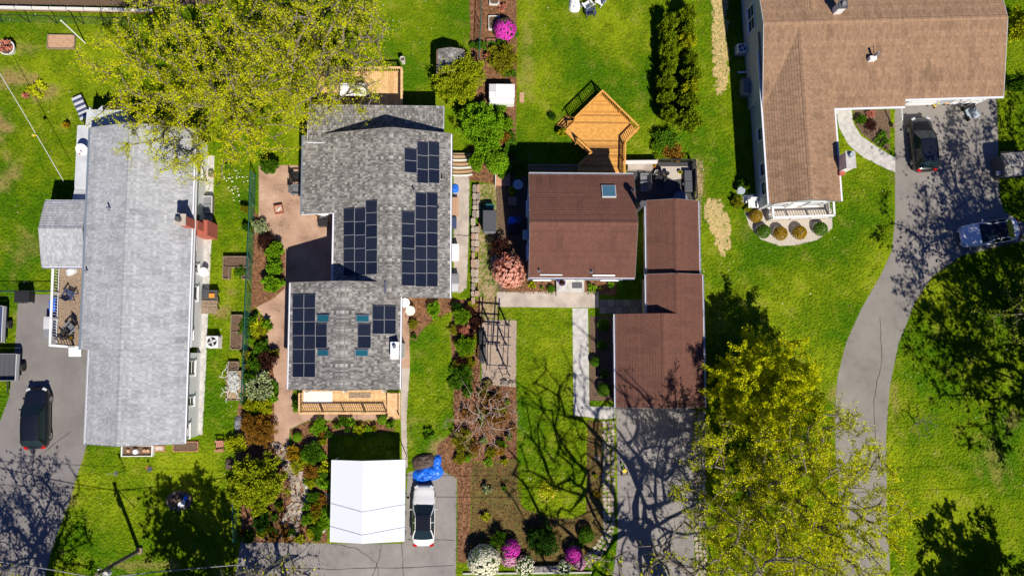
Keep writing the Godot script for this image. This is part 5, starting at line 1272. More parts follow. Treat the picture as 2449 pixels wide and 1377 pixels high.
func lot_brown():
	var N := thing("brown_house", "square brown-roofed house with one skylight in the middle of the frame", "house", g(1385, 560))
	var rm: Material = M.roof_brown
	no_grass.append(polyg([[1268, 425], [1510, 425], [1510, 662], [1268, 662]]))
	var r := rect_px(N, 1265, 417, 1517, 664, 4.6)
	var p := gable(N, r, 4.6, 4.6, 6.0, false, 0.5, rm, M.siding_blue, M.gutter, 0.25, {"gutter": [true, true], "gover": 0.45})
	for x in [0.2, 0.5, 0.8]:
		window(N, Vector3(lerpf(r[0], r[2], x), 3.5, r[3] - 0.245), 1.1, 1.1, 0); window(N, Vector3(lerpf(r[0], r[2], x), 3.5, r[1] + 0.245), 1.1, 1.1, PI)
	for x in [0.16, 0.84]: window(N, Vector3(lerpf(r[0], r[2], x), 1.5, r[3] - 0.245), 1.1, 1.2, 0)
	door(N, Vector3(lerpf(r[0], r[2], 0.43), 1.25, r[3] - 0.24), 1.0, 2.1, 0.0, M.offwhite)
	for z in [0.25, 0.7]:
		for y in [1.6, 3.6]: window(N, Vector3(r[0] + 0.108, y, lerpf(r[1], r[3], z)), 1.0, 1.1, -PI / 2); window(N, Vector3(r[2] - 0.108, y, lerpf(r[1], r[3], z)), 1.0, 1.1, PI / 2)
	skylight(N, [1439, 445, 1473, 473], p[0], M.lightgrey, M.skyglass_pale)
	pipe(N, 1289, 646, p[1], 0.06, 0.25, M.black); pipe(N, 1414, 649, p[1], 0.06, 0.25, M.black); pipe(N, 1514, 456, p[0], 0.06, 0.3, M.black)
	on_plane(N, "snow_guard", [1291, 655, 1345, 658], p[1], 0.02, 0.07, M.white); on_plane(N, "snow_guard", [1417, 656, 1471, 660], p[1], 0.02, 0.07, M.white)
	# tall flue standing against the east gable
	var fx := lpx(N, 1519, 503, 5.5)
	cy(N, "chimney_flue", Vector3(r[2] + 0.14, 3.2, fx.z - 0.15), 0.16, 3.9, M.darkgrey, 0.16); cy(N, "flue_cap", Vector3(r[2] + 0.14, 7.1, fx.z - 0.15), 0.23, 0.1, M.darkgrey)
	bx(N, "side_bay", Vector3(r[2] + 0.1, 1.6, fx.z), Vector3(0.7, 3.2, 1.1), M.white)
	bx(N, "window_air_unit", Vector3(r[0] - 0.1, 3.1, lpx(N, 1258, 562, 3).z), Vector3(0.5, 0.4, 0.65), M.siding_blue)
	# front stoop
	var stoop := thing("front_stoop", "pale concrete front stoop with purple planter and dark mat", "stoop", g(1364, 690, 0.3) * Vector3(1, 0, 1))
	bx(stoop, "landing", Vector3(0, 0.2, -0.2), Vector3(2.1, 0.4, 0.95), M.palestone, 0.0, 0.02); bx(stoop, "step", Vector3(0, 0.1, 0.42), Vector3(2.1, 0.2, 0.3), M.concrete, 0.0, 0.02)
	bx(stoop, "door_mat", Vector3(0.5, 0.412, -0.25), Vector3(0.75, 0.02, 0.45), M.darkgrey)
	pot("purple glazed planter on the front stoop", 1344, 675, 0.28, 0.42, M.purple, M.leaf_maroon, "tiny", "", 0.4)
	# breezeway and garage
	var G := thing("brown_garage", "long brown-roofed garage and shed range beside the brown house", "garage", g(1600, 760))
	no_grass.append(polyg([[1552, 482], [1668, 482], [1676, 970], [1478, 970], [1478, 752], [1552, 752]]))
	var s1 := rect_px(G, 1547, 480, 1672, 657, 2.6)
	gable(G, s1, 2.6, 2.6, 3.35, true, 0.52, rm, M.siding_tan, M.gutter, 0.25, {"rake": [true, false]})
	var s2 := rect_px(G, 1547, 657, 1682, 752, 3.0); s2[1] = s1[3] + 0.004
	var s3 := rect_px(G, 1473, 750, 1684, 974, 3.0); s2[2] = s3[2]; s2[3] = s3[1] + 0.02
	var pit := 0.36
	var rx2 := lerpf(s2[0], s2[2], 0.5); var h2: float = 3.0 + pit * (s2[2] - rx2)
	gable(G, s2, 3.0, 3.0, h2, true, 0.5, rm, M.siding_tan, M.gutter, 0.25, {"rake": [true, false]})
	var rx3 := lerpf(s3[0], s3[2], 0.51); var h3: float = 3.0 + pit * (s3[2] - rx3)
	s3[1] = s2[3] + 0.006
	gable(G, s3, h3 - pit * (rx3 - s3[0]), 3.0, h3, true, 0.51, rm, M.siding_tan, M.gutter, 0.25, {"rake": [false, true]})
	door(G, Vector3(lerpf(s3[0], s3[2], 0.28), 1.1, s3[3] - 0.13), 2.4, 2.1, 0, M.offwhite); door(G, Vector3(lerpf(s3[0], s3[2], 0.72), 1.1, s3[3] - 0.13), 2.4, 2.1, 0, M.offwhite)
	for py in [520, 600, 700]: window(G, Vector3(s1[0] + 0.245, 1.6, lpx(G, 1550, py, 2).z), 0.8, 0.9, -PI / 2); window(G, Vector3(s1[2] - 0.245, 1.6, lpx(G, 1670, py, 2).z), 0.8, 0.9, PI / 2)
	for py in [800, 900]: window(G, Vector3(s3[0] + 0.245, 1.6, lpx(G, 1480, py, 2).z), 0.9, 0.9, -PI / 2); window(G, Vector3(s3[2] - 0.245, 1.6, lpx(G, 1680, py, 2).z), 0.9, 0.9, PI / 2)
	# the cedar deck
	var dh := 0.9
	var d := thing("cedar_deck", "orange cedar deck turned like a diamond behind the brown house", "deck", g(1440, 320, dh) * Vector3(1, 0, 1))
	var D := func(x: float, y: float) -> Vector3: return g(x, y, dh) - d.position
	var q := PackedVector2Array()
	var outl := [[1437, 226], [1524, 312], [1491, 346], [1489, 424], [1381, 424], [1383, 398], [1411, 371], [1378, 340], [1350, 312]]
	for c in outl: q.append(g2(c[0], c[1], dh) - Vector2(d.position.x, d.position.z))
	boards(d, q, 0.0, 0.14, dh, 0.04, [M.cedar1, M.cedar2, M.cedar3, M.cedar1])
	var bq := PackedVector2Array()
	for c in [[1264, 402], [1381, 402], [1381, 424], [1264, 424]]: bq.append(g2(c[0], c[1], dh) - Vector2(d.position.x, d.position.z))
	boards(d, bq, 0.0, 0.14, dh - 0.05, 0.04, [M.greywood, M.cedar3], "walkway_board")
	for e in [[0, 1], [1, 2], [2, 3], [4, 5], [5, 6], [6, 7]]:
		railing(d, D.call(outl[e[0]][0], outl[e[0]][1]), D.call(outl[e[1]][0], outl[e[1]][1]), 0.95, M.cedar1, 0.16, 0.1)
	railing(d, D.call(1437, 226), D.call(1372, 290), 0.95, M.cedar1, 0.16, 0.1); railing(d, D.call(1264, 402), D.call(1381, 402), 0.95, M.greywood, 0.18, 0.09)
	for e in [0, 1, 2, 7, 8]:
		beam(d, "rim_joist", D.call(outl[e][0], outl[e][1]) - Vector3(0, 0.15, 0), D.call(outl[(e + 1) % 9][0], outl[(e + 1) % 9][1]) - Vector3(0, 0.15, 0), 0.05, 0.22, M.cedar2)
		bx(d, "support_post", D.call(outl[e][0], outl[e][1]) + Vector3(0, -0.5, 0), Vector3(0.12, 0.9, 0.12), M.cedar3)
	for i in 4:
		beam(d, "stair_tread", g(1350 - i * 5, 312 - i * 4, 0.7 - i * 0.2) - d.position, g(1372 - i * 5, 290 - i * 4, 0.7 - i * 0.2) - d.position, 0.26, 0.05, M.cedar2)
	beam(d, "stair_rail", D.call(1350, 312) + Vector3(0, 0.95, 0), g(1332, 298, 0.75) - d.position, 0.07, 0.07, M.cedar1); beam(d, "stair_rail", D.call(1372, 290) + Vector3(0, 0.95, 0), g(1354, 276, 0.75) - d.position, 0.07, 0.07, M.cedar1)
	no_grass.append(polyg(outl))
	raised_bed("dark planter box set into the west corner of the cedar deck", [1357, 288, 1382, 312], 0.8, M.cedar1, M.soil)
	# sunken patio with black furniture
	var pf := thing("patio_wall", "pink-capped low wall and black rail round the small side patio", "wall", g(1580, 390))
	beam(pf, "wall_cap", g(1491, 388, 0.9) - pf.position, g(1572, 387, 0.9) - pf.position, 0.28, 0.1, M.offwhite); beam(pf, "wall_base", g(1491, 388, 0.42) - pf.position, g(1572, 387, 0.42) - pf.position, 0.22, 0.82, M.stone3)
	for e in [[[1572, 388], [1656, 389]], [[1656, 389], [1661, 478]]]:
		railing(pf, g(e[0][0], e[0][1], 0.05) - pf.position, g(e[1][0], e[1][1], 0.05) - pf.position, 0.95, M.black, 0.14, 0.07)
	bx(pf, "planter_trough", g(1530, 399, 0.35) - pf.position, Vector3(1.9, 0.6, 0.5), M.concrete)
	chair("black cushioned armchair in the middle of the side patio", 1580, 428, 2.6, M.black); chair("grey cushioned patio chair against the brown house", 1540, 428, PI / 2, M.midgrey); chair("slate grey lower patio chair against the brown house", 1541, 447, PI / 2, M.tarp_grey)
	var so := thing("patio_sofa", "long dark patio sofa against the east rail of the side patio", "sofa", g(1650, 432, 0.5) * Vector3(1, 0, 1))
	bx(so, "base", Vector3(0, 0.2, 0), Vector3(0.8, 0.3, 1.75), M.black, 0.0, 0.03); bx(so, "backrest", Vector3(0.34, 0.5, 0), Vector3(0.14, 0.5, 1.75), M.black, 0.0, 0.04)
	for i in 2: bx(so, "cushion", Vector3(-0.06, 0.42, -0.42 + i * 0.84), Vector3(0.66, 0.14, 0.82), M.darkgrey, 0.0, 0.05)
	round_table("oval grey blue table half under the shed roof on the side patio", 1628, 474, 0.55, 0.72, M.tarp_grey); round_table("small black round table on the gravel corner of the side patio", 1597, 414, 0.16, 0.5, M.black)
	pot("orange glazed pot at the patio wall end", 1565, 395, 0.16, 0.4, M.orange, M.leaf_gold); pot("yellow pot near the patio rail", 1628, 411, 0.15, 0.3, M.yellow, M.leaf_mid); pot("white pot among the black patio furniture", 1638, 440, 0.13, 0.3, M.white, M.leaf_fresh); pot("white planter with flowers in front of the patio wall", 1572, 412, 0.2, 0.4, M.white, M.fl_white); pot("small yellow pot by the patio shed corner", 1648, 455, 0.12, 0.25, M.yellow, null)
	# west yard clutter
	round_table("pale grey round table in the shade west of the brown house", 1239, 441, 0.38, 0.75, M.siding_blue)
	heap("beanbag", "blue beanbag in the shade west of the brown house", "beanbag", 1226, 526, 0.75, 0.75, 0.6, M.blue, 51)
	bin("dark blue bin standing in the shade by the west wall", 1240, 525, Vector3(0.4, 0.9, 0.5), M.navy); bin("low black crate beside the blue garden seat", 1228, 548, Vector3(0.8, 0.5, 0.5), M.black); bin("brown wooden crate near the west wall steps", 1226, 480, Vector3(0.6, 0.5, 0.6), M.greywood)
	heap("grey_cover", "dark grey covered mound under the red shrub", "cover", 1183, 620, 0.6, 1.3, 0.6, M.tarp_grey, 53)
	var ts := thing("timber_steps", "square timber steps at the top of the earth yard", "steps", g(1203, 430))
	for i in 3: bx(ts, "tread", Vector3(0, 0.3 - i * 0.11, -0.35 + i * 0.32), Vector3(1.05, 0.1, 0.28), M.sand); bx(ts, "riser_timber", Vector3(0, 0.27 - i * 0.11, -0.19 + i * 0.32), Vector3(1.1, 0.16, 0.06), M.pinkwood)
	bx(ts, "side_timber", Vector3(-0.58, 0.2, 0), Vector3(0.06, 0.4, 1.05), M.offwhite)
	# pergola
	var ph := 2.2
	var a := thing("pergola", "dark open pergola with long double beams beside the front lawn", "pergola", g(1190, 830))
	var A := func(x: float, y: float, h: float) -> Vector3: return g(x, y, h) - a.position
	for e in [[1169, 757, 1163, 885], [1177, 758, 1171, 883], [1209, 758, 1201, 878], [1218, 762, 1212, 893]]: beam(a, "long_beam", A.call(e[0], e[1], ph), A.call(e[2], e[3], ph), 0.06, 0.15, M.pergola)
	for y in [775, 802, 822, 872]: beam(a, "cross_beam", A.call(1161, y, ph + 0.14), A.call(1222, y + 4, ph + 0.14), 0.06, 0.13, M.pergola)
	for e in [[1171, 770], [1168, 820], [1166, 872], [1215, 775], [1211, 822], [1208, 874]]:
		var b: Vector3 = A.call(e[0], e[1], ph); bx(a, "post", Vector3(b.x, ph * 0.5, b.z), Vector3(0.1, ph, 0.1), M.pergola)
	for i in 5: beam(a, "lattice", A.call(1166, 765 + i * 22, 0.4 + 0.1 * (i % 2)), A.call(1166, 785 + i * 22, 1.9), 0.03, 0.03, M.pergola); beam(a, "lattice", A.call(1216, 765 + i * 22, 0.4 + 0.1 * (i % 2)), A.call(1214, 785 + i * 22, 1.9), 0.03, 0.03, M.pergola)
	var be := thing("slatted_bench", "dark slatted bench along the west side of the pergola", "bench", g(1155, 830, 0.4) * Vector3(1, 0, 1))
	for i in 4: bx(be, "seat_slat", Vector3(-0.16 + i * 0.11, 0.42, 0), Vector3(0.09, 0.03, 2.4), M.pergola)
	for z in [-1.0, 0.0, 1.0]: bx(be, "leg", Vector3(0, 0.2, z), Vector3(0.4, 0.4, 0.06), M.pergola)
	bx(be, "backrest", Vector3(-0.26, 0.7, 0), Vector3(0.04, 0.4, 2.4), M.pergola)
	var mb := thing("metal_arch", "dark metal hoop stand at the south east foot of the pergola", "stand", g(1210, 898))
	for s in [-1.0, 1.0]:
		cy(mb, "leg", Vector3(s * 0.26, 0, 0), 0.03, 0.9, M.black); beam(mb, "frame", Vector3(-0.28, 0.9, s * 0.14), Vector3(0.28, 0.9, s * 0.14), 0.04, 0.04, M.black); beam(mb, "frame", Vector3(s * 0.27, 0.9, -0.14), Vector3(s * 0.27, 0.9, 0.14), 0.04, 0.04, M.black)
	for b in [["squat mossy boulder at the south west foot of the pergola", 1164, 915, 0.42, M.moss], ["grey boulder beside the metal hoop stand", 1224, 917, 0.3, M.stone0], ["mossy grey boulder between pergola and bare shrub", 1206, 915, 0.32, M.stone1], ["reddish rock on the mulch near the bare shrub", 1210, 945, 0.24, M.stone3], ["white speckled rock in the garden by the canopy", 768, 1264, 0.34, M.gravel], ["white rocks heap beside the stone walk", 735, 1162, 0.25, M.palestone]]:
		var o := thing("boulder", b[0], "boulder", g(b[1], b[2])); rock(o, b[3], b[4], int(b[1]))
	# lawn games and toys
	var tr := thing("toy_tricycle", "yellow and green toy left on the tree-shadowed driveway", "toy", g(1491, 1120))
	bx(tr, "seat", Vector3(0.05, 0.3, 0.15), Vector3(0.3, 0.06, 0.25), M.yellow, 0.5); rod(tr, "frame", Vector3(0.1, 0.25, 0.3), Vector3(-0.15, 0.3, -0.35), 0.03, M.leaf_fresh)
	rod(tr, "handlebar", Vector3(-0.4, 0.45, -0.3), Vector3(0.1, 0.45, -0.5), 0.025, M.leaf_fresh)
	for w in [[0.3, 0.3], [-0.1, 0.4], [-0.15, -0.4]]:
		var wh := cy(tr, "wheel", Vector3(w[0], 0.13, w[1]), 0.13, 0.06, M.black); wh.transform.basis = Basis(Vector3(0, 0, 1), PI / 2)
	for c in [["blue and white lounge chair at the top edge of the big lawn", 1405, 12, 0.6], ["white lounge chair beside the folded umbrella at the top edge", 1436, 2, 1.0]]: chair(c[0], c[1], c[2], c[3], M.white)
	chair("navy seated chair next to the white folded umbrella", 1412, 28, 0.2, M.navy)
	heap("folded_umbrella", "white fringed patio umbrella cover at the top edge of the lawn", "umbrella", 1376, 6, 1.0, 1.3, 0.9, M.white, 61)
	var kerb := thing("stone_kerb", "blue grey stone slab wall at the bottom garden edge between azaleas", "wall", g(1310, 1358))
	for i in 5: bx(kerb, "slab", Vector3(-1.3 + i * 0.65, 0.18, 0), Vector3(0.63, 0.42, 0.42), M.slate)
	beam(kerb, "curb_rail", Vector3(-6.2, 0.08, 0.32), Vector3(3.2, 0.08, 0.32), 0.12, 0.2, M.palestone)
	heap("dark_mat", "round dark stones ring planter on the sloping mulch beside the driveway", "planter", 1430, 1095, 0.5, 0.4, 0.16, M.stone1, 71)

func rock(o: Node3D, r: float, m: Material, sd: int):
	var z := FastNoiseLite.new(); z.seed = sd; z.frequency = 1.3
	var k := MB.new(); var nr := 7; var na := 12
	var P := func(i: int, j: int) -> Vector3:
		var ph := PI * 0.5 * (1.0 - float(i) / nr) - 0.1; var a := TAU * j / na
		var d := Vector3(cos(a) * cos(ph), sin(ph), sin(a) * cos(ph))
		return d * r * (1.0 + 0.45 * z.get_noise_3d(d.x, d.y, d.z)) * Vector3(1, 0.75, 0.9)
	for i in nr:
		for j in na: k.quad(P.call(i, j), P.call(i + 1, j), P.call(i + 1, (j + 1) % na), P.call(i, (j + 1) % na), P.call(i, j) + P.call(i + 1, j + 1))
	part(o, "rock", k.mesh(), m)
	var k2 := MB.new(); k2.box(Vector3(r * 0.7, 0.05, r * 0.4), Vector3(r * 0.5, 0.16, r * 0.4), Basis(Vector3.UP, sd), 0.04); part(o, "chip", k2.mesh(), m)

func lot_right():
	var yaw := deg_to_rad(2.3)
	var N := thing("tan_house", "large L-shaped house with tan brown shingle roof at top right", "house", g(2050, 200), yaw)
	var rm: Material = M.roof_tan; var w: Material = M.siding_grey
	no_grass.append(polyg([[1805, -60], [2400, -60], [2380, 230], [2170, 240], [2000, 260], [2005, 478], [1838, 478]]))
	var he := 3.5; var hr := 4.85
	# main range: west end, east end, ridge and the two depths of the south slope
	var rw := lpx(N, 1828, 62, hr); var re := lpx(N, 2411, 34, hr)
	var zr := (rw.z + re.z) * 0.5
	var es := lpx(N, 2080, 256, he).z; var es2 := lpx(N, 2280, 233, he + 0.13).z
	var xs := lpx(N, 2165, 245, he).x
	var north := zr - (es2 - zr)
	var pit := (hr - he) / (es - zr)
	var y2 := hr - pit * (es2 - zr)
	slope(N, Vector3(rw.x, he, es), Vector3(xs, he, es), Vector3(xs, hr, zr), Vector3(rw.x, hr, zr), rm)
	slope(N, Vector3(xs, y2, es2), Vector3(re.x, y2, es2), Vector3(re.x, hr, zr), Vector3(xs, hr, zr), rm)
	slope(N, Vector3(rw.x, y2, north), Vector3(re.x, y2, north), Vector3(re.x, hr, zr), Vector3(rw.x, hr, zr), rm)
	var pm := wplane(N, Vector3(rw.x, hr, zr), Vector3(re.x, hr, zr), Vector3(rw.x, he, es))
	var pn := wplane(N, Vector3(rw.x, hr, zr), Vector3(re.x, hr, zr), Vector3(rw.x, y2, north))
	var rc := MB.new(); rc.quad(Vector3(rw.x, hr + 0.045, zr), Vector3(re.x, hr + 0.045, zr), Vector3(re.x, hr + 0.01, zr + 0.17), Vector3(rw.x, hr + 0.01, zr + 0.17), Vector3.UP, [Vector2(0, 0), Vector2(5, 0), Vector2(5, 0.05), Vector2(0, 0.05)]); rc.quad(Vector3(rw.x, hr + 0.045, zr), Vector3(re.x, hr + 0.045, zr), Vector3(re.x, hr + 0.01, zr - 0.17), Vector3(rw.x, hr + 0.01, zr - 0.17), Vector3.UP, [Vector2(0, 0), Vector2(5, 0), Vector2(5, 0.05), Vector2(0, 0.05)]); part(N, "ridge_cap", rc.mesh(), rm)
	for q in [[xs, re.x, es2, y2], [lpx(N, 1998, 258, he).x, xs, es, he]]: beam(N, "gutter", Vector3(q[0], q[3] - 0.05, q[2] + 0.07), Vector3(q[1], q[3] - 0.05, q[2] + 0.07), 0.13, 0.13, M.gutter)
	for x in [rw.x - 0.012, re.x + 0.012]:
		beam(N, "rake_board", Vector3(x, y2 - 0.08, es2), Vector3(x, hr - 0.08, zr), 0.03, 0.2, M.gutter); beam(N, "rake_board", Vector3(x, y2 - 0.08, north), Vector3(x, hr - 0.08, zr), 0.03, 0.2, M.gutter)
	var P := func(a: float, b: float, y: float) -> Vector3: return Vector3(b, y, a)
	wall_prism(N, P, [Vector2(north + 0.5, -0.2), Vector2(es2 - 0.6, -0.2), Vector2(es2 - 0.6, y2 - 0.02), Vector2(zr, hr - 0.17), Vector2(north + 0.5, y2 - 0.05)], rw.x + 0.15, re.x - 0.3, w)
	# ell running south
	var el := rect_px(N, 1823, 160, 2000, 484, he)
	el[0] = lpx(N, 1828, 300, he).x; el[2] = lpx(N, 1999, 300, he).x; el[3] = lpx(N, 1924, 484, he).z; el[1] = zr + 0.1
	var eh := hr - 0.08
	var pe := gable(N, el, he, he, eh, true, 0.5, rm, w, M.gutter, 0.3, {"rake": [false, true], "gutter": [false, false]})
	for s in [el[0] - 0.07, el[2] + 0.07]: beam(N, "gutter", Vector3(s, he - 0.05, lpx(N, 1900, 120 if s < 0 and s == el[0] - 0.07 else 180, he).z), Vector3(s, he - 0.05, el[3]), 0.13, 0.13, M.gutter)
	for py in [30, 60, 140, 230, 320, 405, 450]:
		window(N, Vector3(el[0] + 0.297 if py > 70 else rw.x + 0.145, 2.1, lpx(N, 1815, py, 2).z), 0.9, 1.2, -PI / 2)
	for py in [280, 340]: window(N, Vector3(el[2] - 0.297, 2.0, lpx(N, 2000, py, 2).z), 1.0, 1.2, PI / 2)
	for x in [0.25, 0.75]: window(N, Vector3(lerpf(el[0], el[2], x), 2.0, el[3] - 0.175), 1.0, 1.3, 0)
	door(N, Vector3(lerpf(el[0], el[2], 0.5), 1.4, el[3] - 0.17), 0.95, 2.1, 0, M.white)
	for x in [2210, 2320]: door(N, Vector3(lpx(N, x, 230, 1).x, 1.15, es2 - 0.58), 2.5, 2.2, 0, M.white)
	# north cross gable, only its south tip in view
	var cx := lpx(N, 1945, 20, 4.6).x
	gable(N, [cx - 2.6, north - 3.0, cx + 1.7, zr - 0.9], 3.9, 3.9, hr - 0.12, true, 0.6, rm, w, M.gutter, 0.3, {"rake": [true, false]})
	# chimneys and vents
	var c1 := N.transform.affine_inverse() * hit(2001, 30, pn)
	bx(N, "chimney", c1 + Vector3(0, 0.35, -0.1), Vector3(0.55, 1.5, 0.5), M.white, 0.0, 0.02); bx(N, "chimney_cap", c1 + Vector3(0, 1.13, -0.1), Vector3(0.65, 0.07, 0.6), M.darkgrey)
	cy(N, "chimney_flue", c1 + Vector3(0, 1.16, -0.1), 0.16, 0.2, M.midgrey)
	var c2 := N.transform.affine_inverse() * hit(2083, 143, pm)
	bx(N, "roof_vent", c2 + Vector3(0, 0.2, 0), Vector3(0.5, 0.55, 0.3), M.white, 0.0, 0.02); cy(N, "vent_pipe", c2 + Vector3(0.1, 0.4, -0.15), 0.09, 0.65, M.midgrey); rod(N, "antenna", c2 + Vector3(0.3, 0.2, -0.1), c2 + Vector3(0.42, 1.1, -0.3), 0.025, M.metal)
	pipe(N, 1842, 161, pe[0], 0.05, 0.3, M.white)
	var c3 := lpx(N, 2018, 384, 4.6)
	for lay in 19: bx(N, "chimney_brick_course", Vector3(el[2] + 0.28, 0.12 + lay * 0.25, c3.z), Vector3(0.62 - 0.01 * (lay % 2), 0.244, 1.15 - 0.01 * (lay % 2)), M.white if lay % 2 else M.offwhite)
	bx(N, "chimney_cap", Vector3(el[2] + 0.28, 4.87, c3.z), Vector3(0.72, 0.08, 1.25), M.palestone); cy(N, "chimney_flue", Vector3(el[2] + 0.28, 4.9, c3.z - 0.28), 0.18, 0.3, M.siding_blue)
	bx(N, "brick_shoulder", Vector3(el[2] + 0.1, 1.9, c3.z + 0.72), Vector3(0.4, 3.8, 0.28), M.brick)
	# south porch with white railing
	var d := thing("white_porch", "small stone porch with white railing at the south end of the tan house", "porch", g(1910, 505, 0.5) * Vector3(1, 0, 1), yaw)
	var D := func(x: float, y: float, h: float) -> Vector3: return d.transform.affine_inverse() * g(x, y, h)
	var a: Vector3 = D.call(1840, 525, 0.5); var b: Vector3 = D.call(1984, 518, 0.5); b.z = a.z
	bx(d, "floor_slab", Vector3((a.x + b.x) * 0.5, 0.25, a.z - 0.75), Vector3(b.x - a.x + 0.1, 0.5, 1.6), M.gravel)
	railing(d, a, b, 0.95, M.white, 0.2, 0.12); railing(d, b, b - Vector3(0, 0, 1.35), 0.95, M.white, 0.2, 0.12); railing(d, a, a - Vector3(0, 0, 1.35), 0.95, M.white, 0.2, 0.12)
	# cars
	car("black_suv", "black SUV parked in front of the tan house garage", g(2209, 345, 0.7) * Vector3(1, 0, 1), 0.06, 4.25, 1.74, 1.62, true, M.car_black, M.car_black)
	car("silver_sedan", "silver car with dark sunroof on the driveway spur at right", g(2368, 556, 0.7) * Vector3(1, 0, 1), PI * 0.5 + 0.16, 4.55, 1.8, 1.46, false, M.car_silver, M.darkroof)
	# things along the west wall and garage
	ac_unit("white air conditioner beside the shaded west wall of the tan house", 1776, 114, 0.7, 0.75)
	var gb := thing("grill_cart", "grey covered grill cart along the west wall of the tan house", "grill", g(1787, 205, 0.9) * Vector3(1, 0, 1))
	bx(gb, "cart", Vector3(0, 0.4, 0), Vector3(0.6, 0.7, 1.3), M.midgrey); bx(gb, "hood", Vector3(0, 0.9, 0), Vector3(0.62, 0.3, 0.8), M.tarp_grey, 0.0, 0.08); bx(gb, "side_shelf", Vector3(0, 0.76, 0.5), Vector3(0.55, 0.04, 0.35), M.metal)
	for s in [-1.0, 1.0]: cy(gb, "wheel", Vector3(0.22 * s, 0, 0.5), 0.06, 0.06, M.black)
	var dsp := thing("downspout_boot", "white downspout sticking out of the tan house west wall", "pipe", g(1776, 171, 0.3) * Vector3(1, 0, 1)); beam(dsp, "pipe", Vector3(-0.3, 0.1, 0), Vector3(0.6, 0.2, 0), 0.12, 0.1, M.white); beam(dsp, "strap", Vector3(0.3, 0.17, -0.1), Vector3(0.3, 0.17, 0.1), 0.04, 0.14, M.metal)
	heap("chair_cover", "white cushions heaped on a seat at the south west corner of the tan house", "seat", 1797, 474, 1.3, 0.9, 0.7, M.white, 81)
	chair("white slatted chair in front of the heaped cushions", 1800, 489, PI, M.white); round_table("blue grey round table beside the white cushions", 1774, 455, 0.3, 0.7, M.siding_blue)
	var mo := thing("lawn_mower", "blue grey riding mower at the garage corner of the tan house", "mower", g(2331, 262, 0.6) * Vector3(1, 0, 1), 0.4)
	bx(mo, "deck", Vector3(0, 0.22, 0.1), Vector3(0.9, 0.16, 0.8), M.siding_blue, 0.0, 0.06); bx(mo, "hood", Vector3(0, 0.5, 0.35), Vector3(0.5, 0.4, 0.6), M.siding_blue, 0.0, 0.08); bx(mo, "seat", Vector3(0, 0.6, -0.3), Vector3(0.42, 0.1, 0.4), M.black, 0.0, 0.04)
	for s in [-1.0, 1.0]:
		for z in [-0.4, 0.45]:
			var wh := cy(mo, "wheel", Vector3(s * 0.42, 0.2, z), 0.2, 0.14, M.rubber); wh.transform.basis = Basis(Vector3(0, 0, 1), PI / 2)
	rod(mo, "steering_column", Vector3(0, 0.6, 0.1), Vector3(0, 0.9, -0.05), 0.03, M.black); rod(mo, "discharge_chute", Vector3(0.3, 0.3, -0.3), Vector3(1.1, 0.5, -0.6), 0.06, M.white)
	for s in [["white garden kneeler leaning by the garage door", 2222, 247, M.white, 0.3], ["yellow child's ride-on toy by the garage door", 2236, 251, M.yellow, 0.7], ["orange child's wagon by the garage door", 2263, 246, M.orange, 0.0]]:
		var o := thing("ride_on_toy", s[0], "toy", g(s[1], s[2]), s[4]); bx(o, "body", Vector3(0, 0.25, 0), Vector3(0.5, 0.18, 0.3), s[3], 0.0, 0.05); rod(o, "handle", Vector3(0.2, 0.3, 0), Vector3(0.45, 0.6, 0), 0.02, M.black); bx(o, "seat", Vector3(-0.08, 0.37, 0), Vector3(0.22, 0.06, 0.22), M.midgrey)
		for w2 in [[-0.18, -0.15], [-0.18, 0.15], [0.18, -0.15], [0.18, 0.15]]:
			var wh := cy(o, "wheel", Vector3(w2[0], 0.09, w2[1]), 0.09, 0.04, M.black); wh.transform.basis = Basis(Vector3.RIGHT, PI / 2)
	var lp := thing("driveway_post", "white lamp post with arm at the walk beside the driveway", "lamp post", g(2134, 300)); cy(lp, "post", Vector3.ZERO, 0.05, 1.6, M.white); beam(lp, "arm", Vector3(0, 1.55, 0), Vector3(0, 1.55, -1.0), 0.06, 0.06, M.white); bx(lp, "sign_box", Vector3(0, 0.3, 0.1), Vector3(0.25, 0.4, 0.2), M.greywood)
	var hs := thing("low_shed", "dark flat-roofed shed cut by the right edge beside the driveway", "shed", g(2432, 390, 1.6) * Vector3(1, 0, 1), 0.1)
	gable(hs, [-0.95, -0.85, 1.6, 0.95], 1.5, 1.5, 1.75, false, 0.5, M.roof_solar, M.darkgrey, M.darkgrey, 0.12)
	door(hs, Vector3(-0.825, 0.75, 0.1), 0.7, 1.3, -PI / 2, M.darkgrey); bx(hs, "white_box", Vector3(-1.0, 0.9, 0.5), Vector3(0.2, 0.3, 0.3), M.white)

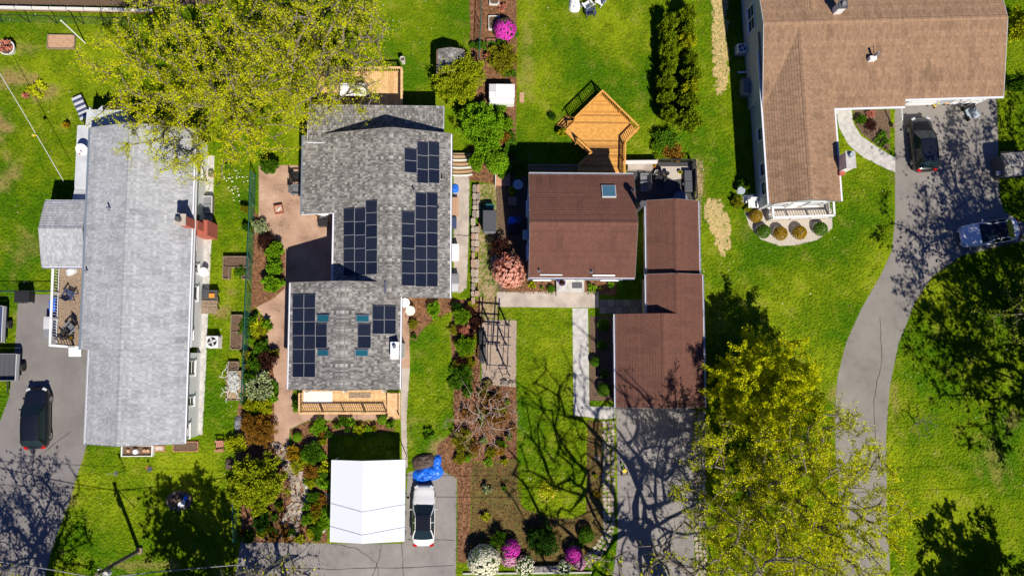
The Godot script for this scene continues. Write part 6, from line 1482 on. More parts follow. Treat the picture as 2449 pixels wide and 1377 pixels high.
func wires():
	var p := thing("utility_pole", "wooden utility pole on the west front lawn with crossarm and wires", "utility pole", g(332, 1316))
	var h := 6.4
	var k := MB.new(); k.tube([Vector3(0, -0.3, 0), Vector3(0, h * 0.5, 0), Vector3(0, h, 0)], [0.15, 0.13, 0.11], 10); part(p, "pole", k.mesh(), M.bark)
	bx(p, "crossarm", Vector3(0, h - 0.4, 0.14), Vector3(0.1, 0.12, 1.0), M.greywood); cy(p, "transformer", Vector3(0.05, h - 1.7, 0.3), 0.19, 0.6, M.lightgrey)
	for z in [-0.35, 0.05, 0.5]: cy(p, "insulator", Vector3(0, h - 0.34, z + 0.1), 0.05, 0.16, M.white)
	bx(p, "base_collar", Vector3(0.05, 0.1, 0), Vector3(0.42, 0.3, 0.42), M.greywood)
	var run := func(called: String, label: String, pts: Array, r: float, sag: float):
		var o := thing(called, label, "wire", pts[0] * Vector3(1, 0, 1))
		for i in pts.size() - 1:
			var a: Vector3 = pts[i] - o.position; var b: Vector3 = pts[i + 1] - o.position; var m := MB.new(); var q := []; var rr := []
			for j in 15:
				var t := j / 14.0; q.append(a.lerp(b, t) - Vector3(0, sag * 4 * t * (1 - t), 0)); rr.append(r)
			m.tube(q, rr, 5, false); part(o, "cable", m.mesh(), M.white if called == "clothes_line" else (M.midgrey if r > 0.03 else M.darkgrey))
	var top: Vector3 = p.position + Vector3(0, h, 0)
	run.call("power_line", "overhead cable along the bottom edge from the utility pole", [g(-80, 1332, h), top + Vector3(0, -0.3, 0.3), g(575, 1350, h)], 0.035, 0.15)
	run.call("power_line", "upper thin overhead wire along the bottom of the frame", [g(-150, 1395, 8.5), g(1200, 1420, 8.2), g(2600, 1395, 8.5)], 0.018, 0.3); run.call("power_line", "lower thin overhead wire along the bottom of the frame", [g(-150, 1420, 7.5), g(1200, 1440, 7.2), g(2600, 1420, 7.5)], 0.018, 0.3)
	run.call("power_line", "short service drop from the utility pole to the bottom edge", [top + Vector3(0, -0.4, 0), g(292, 1400, h - 1)], 0.035, 0.05)
	run.call("clothes_line", "white line slanting across the left yard to the grey house", [g(-30, 130, 3.5), g(150, 432, 2.6)], 0.022, 0.1)
	var tag := thing("yellow_tag", "yellow flag hanging on the slanting white line in the left yard", "flag", g(79, 323, 3.0) * Vector3(1, 0, 1)); bx(tag, "flag", Vector3(0, 2.9, 0), Vector3(0.28, 0.3, 0.02), M.yellow, 0.4); bx(tag, "clip", Vector3(0, 3.08, 0), Vector3(0.06, 0.1, 0.05), M.white)
	var lamp := thing("garden_post", "thin post with dark pennant on the front lawn south of the grey house", "post", g(298, 1125)); rod(lamp, "post", Vector3.ZERO, Vector3(0, 1.6, 0), 0.03, M.black); bx(lamp, "pennant", Vector3(0, 1.45, 0), Vector3(0.03, 0.3, 0.4), M.midgrey); rod(lamp, "arm", Vector3(-0.6, 1.6, 0.02), Vector3(0.2, 1.6, 0), 0.02, M.midgrey)
	var mk := thing("flag_marker", "small red-topped lawn ornament below the white-framed planter box", "ornament", g(358, 1115)); rod(mk, "stake", Vector3.ZERO, Vector3(0, 0.5, 0), 0.015, M.black); cy(mk, "ball", Vector3(0, 0.5, 0), 0.08, 0.12, M.brick); cy(mk, "bowl", Vector3(0, -0.02, 0.2), 0.2, 0.1, M.darkgrey)

const ORD := ["topmost", "second from the top", "third from the top", "fourth from the top", "fifth from the top", "sixth from the top", "seventh from the top"]
func planting():
	var A := "evergreens of the double hedge row"
	var i := 0
	for p in [[1600, 52, 21], [1600, 88, 21], [1602, 124, 24], [1597, 162, 20], [1595, 200, 21], [1595, 232, 18], [1597, 275, 20]]:
		i += 1; shrub(p[0], p[1], p[2] + 5, 2.2, "round", M.leaf_hedge, "rounded evergreen, %s in the left row of the double hedge" % ORD[i - 1], "hedge shrub", A)
	i = 0
	for p in [[1642, 35, 24], [1643, 70, 20], [1642, 101, 20], [1650, 143, 20], [1655, 178, 23], [1650, 213, 22], [1648, 243, 22], [1646, 287, 30]]:
		i += 1; shrub(p[0], p[1], p[2] + 4, 2.3, "round", M.leaf_lime if i % 3 == 0 else M.leaf_hedge, "rounded evergreen, %s in the right row of the double hedge" % (ORD[i - 1] if i < 8 else "big lowest one"), "hedge shrub", A)
	var S := [
		[1100, 190, 66, 3.0, "big", "leaf_big", "large lime green feathery shrub in front of the small grey shed"], [1150, 300, 60, 3.0, "big", "leaf_fresh", "broad bright green shrub at the north east corner of the solar house"], [1165, 345, 34, 2.4, "round", "leaf_fresh", "bright green shrub joined to the lower side of the broad corner shrub"],
		[1190, 388, 30, 2.0, "clip", "leaf_fresh", "round bright green shrub beside the square timber steps"], [1140, 388, 23, 1.8, "round", "leaf_fresh", "smaller bright green shrub above the curved timber steps"], [1213, 297, 18, 1.2, "round", "leaf_fresh", "light green bush at the lawn edge below the garden cabinet"], [1208, 328, 16, 1.0, "loose", "leaf_bronze", "bronze tinted bush at the lawn edge above the timber steps"],
		[1205, 140, 38, 1.8, "spray", "leaf_olive", "olive yellow feathery shrub between azalea and garden cabinet"], [1245, 402, 16, 1.0, "round", "leaf_mid", "dark green bush north west of the brown house"], [1225, 455, 12, 0.8, "round", "leaf_lime", "small yellow green bush beside the pale round table"],
		[645, 397, 22, 1.6, "round", "leaf_mid", "green shrub at the north end of the patio fence"], [622, 540, 20, 0.9, "loose", "leaf_pale", "variegated bush beside the green fence at the patio"], [634, 578, 22, 1.1, "loose", "leaf_maroon", "dark maroon shrub above the three bright patio bushes"],
		[657, 597, 23, 1.3, "round", "leaf_fresh", "northern of three bright green bushes beside the patio"], [657, 637, 23, 1.3, "round", "leaf_fresh", "middle of three bright green bushes beside the patio"], [650, 680, 26, 1.4, "round", "leaf_fresh", "southern of three bright green bushes beside the patio"],
		[614, 782, 27, 1.3, "blade", "leaf_lime", "yellow green spiky plant beside the pink walk"], [607, 762, 14, 0.7, "tiny", "leaf_mid", "low green plant above the spiky plant by the fence"], [625, 832, 20, 1.0, "round", "leaf_mid", "dark green bush below the spiky plant"], [640, 862, 27, 1.3, "loose", "leaf_maroon", "maroon-leaved shrub beside the pink walk"], [612, 872, 22, 1.2, "round", "leaf_mid", "deep green bush against the fence end by the netted bed"], [655, 848, 13, 0.9, "loose", "leaf_lime", "thin yellow green shrub at the edge of the pink walk"],
		[622, 925, 38, 1.6, "loose", "leaf_pale", "white-flecked variegated shrub beside the pink walk"], [598, 905, 22, 1.3, "round", "leaf_mid", "green bush on the west side of the variegated shrub"], [630, 968, 24, 1.1, "round", "leaf_lime", "lime green bush below the variegated shrub"], [598, 972, 18, 1.0, "round", "leaf_lime", "yellow green bush at the south fence end"],
		[618, 1030, 40, 1.6, "big", "leaf_bronze", "golden brown conifer-like shrub beside the pink walk"], [600, 1010, 26, 1.4, "spray", "leaf_bronze", "brown shrub against the upper side of the golden brown shrub"], [566, 1060, 26, 0.9, "loose", "leaf_lime", "yellow green ferny plant beside the pink garden chair"],
		[612, 1160, 72, 2.4, "big", "leaf_big", "very large lime green shrub at the foot of the garden"], [622, 1248, 24, 1.0, "round", "leaf_dark", "dark green bush below the very large lime shrub"], [595, 1278, 10, 0.5, "tiny", "leaf_mid", "small green plant at the bottom of the garden fence"], [650, 1278, 14, 0.6, "blade", "leaf_mid", "grassy clump at the foot of the stone walk"], [698, 1272, 11, 0.5, "tiny", "leaf_mid", "low green plant on the east edge of the stone walk foot"],
		[762, 1020, 22, 0.9, "round", "leaf_fresh", "bright green bush in the mulch under the front porch"], [710, 1045, 12, 0.6, "clip", "leaf_fresh", "small round lime plant near the walk corner"], [745, 1085, 28, 1.2, "spray", "leaf_mid", "deep green spreading shrub between stone walk and canopy"], [702, 1085, 22, 1.0, "loose", "leaf_gold", "yellow flowering shrub beside the stone walk"], [708, 1115, 18, 0.9, "loose", "leaf_lime", "yellow green shrub halfway down the stone walk"], [744, 1128, 20, 0.9, "loose", "leaf_bronze", "rusty orange shrub beside the canopy"], [735, 1150, 10, 0.5, "tiny", "leaf_fresh", "small light green plant below the rusty orange shrub"],
		[914, 1003, 13, 0.8, "clip", "leaf_fresh", "neat green bush at the foot of the porch steps"], [860, 1030, 15, 0.7, "loose", "leaf_lime", "yellow green plant in the mulch below the porch"], [842, 1012, 6, 0.4, "tiny", "leaf_fresh", "tiny bright plant in the middle of the porch bed"], [806, 1016, 9, 0.5, "tiny", "leaf_mid", "small dark plant in the west half of the porch bed"], [895, 1024, 9, 0.5, "tiny", "leaf_olive", "small olive plant at the east end of the porch bed"], [708, 968, 11, 0.9, "round", "leaf_mid", "green bush at the west side of the front porch"],
		[755, 1228, 15, 0.8, "loose", "leaf_olive", "olive bush beside the lower canopy side"], [758, 1286, 12, 0.5, "tiny", "leaf_mid", "low green plant at the canopy corner by the driveway"], [715, 1290, 12, 0.5, "tiny", "leaf_lime", "low yellow green plant at the driveway edge below the walk"], [755, 1212, 12, 0.6, "blade", "leaf_lime", "tufted yellow green plant below the stone side walk"],
		[1036, 740, 20, 0.9, "round", "leaf_fresh", "lime green bush in the mulch corner of the small front lawn"], [988, 775, 13, 0.6, "loose", "leaf_olive", "thin olive plant near the white round tables"], [990, 805, 9, 0.4, "tiny", "leaf_mid", "small green plant at the tip of the mulch corner"],
		[1103, 757, 22, 1.2, "spray", "leaf_fresh", "uppermost of the three green conifers west of the pergola"], [1111, 827, 24, 1.2, "spray", "leaf_fresh", "middle of the three green conifers west of the pergola"], [1108, 896, 24, 1.2, "spray", "leaf_mid", "lowest of the three green conifers west of the pergola"], [1110, 790, 14, 0.7, "loose", "leaf_red", "reddish twiggy bush between the upper conifers west of the pergola"], [1104, 862, 15, 0.8, "loose", "leaf_maroon", "maroon bush between the lower conifers west of the pergola"], [1092, 735, 14, 0.8, "round", "leaf_dark", "dark bush at the south east corner of the solar house"], [1120, 935, 15, 0.7, "round", "leaf_mid", "green bush above the bare shrub"],
		[1152, 990, 13, 0.6, "tiny", "leaf_fresh", "lime plant under the bare branches"], [1107, 1055, 26, 1.0, "spray", "leaf_olive", "yellowish grassy shrub left of the bare shrub"], [1117, 1096, 10, 0.5, "clip", "leaf_fresh", "round lime plant below the yellowish grassy shrub"], [1168, 1103, 11, 0.4, "tiny", "leaf_fresh", "lime tuft on the upper edge of the dark mossy bed"], [1206, 1103, 10, 0.4, "tiny", "leaf_lime", "yellow green tuft beside the front lawn edge below the bare shrub"], [1213, 963, 8, 0.4, "tiny", "leaf_fresh", "tiny lime plant beside the front lawn near the pergola"], [1195, 1075, 15, 0.7, "loose", "leaf_gold", "yellow twiggy plant below the bare shrub"],
		[1163, 1170, 14, 0.6, "tiny", "leaf_pale", "pale mixed plant alone on the dark mossy bed"], [1206, 1168, 8, 0.4, "tiny", "leaf_fresh", "small green plant right of the pale plant on the mossy bed"], [1160, 1237, 11, 0.5, "tiny", "leaf_lime", "yellow green plant lower on the mossy bed"], [1192, 1287, 20, 1.2, "spray", "leaf_mid", "green conifer above the magenta and white azaleas"], [1154, 1303, 12, 0.7, "round", "leaf_mid", "green bush just above the big white azalea"],
		[1300, 1290, 40, 1.6, "big", "leaf_dark", "dark spreading evergreen in the shaded bottom bed"], [1272, 1275, 15, 0.8, "spray", "leaf_dark", "small dark evergreen beside the dark spreading evergreen"], [1402, 1280, 20, 1.0, "clip", "leaf_mid", "round green shrub in the bottom bed by the cobbles"], [1390, 1303, 10, 0.5, "tiny", "leaf_mid", "small green plant between round shrub and magenta azalea"], [1312, 1170, 24, 0.6, "blade", "leaf_lime", "yellow green spiky plant ringed by daffodils in the front lawn"], [1423, 1138, 7, 0.3, "tiny", "leaf_lime", "small lime plant in the mulch beside the cobbled strip"], [1428, 1182, 9, 0.4, "tiny", "leaf_gold", "yellow plant in the mulch beside the cobbled strip"],
		[1443, 777, 16, 0.8, "clip", "leaf_mid", "top clipped ball in the dark bed beside the garage"], [1440, 825, 13, 0.7, "clip", "leaf_mid", "second clipped ball from the top in the dark bed beside the garage"], [1424, 865, 13, 0.7, "clip", "leaf_mid", "third clipped ball, left of the row, in the dark garage bed"], [1445, 895, 12, 0.7, "loose", "leaf_mid", "loose green plant, fourth in the dark garage bed"], [1445, 932, 17, 0.9, "clip", "leaf_mid", "lowest clipped ball in the dark bed beside the garage"],
		[1272, 679, 10, 0.5, "tiny", "leaf_lime", "westernmost lime plant in the bed under the brown house"], [1296, 688, 5, 0.25, "tiny", "leaf_fresh", "tiny lime plant in the west bed under the brown house"], [1318, 691, 10, 0.45, "clip", "leaf_mid", "round green plant just west of the stoop"], [1415, 689, 11, 0.5, "tiny", "leaf_fresh", "green plant just east of the stoop"], [1435, 691, 5, 0.25, "tiny", "leaf_lime", "tiny yellow green plant in the east bed under the brown house"], [1462, 682, 10, 0.5, "tiny", "leaf_fresh", "easternmost green plant in the bed under the brown house"],
		[1809, 516, 17, 0.9, "clip", "leaf_gold", "golden ball shrub nearest the west wall beside the white porch"], [1827, 553, 18, 0.9, "clip", "leaf_mid", "green ball shrub at the west end of the gravel bed"], [1868, 558, 18, 0.9, "clip", "leaf_gold", "western golden ball shrub in front of the white porch"], [1914, 556, 18, 0.9, "clip", "leaf_gold", "eastern golden ball shrub in front of the white porch"], [1964, 547, 18, 0.9, "clip", "leaf_mid", "green ball shrub at the east end of the gravel bed"],
		[1592, 335, 34, 1.2, "loose", "leaf_mid", "loose green shrub at the lower end of the double hedge"], [1610, 362, 28, 1.0, "loose", "leaf_bronze", "brownish shrub just outside the side patio wall"], [1575, 350, 18, 0.9, "loose", "leaf_fresh", "lighter green bush between cedar deck and double hedge"], [1345, 318, 13, 1.0, "round", "leaf_lime", "yellow green potted bush at the foot of the cedar deck stairs"], [1320, 278, 10, 0.6, "loose", "leaf_dark", "dark leafy plant on the lawn by the cedar deck stairs"], [1780, 440, 15, 1.0, "round", "leaf_mid", "green bush at the south west corner of the tan house"], [1765, 485, 16, 0.9, "loose", "leaf_olive", "twiggy bush beside the white cushions"], [1790, 500, 10, 0.6, "round", "leaf_lime", "lime bush left of the golden ball shrubs"],
		[2060, 285, 14, 0.6, "round", "leaf_mid", "green plant in the bed between curved walk and tan house"], [2085, 300, 16, 0.5, "loose", "leaf_maroon", "dark red plant in the bed by the curved walk"], [2110, 330, 18, 0.4, "tiny", "leaf_mid", "low green ground plant at the lower bed by the curved walk"], [2085, 272, 12, 0.5, "loose", "leaf_red", "pink tinted plant against the tan house eaves"],
		[575, 650, 16, 0.8, "loose", "leaf_mid", "leafy green plant beside the U-shaped raised bed"], [585, 500, 12, 0.9, "loose", "leaf_olive", "climbing plant on the west side of the green fence"], [588, 545, 11, 0.8, "round", "leaf_mid", "green clump at the fence opposite the brick chimney"], [545, 400, 12, 0.3, "tiny", "leaf_mid", "low weeds near the north end of the east lawn"], [85, 215, 22, 0.4, "tiny", "leaf_lime", "patch of white flowering plants in the left back yard"], [60, 228, 10, 0.35, "tiny", "leaf_red", "reddish pink plant beside the white flower patch"], [158, 300, 9, 0.6, "tiny", "leaf_gold", "yellow sapling beside the flat addition of the grey house"],
		[1025, 1040, 14, 0.5, "tiny", "leaf_mid", "green plant by the canopy corner on the small lawn"], [2440, 60, 40, 3.0, "round", "leaf_lime", "yellow green tree top at the top right corner"], [2432, 200, 26, 2.4, "round", "leaf_mid", "green bush along the east end of the tan house"]]
	for s in S: shrub(s[0], s[1], s[2], s[3], s[4], M[s[5]], s[6])
	# smaller plants that fill the borders, each set in its own strip
	var fill := [[[[588, 745], [645, 765], [652, 900], [652, 1000], [582, 1000]], 20, " plant filling the border between green fence and pink walk", "border plants along the green fence", ["leaf_mid", "leaf_fresh", "leaf_olive"], 11],
		[[[578, 1200], [690, 1210], [690, 1292], [580, 1292]], 12, " plant in the bottom corner garden left of the stone walk", "plants of the bottom corner garden", ["leaf_mid", "leaf_lime", "leaf_bronze"], 9],
		[[[698, 1035], [785, 1025], [782, 1290], [725, 1290], [735, 1180]], 22, " plant in the border between stone walk and white canopy", "plants of the border by the canopy", ["leaf_mid", "leaf_lime", "leaf_fresh", "leaf_bronze"], 10],
		[[[1086, 722], [1146, 722], [1146, 920], [1086, 920]], 13, " plant in the mulch strip west of the pergola", "plants of the strip west of the pergola", ["leaf_mid", "leaf_olive", "leaf_maroon"], 11],
		[[[1092, 930], [1232, 930], [1232, 1098], [1100, 1098]], 16, " plant on the mulch under the bare shrub", "plants under the bare shrub", ["leaf_olive", "leaf_fresh", "leaf_bronze"], 10],
		[[[1128, 5], [1232, 5], [1232, 180], [1130, 180]], 12, " plant in the mulch strip at top centre", "plants of the top centre strip", ["leaf_mid", "leaf_olive", "leaf_red"], 9],
		[[[1170, 250], [1232, 250], [1230, 420], [1175, 420]], 9, " plant on the mulch below the garden cabinet", "plants below the garden cabinet", ["leaf_mid", "leaf_fresh"], 12],
		[[[800, 1006], [940, 1006], [940, 1028], [800, 1034]], 6, " plant in the mulch in front of the porch", "plants in front of the porch", ["leaf_mid", "leaf_fresh"], 8]]
	rng.seed = 616
	var pick := []
	for f in fill:
		var pl := PackedVector2Array()
		for q in f[0]: pl.append(Vector2(q[0], q[1]))
		var r := Rect2(pl[0], Vector2.ZERO)
		for q in pl: r = r.expand(q)
		var got := 0
		while got < f[1] * 1.5:
			var q := r.position + Vector2(rng.randf(), rng.randf()) * r.size
			if not Geometry2D.is_point_in_polygon(q, pl): continue
			got += 1; pick.append([q, f[5] * rng.randf_range(0.8, 1.7), ["round", "loose", "tiny", "round"][rng.randi() % 4], f[4][rng.randi() % f[4].size()], f[2], f[3], rng.randf_range(0.35, 0.8)])
	var tone := {"leaf_mid": "deep green", "leaf_fresh": "bright green", "leaf_olive": "olive green", "leaf_lime": "yellow green", "leaf_bronze": "rusty bronze", "leaf_maroon": "dark maroon", "leaf_red": "coral red"}
	var form := {"round": "bushy", "loose": "open twiggy", "tiny": "small big-leaved"}
	for q in pick: shrub(q[0].x, q[0].y, q[1], q[6], q[2], M[q[3]], tone[q[3]] + " " + form[q[2]] + q[4], "plant", q[5], "border_plant")
	# azaleas and the red shrub
	var fl := [[1208, 70, 27, 1.3, "fl_magenta", "vivid magenta azalea at the top of the garden strip", 1.0], [1222, 1312, 22, 1.1, "fl_magenta", "vivid magenta azalea right of the big white azalea", 1.0], [1372, 1325, 20, 1.0, "fl_magenta", "vivid magenta azalea at the bottom near the cobbles", 1.0], [1158, 1342, 38, 1.5, "fl_white", "big creamy white azalea at the bottom edge", 1.2], [1218, 1338, 18, 0.8, "fl_pink", "pale pink azalea below the vivid magenta one", 1.0], [1255, 1352, 24, 0.8, "fl_white", "straggly white flowered bush at the bottom edge of the mossy bed", 0.35], [1386, 1347, 16, 0.8, "fl_pink", "pale pink azalea below the magenta one by the cobbles", 0.9], [1350, 1356, 18, 0.6, "fl_white", "straggly white flowered bush left of the magenta azalea by the cobbles", 0.35]]
	for k in fl.size():
		var N := shrub(fl[k][0], fl[k][1], fl[k][2], fl[k][3], "azalea", M.leaf_mid, fl[k][5], "azalea")
		blossoms(N, M[fl[k][4]], fl[k][6], k)
	var rd := shrub(1218, 648, 42, 1.9, "loose", M.leaf_red, "red-leaved maple shrub beside the corner of the brown house", "shrub", "", "red_maple")
	blossoms(rd, M.fl_coral, 0.7, 40)
	var rd2 := shrub(1195, 590, 26, 1.6, "loose", M.leaf_maroon, "dark twiggy shrub above the red-leaved maple")
	# daffodils on the east lawn and in the lawn island
	rng.seed = 404
	for i2 in 46:
		var o := thing("daffodil", "pale daffodil in the drift on the narrow east lawn", "flower", g(562 + rng.randfn() * 15, 440 + rng.randfn() * 19), rng.randf() * 6, "drift of daffodils on the east lawn"); daffodil(o, M.fl_white)
	for i2 in 22:
		var a := TAU * i2 / 22.0; var o := thing("daffodil", "yellow daffodil in the ring round the lawn island", "flower", g(1311 + cos(a) * rng.randf_range(12, 25), 1178 + sin(a) * rng.randf_range(10, 22)), a, "ring of daffodils in the front lawn"); daffodil(o, M.yellow)
func daffodil(o: Node3D, m: Material):
	if not cache.has("daf"):
		var k := MB.new(); var s := MB.new()
		for j in 6: k.leaf(Vector3(cos(j * 1.047) * 0.055, 0.3, sin(j * 1.047) * 0.055), Vector3(cos(j * 1.047), 0.15, sin(j * 1.047)).normalized(), Vector3(-sin(j * 1.047), 0, cos(j * 1.047)), 0.11, 0.06, Color.WHITE)
		s.tube([Vector3.ZERO, Vector3(0, 0.3, 0)], [0.01, 0.008], 4, false)
		for j in 5: s.leaf(Vector3(cos(j * 1.3) * 0.06, 0.13, sin(j * 1.3) * 0.06), Vector3(cos(j * 1.3) * 0.4, 1, sin(j * 1.3) * 0.4).normalized(), Vector3(-sin(j * 1.3), 0, cos(j * 1.3)), 0.3, 0.03, Color.WHITE)
		cache["daf"] = k.mesh(); cache["dafs"] = s.mesh()
	o.scale = Vector3.ONE * rng.randf_range(0.35, 0.7)
	part(o, "petals", cache["daf"], m); part(o, "stalk", cache["dafs"], M.leaf_mid)

func crown_at(px: float, py: float, h: float) -> Vector3: return g(px, py, h) * Vector3(1, 0, 1)
func big_trees():
	tree("maple_tree", "wide yellow-green spring maple over the top left back yards", "tree", crown_at(485, 190, 7.2), 12.0, 7.1, {"seed": 5, "leaves": 76, "n": 660, "hole": -0.2, "size": 0.11, "r": 0.42})
	tree("maple_tree", "yellow-green spring maple leaning over the back deck of the solar house", "tree", crown_at(745, 105, 7.8), 13.0, 5.6, {"seed": 17, "leaves": 60, "n": 460, "hole": -0.18, "size": 0.11, "r": 0.42})
	tree("maple_tree", "huge yellow-green spring maple at the bottom right between the driveways", "tree", crown_at(1905, 1225, 7.8), 13.0, 7.6, {"seed": 29, "leaves": 120, "n": 760, "hole": -0.28, "size": 0.115, "r": 0.5})
	tree("maple_tree", "smaller dense yellow-green tree right of the brown garage", "tree", crown_at(1835, 930, 4.8), 8.0, 3.8, {"seed": 43, "leaves": 260, "n": 260, "hole": -0.8, "size": 0.13})
	# trees standing outside the frame whose shade falls into it
	tree("street_tree", "tall sparse street tree below the frame, its shadow on the dark driveway", "tree", g(1600, 1430), 20.5, 8.5, {"seed": 61, "leaves": 6, "n": 440, "r": 0.55, "size": 0.2, "fork": 0.3, "twigs": 4})
	tree("street_tree", "sparse street tree below the frame shading the west driveway", "tree", g(150, 1475), 13.5, 5.0, {"seed": 67, "leaves": 14, "n": 380, "size": 0.2, "twigs": 4, "fork": 0.4})
	tree("street_tree", "sparse street tree below the frame shading the front garden walk", "tree", g(690, 1405), 8.5, 4.2, {"seed": 71, "leaves": 4, "n": 260, "size": 0.16, "twigs": 4})
	tree("street_tree", "leafy street tree below the frame shading the west front lawn", "tree", g(545, 1475), 12.5, 3.6, {"seed": 73, "leaves": 60, "n": 200, "size": 0.26, "fork": 0.42, "mat": M.leaf_tree})
	tree("shade_tree", "big dense shade tree past the right edge over the curved driveway", "tree", g(2590, 1060), 20.0, 10.0, {"seed": 79, "leaves": 38, "n": 560, "size": 0.27, "spread": 0.9, "fork": 0.35, "mat": M.leaf_tree, "r": 0.45, "hole": -0.14})
	tree("shade_tree", "dense shade tree past the right edge beside the silver car", "tree", g(2530, 770), 17.0, 10.4, {"seed": 83, "leaves": 34, "n": 480, "size": 0.25, "spread": 0.9, "fork": 0.35, "mat": M.leaf_tree, "r": 0.4, "hole": -0.14})
	tree("shade_tree", "shade tree below the frame at the bottom right lawn corner", "tree", g(2390, 1545), 11.5, 4.0, {"seed": 89, "leaves": 60, "n": 200, "size": 0.28, "fork": 0.35, "mat": M.leaf_tree})
	tree("bare_sapling", "small bare sapling on the lawn right of the curved driveway", "tree", g(2188, 1012), 2.4, 1.1, {"seed": 97, "leaves": 0, "n": 60, "r": 0.05, "spread": 0.2})
	var b := tree("bare_shrub", "pale bare-branched shrub over the mulch below the pergola", "shrub", crown_at(1158, 1000, 1.2), 2.8, 3.0, {"seed": 101, "leaves": 3, "n": 180, "fork": 0.12, "r": 0.11, "size": 0.1, "spread": 0.3, "mat": M.leaf_red})
	b.get_child(0).material_override = M.pale_bark; b.get_child(1).material_override = M.pale_bark

# ---------------------------------------------------------------- lawn
func lawn_colour(x: float, z: float) -> Color:
	var a := nz_a.get_noise_2d(x, z) * 0.9 + 0.5; var b := nz_b.get_noise_2d(x, z) * 0.9 + 0.5
	var fd := clampf((maxf(absf(x) - 40.0, absf(z + 4.0) - 27.0)) / 5.0, 0, 1); a = lerpf(a, 0.5, fd); b = lerpf(b, 0.5, fd)
	var c := Color(0.075, 0.18, 0.005).lerp(Color(0.235, 0.31, 0.01), clampf(a * 1.0 + b * 0.5 - 0.3, 0, 1))
	if b > 0.8: c = c.lerp(Color(0.3, 0.26, 0.07), clampf((b - 0.8) * 1.5, 0, 0.3))
	for d in dry:
		var t: float = 1.0 - Vector2((x - d[0]) / d[2], (z - d[1]) / d[3]).length()
		if t > -0.3: c = c.lerp(Color(0.34, 0.24, 0.1), clampf(t * 1.4 + (b - 0.5) * 1.5 + (a - 0.5) * 0.6, 0, 1) * d[4])
	return c
func ground():
	for d in [[25, 190, 55, 30, 0.9], [100, 225, 35, 25, 0.7], [5, 300, 30, 45, 0.9], [70, 120, 25, 20, 0.6], [20, 420, 30, 50, 0.7], [60, 600, 60, 50, 0.35], [70, 745, 40, 30, 0.4], [185, 1085, 14, 40, 0.6], [160, 1190, 16, 50, 0.6], [1170, 720, 40, 60, 0.8], [1260, 150, 18, 120, 0.35], [1720, 800, 12, 120, 0.2], [1995, 960, 12, 60, 0.6], [2140, 960, 14, 70, 0.5], [2380, 1100, 60, 80, 0.35], [2420, 1010, 40, 30, 0.5], [340, 1350, 120, 14, 0.5], [1050, 1070, 40, 25, 0.9], [1665, 1150, 14, 100, 0.5], [560, 700, 18, 10, 0.6], [530, 745, 30, 14, 0.7], [1380, 25, 30, 14, 0.3], [980, 1010, 12, 40, 0.3], [1780, 560, 20, 30, 0.2], [1670, 420, 14, 70, 0.6]]:
		var p := g2(d[0], d[1]); dry.append([p.x, p.y, d[2] * mpp(), d[3] * mpp(), d[4]])
	var xs := [-260.0, -140.0, -80.0]; var zs := [-260.0, -140.0, -70.0]
	var x := -46.0
	while x <= 50.0: xs.append(x); x += 0.45
	xs.append_array([80.0, 140.0, 260.0])
	var z := -34.0
	while z <= 26.0: zs.append(z); z += 0.45
	zs.append_array([60.0, 120.0, 260.0])
	var v := PackedVector3Array(); var n := PackedVector3Array(); var c := PackedColorArray(); var ix := PackedInt32Array()
	for j in zs.size():
		for i in xs.size():
			v.append(Vector3(xs[i], 0, zs[j])); n.append(Vector3.UP); c.append(lawn_colour(xs[i], zs[j]))
	var w := xs.size()
	for j in zs.size() - 1:
		for i in w - 1:
			var q := j * w + i
			ix.append_array(PackedInt32Array([q, q + 1, q + w + 1, q, q + w + 1, q + w]))
	var ar := []; ar.resize(Mesh.ARRAY_MAX); ar[Mesh.ARRAY_VERTEX] = v; ar[Mesh.ARRAY_NORMAL] = n; ar[Mesh.ARRAY_COLOR] = c; ar[Mesh.ARRAY_INDEX] = ix
	var m := ArrayMesh.new(); m.add_surface_from_arrays(Mesh.PRIMITIVE_TRIANGLES, ar)
	var gm := tmat(ramp_tex(512, [[0.03, 3, 1.0], [0.2, 2, 0.8]], [[0.45, 0.45, 0.4], [0.85, 0.85, 0.85], [1, 1, 1]], 131), 3.3); gm.vertex_color_use_as_albedo = true; gm.metallic_specular = 0.1
	struct("ground", m, gm)
	# blades of grass where nothing is paved, planted or built
	rng.seed = 2024
	var cell := 0.4; var gx0 := -43.0; var gz0 := -31.0; var gw := int(90 / cell); var gh := int(55 / cell)
	var mask := PackedByteArray(); mask.resize(gw * gh)
	var boxes := []
	for p in no_grass:
		var r := Rect2(p[0], Vector2.ZERO)
		for q in p: r = r.expand(q)
		boxes.append(r.grow(0.3))
	for j in gh:
		for i in gw:
			var q := Vector2(gx0 + (i + 0.5) * cell, gz0 + (j + 0.5) * cell)
			for k in no_grass.size():
				if not boxes[k].has_point(q): continue
				if Geometry2D.is_point_in_polygon(q, no_grass[k]): mask[j * gw + i] = 2; break
				for e in [Vector2(-0.2, -0.2), Vector2(0.2, -0.2), Vector2(0.2, 0.2), Vector2(-0.2, 0.2)]:
					if Geometry2D.is_point_in_polygon(q + e, no_grass[k]): mask[j * gw + i] = 1
	var tuft := MB.new()
	for i in 6:
		var a := TAU * i / 6.0 + 0.3; var o := Vector3(cos(a), 0, sin(a)); var s := Vector3(-sin(a), 0, cos(a))
		var b := 0.85 + 0.3 * (i % 3) / 2.0
		tuft.col = Color(b, b, b)
		tuft.tri(o * 0.02 - s * 0.016, o * 0.02 + s * 0.016, o * (0.09 + 0.03 * (i % 2)) + Vector3(0, 0.05 + 0.03 * (i % 3), 0), (o * 0.4 + Vector3.UP).normalized())
	var xf := []; var cols := []
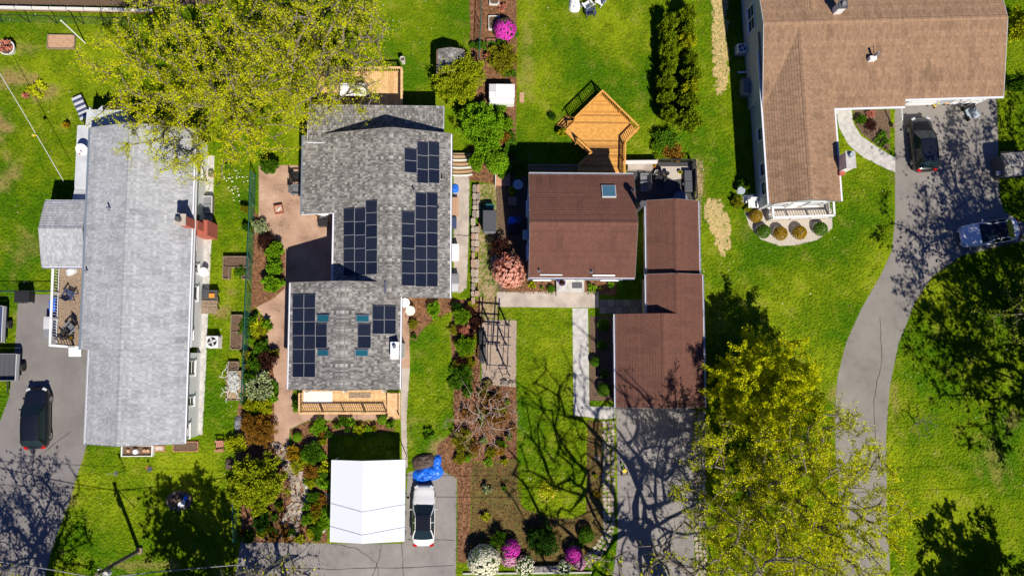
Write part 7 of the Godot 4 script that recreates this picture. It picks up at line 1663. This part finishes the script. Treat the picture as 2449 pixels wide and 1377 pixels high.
	for j in gh:
		for i in gw:
			var mk := mask[j * gw + i]
			if mk == 2: continue
			for t in 13:
				var q := Vector2(gx0 + (i + rng.randf()) * cell, gz0 + (j + rng.randf()) * cell)
				if mk == 1:
					var bad := false
					for k in no_grass.size():
						if boxes[k].has_point(q) and Geometry2D.is_point_in_polygon(q, no_grass[k]): bad = true; break
					if bad: continue
				var cl := lawn_colour(q.x, q.y)
				if cl.r > 0.2 and rng.randf() < 0.6: continue
				var sc := rng.randf_range(0.6, 1.25); var b := rng.randf_range(0.75, 1.3)
				xf.append(Transform3D(Basis(Vector3.UP, rng.randf() * TAU).scaled(Vector3(sc, sc, sc)), Vector3(q.x, 0, q.y))); cols.append(Color(cl.r * b * rng.randf_range(0.9, 1.15), cl.g * b, cl.b * b))
	scatter("lawn_grass", "short green grass of the lawns around the houses", "grass", tuft.mesh(), xf, cols)
	# fallen leaves and seed husks lying on the grass
	var lf := MB.new(); lf.leaf(Vector3(0, 0.07, 0), Vector3.RIGHT, Vector3(0, 0.1, 1).normalized(), 0.09, 0.06, Color.WHITE)
	xf = []; cols = []
	for t in 5200:
		var q := Vector2(gx0 + rng.randf() * 86, gz0 + rng.randf() * 52)
		var mi := int((q.y - gz0) / cell) * gw + int((q.x - gx0) / cell)
		if mask[mi] != 0 or nz_a.get_noise_2d(q.x * 1.7, q.y * 1.7 + 300) < rng.randf_range(-0.3, 0.45): continue
		var b := rng.randf_range(0.6, 1.2)
		xf.append(Transform3D(Basis(Vector3.UP, rng.randf() * TAU).scaled(Vector3.ONE * rng.randf_range(0.5, 1.3)), Vector3(q.x, 0, q.y))); cols.append(Color(0.5 * b, 0.42 * b, 0.2 * b) if rng.randf() < 0.7 else Color(0.7 * b, 0.68 * b, 0.6 * b))
	scatter("leaf_litter", "pale fallen leaves and husks scattered over the lawns", "litter", lf.mesh(), xf, cols)
	# straw laid on two reseeded strips
	var sm := MB.new(); sm.box(Vector3(0, 0.01, 0), Vector3(0.16, 0.012, 0.012))
	xf = []; cols = []
	for strip in [polyg([[1702, -40], [1742, -40], [1738, 60], [1740, 190], [1728, 236], [1712, 215], [1704, 120]]), polyg([[1684, 480], [1705, 474], [1732, 500], [1748, 545], [1745, 590], [1730, 625], [1722, 600], [1708, 560], [1686, 520]])]:
		var r := Rect2(strip[0], Vector2.ZERO)
		for q in strip: r = r.expand(q)
		for t in 9000:
			var q := r.position + Vector2(rng.randf(), rng.randf()) * r.size
			var wob := Vector2(nz_b.get_noise_2d(q.x * 2, q.y * 2), nz_b.get_noise_2d(q.y * 2, q.x * 2 + 40)) * 0.55
			if not Geometry2D.is_point_in_polygon(q + wob, strip): continue
			var b := rng.randf_range(0.7, 1.2)
			xf.append(Transform3D(Basis(Vector3.UP, rng.randf() * TAU) * Basis(Vector3(0, 0, 1), rng.randf_range(-0.25, 0.25)), Vector3(q.x, rng.randf() * 0.04, q.y))); cols.append(Color(0.74 * b, 0.57 * b, 0.28 * b))
	scatter("straw_mulch", "pale straw strewn on reseeded strips of lawn", "straw", sm.mesh(), xf, cols)
	# wood chips on the beds
	var chip := MB.new(); chip.box(Vector3(0, 0.012, 0), Vector3(0.09, 0.02, 0.035))
	xf = []; cols = []
	for bed in [polyg([[606, 500], [648, 560], [682, 605], [680, 690], [650, 716], [600, 740]]), polyg([[600, 740], [630, 762], [655, 900], [655, 1062], [690, 1064], [718, 1140], [700, 1240], [720, 1297], [578, 1297], [574, 1180], [578, 900]]), polyg([[692, 1028], [735, 1008], [945, 1006], [943, 1030], [790, 1038], [782, 1298], [722, 1297], [737, 1180], [720, 1140]]), polyg([[958, 708], [1082, 708], [1080, 745], [1008, 790], [995, 815], [980, 812]]), polyg([[1084, 716], [1148, 716], [1148, 920], [1236, 926], [1236, 1100], [1128, 1104], [1116, 1345], [1094, 1345], [1094, 1145], [1046, 1113], [1046, 1065], [1085, 1030], [1084, 900]]), polyg([[1128, 1106], [1238, 1102], [1250, 1215], [1370, 1240], [1402, 1225], [1405, 1005], [1440, 1005], [1442, 1280], [1380, 1350], [1118, 1350]]), polyg([[1212, 664], [1475, 664], [1475, 706], [1212, 702]]), polyg([[1122, -30], [1236, -30], [1232, 430], [1180, 440], [1120, 430]])]:
		var r := Rect2(bed[0], Vector2.ZERO)
		for q in bed: r = r.expand(q)
		for t in int(r.get_area() * 70):
			var q := r.position + Vector2(rng.randf(), rng.randf()) * r.size
			if not Geometry2D.is_point_in_polygon(q, bed): continue
			var b := rng.randf_range(0.35, 1.3); var k := rng.randf_range(0.8, 1.3)
			xf.append(Transform3D((Basis(Vector3.UP, rng.randf() * TAU) * Basis(Vector3(0, 0, 1), rng.randf_range(-0.5, 0.5))).scaled(Vector3(k, k, k)), Vector3(q.x, 0.02, q.y))); cols.append(Color(0.2 * b, 0.095 * b, 0.045 * b))
	scatter("bark_chips", "reddish bark chips covering the planting beds", "mulch", chip.mesh(), xf, cols)
func scatter(called: String, label: String, category: String, mesh: Mesh, xf: Array, cols: Array):
	var mm := MultiMesh.new(); mm.transform_format = MultiMesh.TRANSFORM_3D; mm.use_colors = true; mm.mesh = mesh; mm.instance_count = xf.size()
	for i in xf.size():
		mm.set_instance_transform(i, xf[i]); mm.set_instance_color(i, cols[i])
	var o := MultiMeshInstance3D.new(); o.name = called; o.multimesh = mm
	var m := StandardMaterial3D.new(); m.vertex_color_use_as_albedo = true; m.roughness = 1.0; m.metallic_specular = 0.1; m.cull_mode = BaseMaterial3D.CULL_DISABLED
	o.material_override = m; add_child(o)
	o.set_meta("kind", "stuff"); o.set_meta("label", label); o.set_meta("category", category)
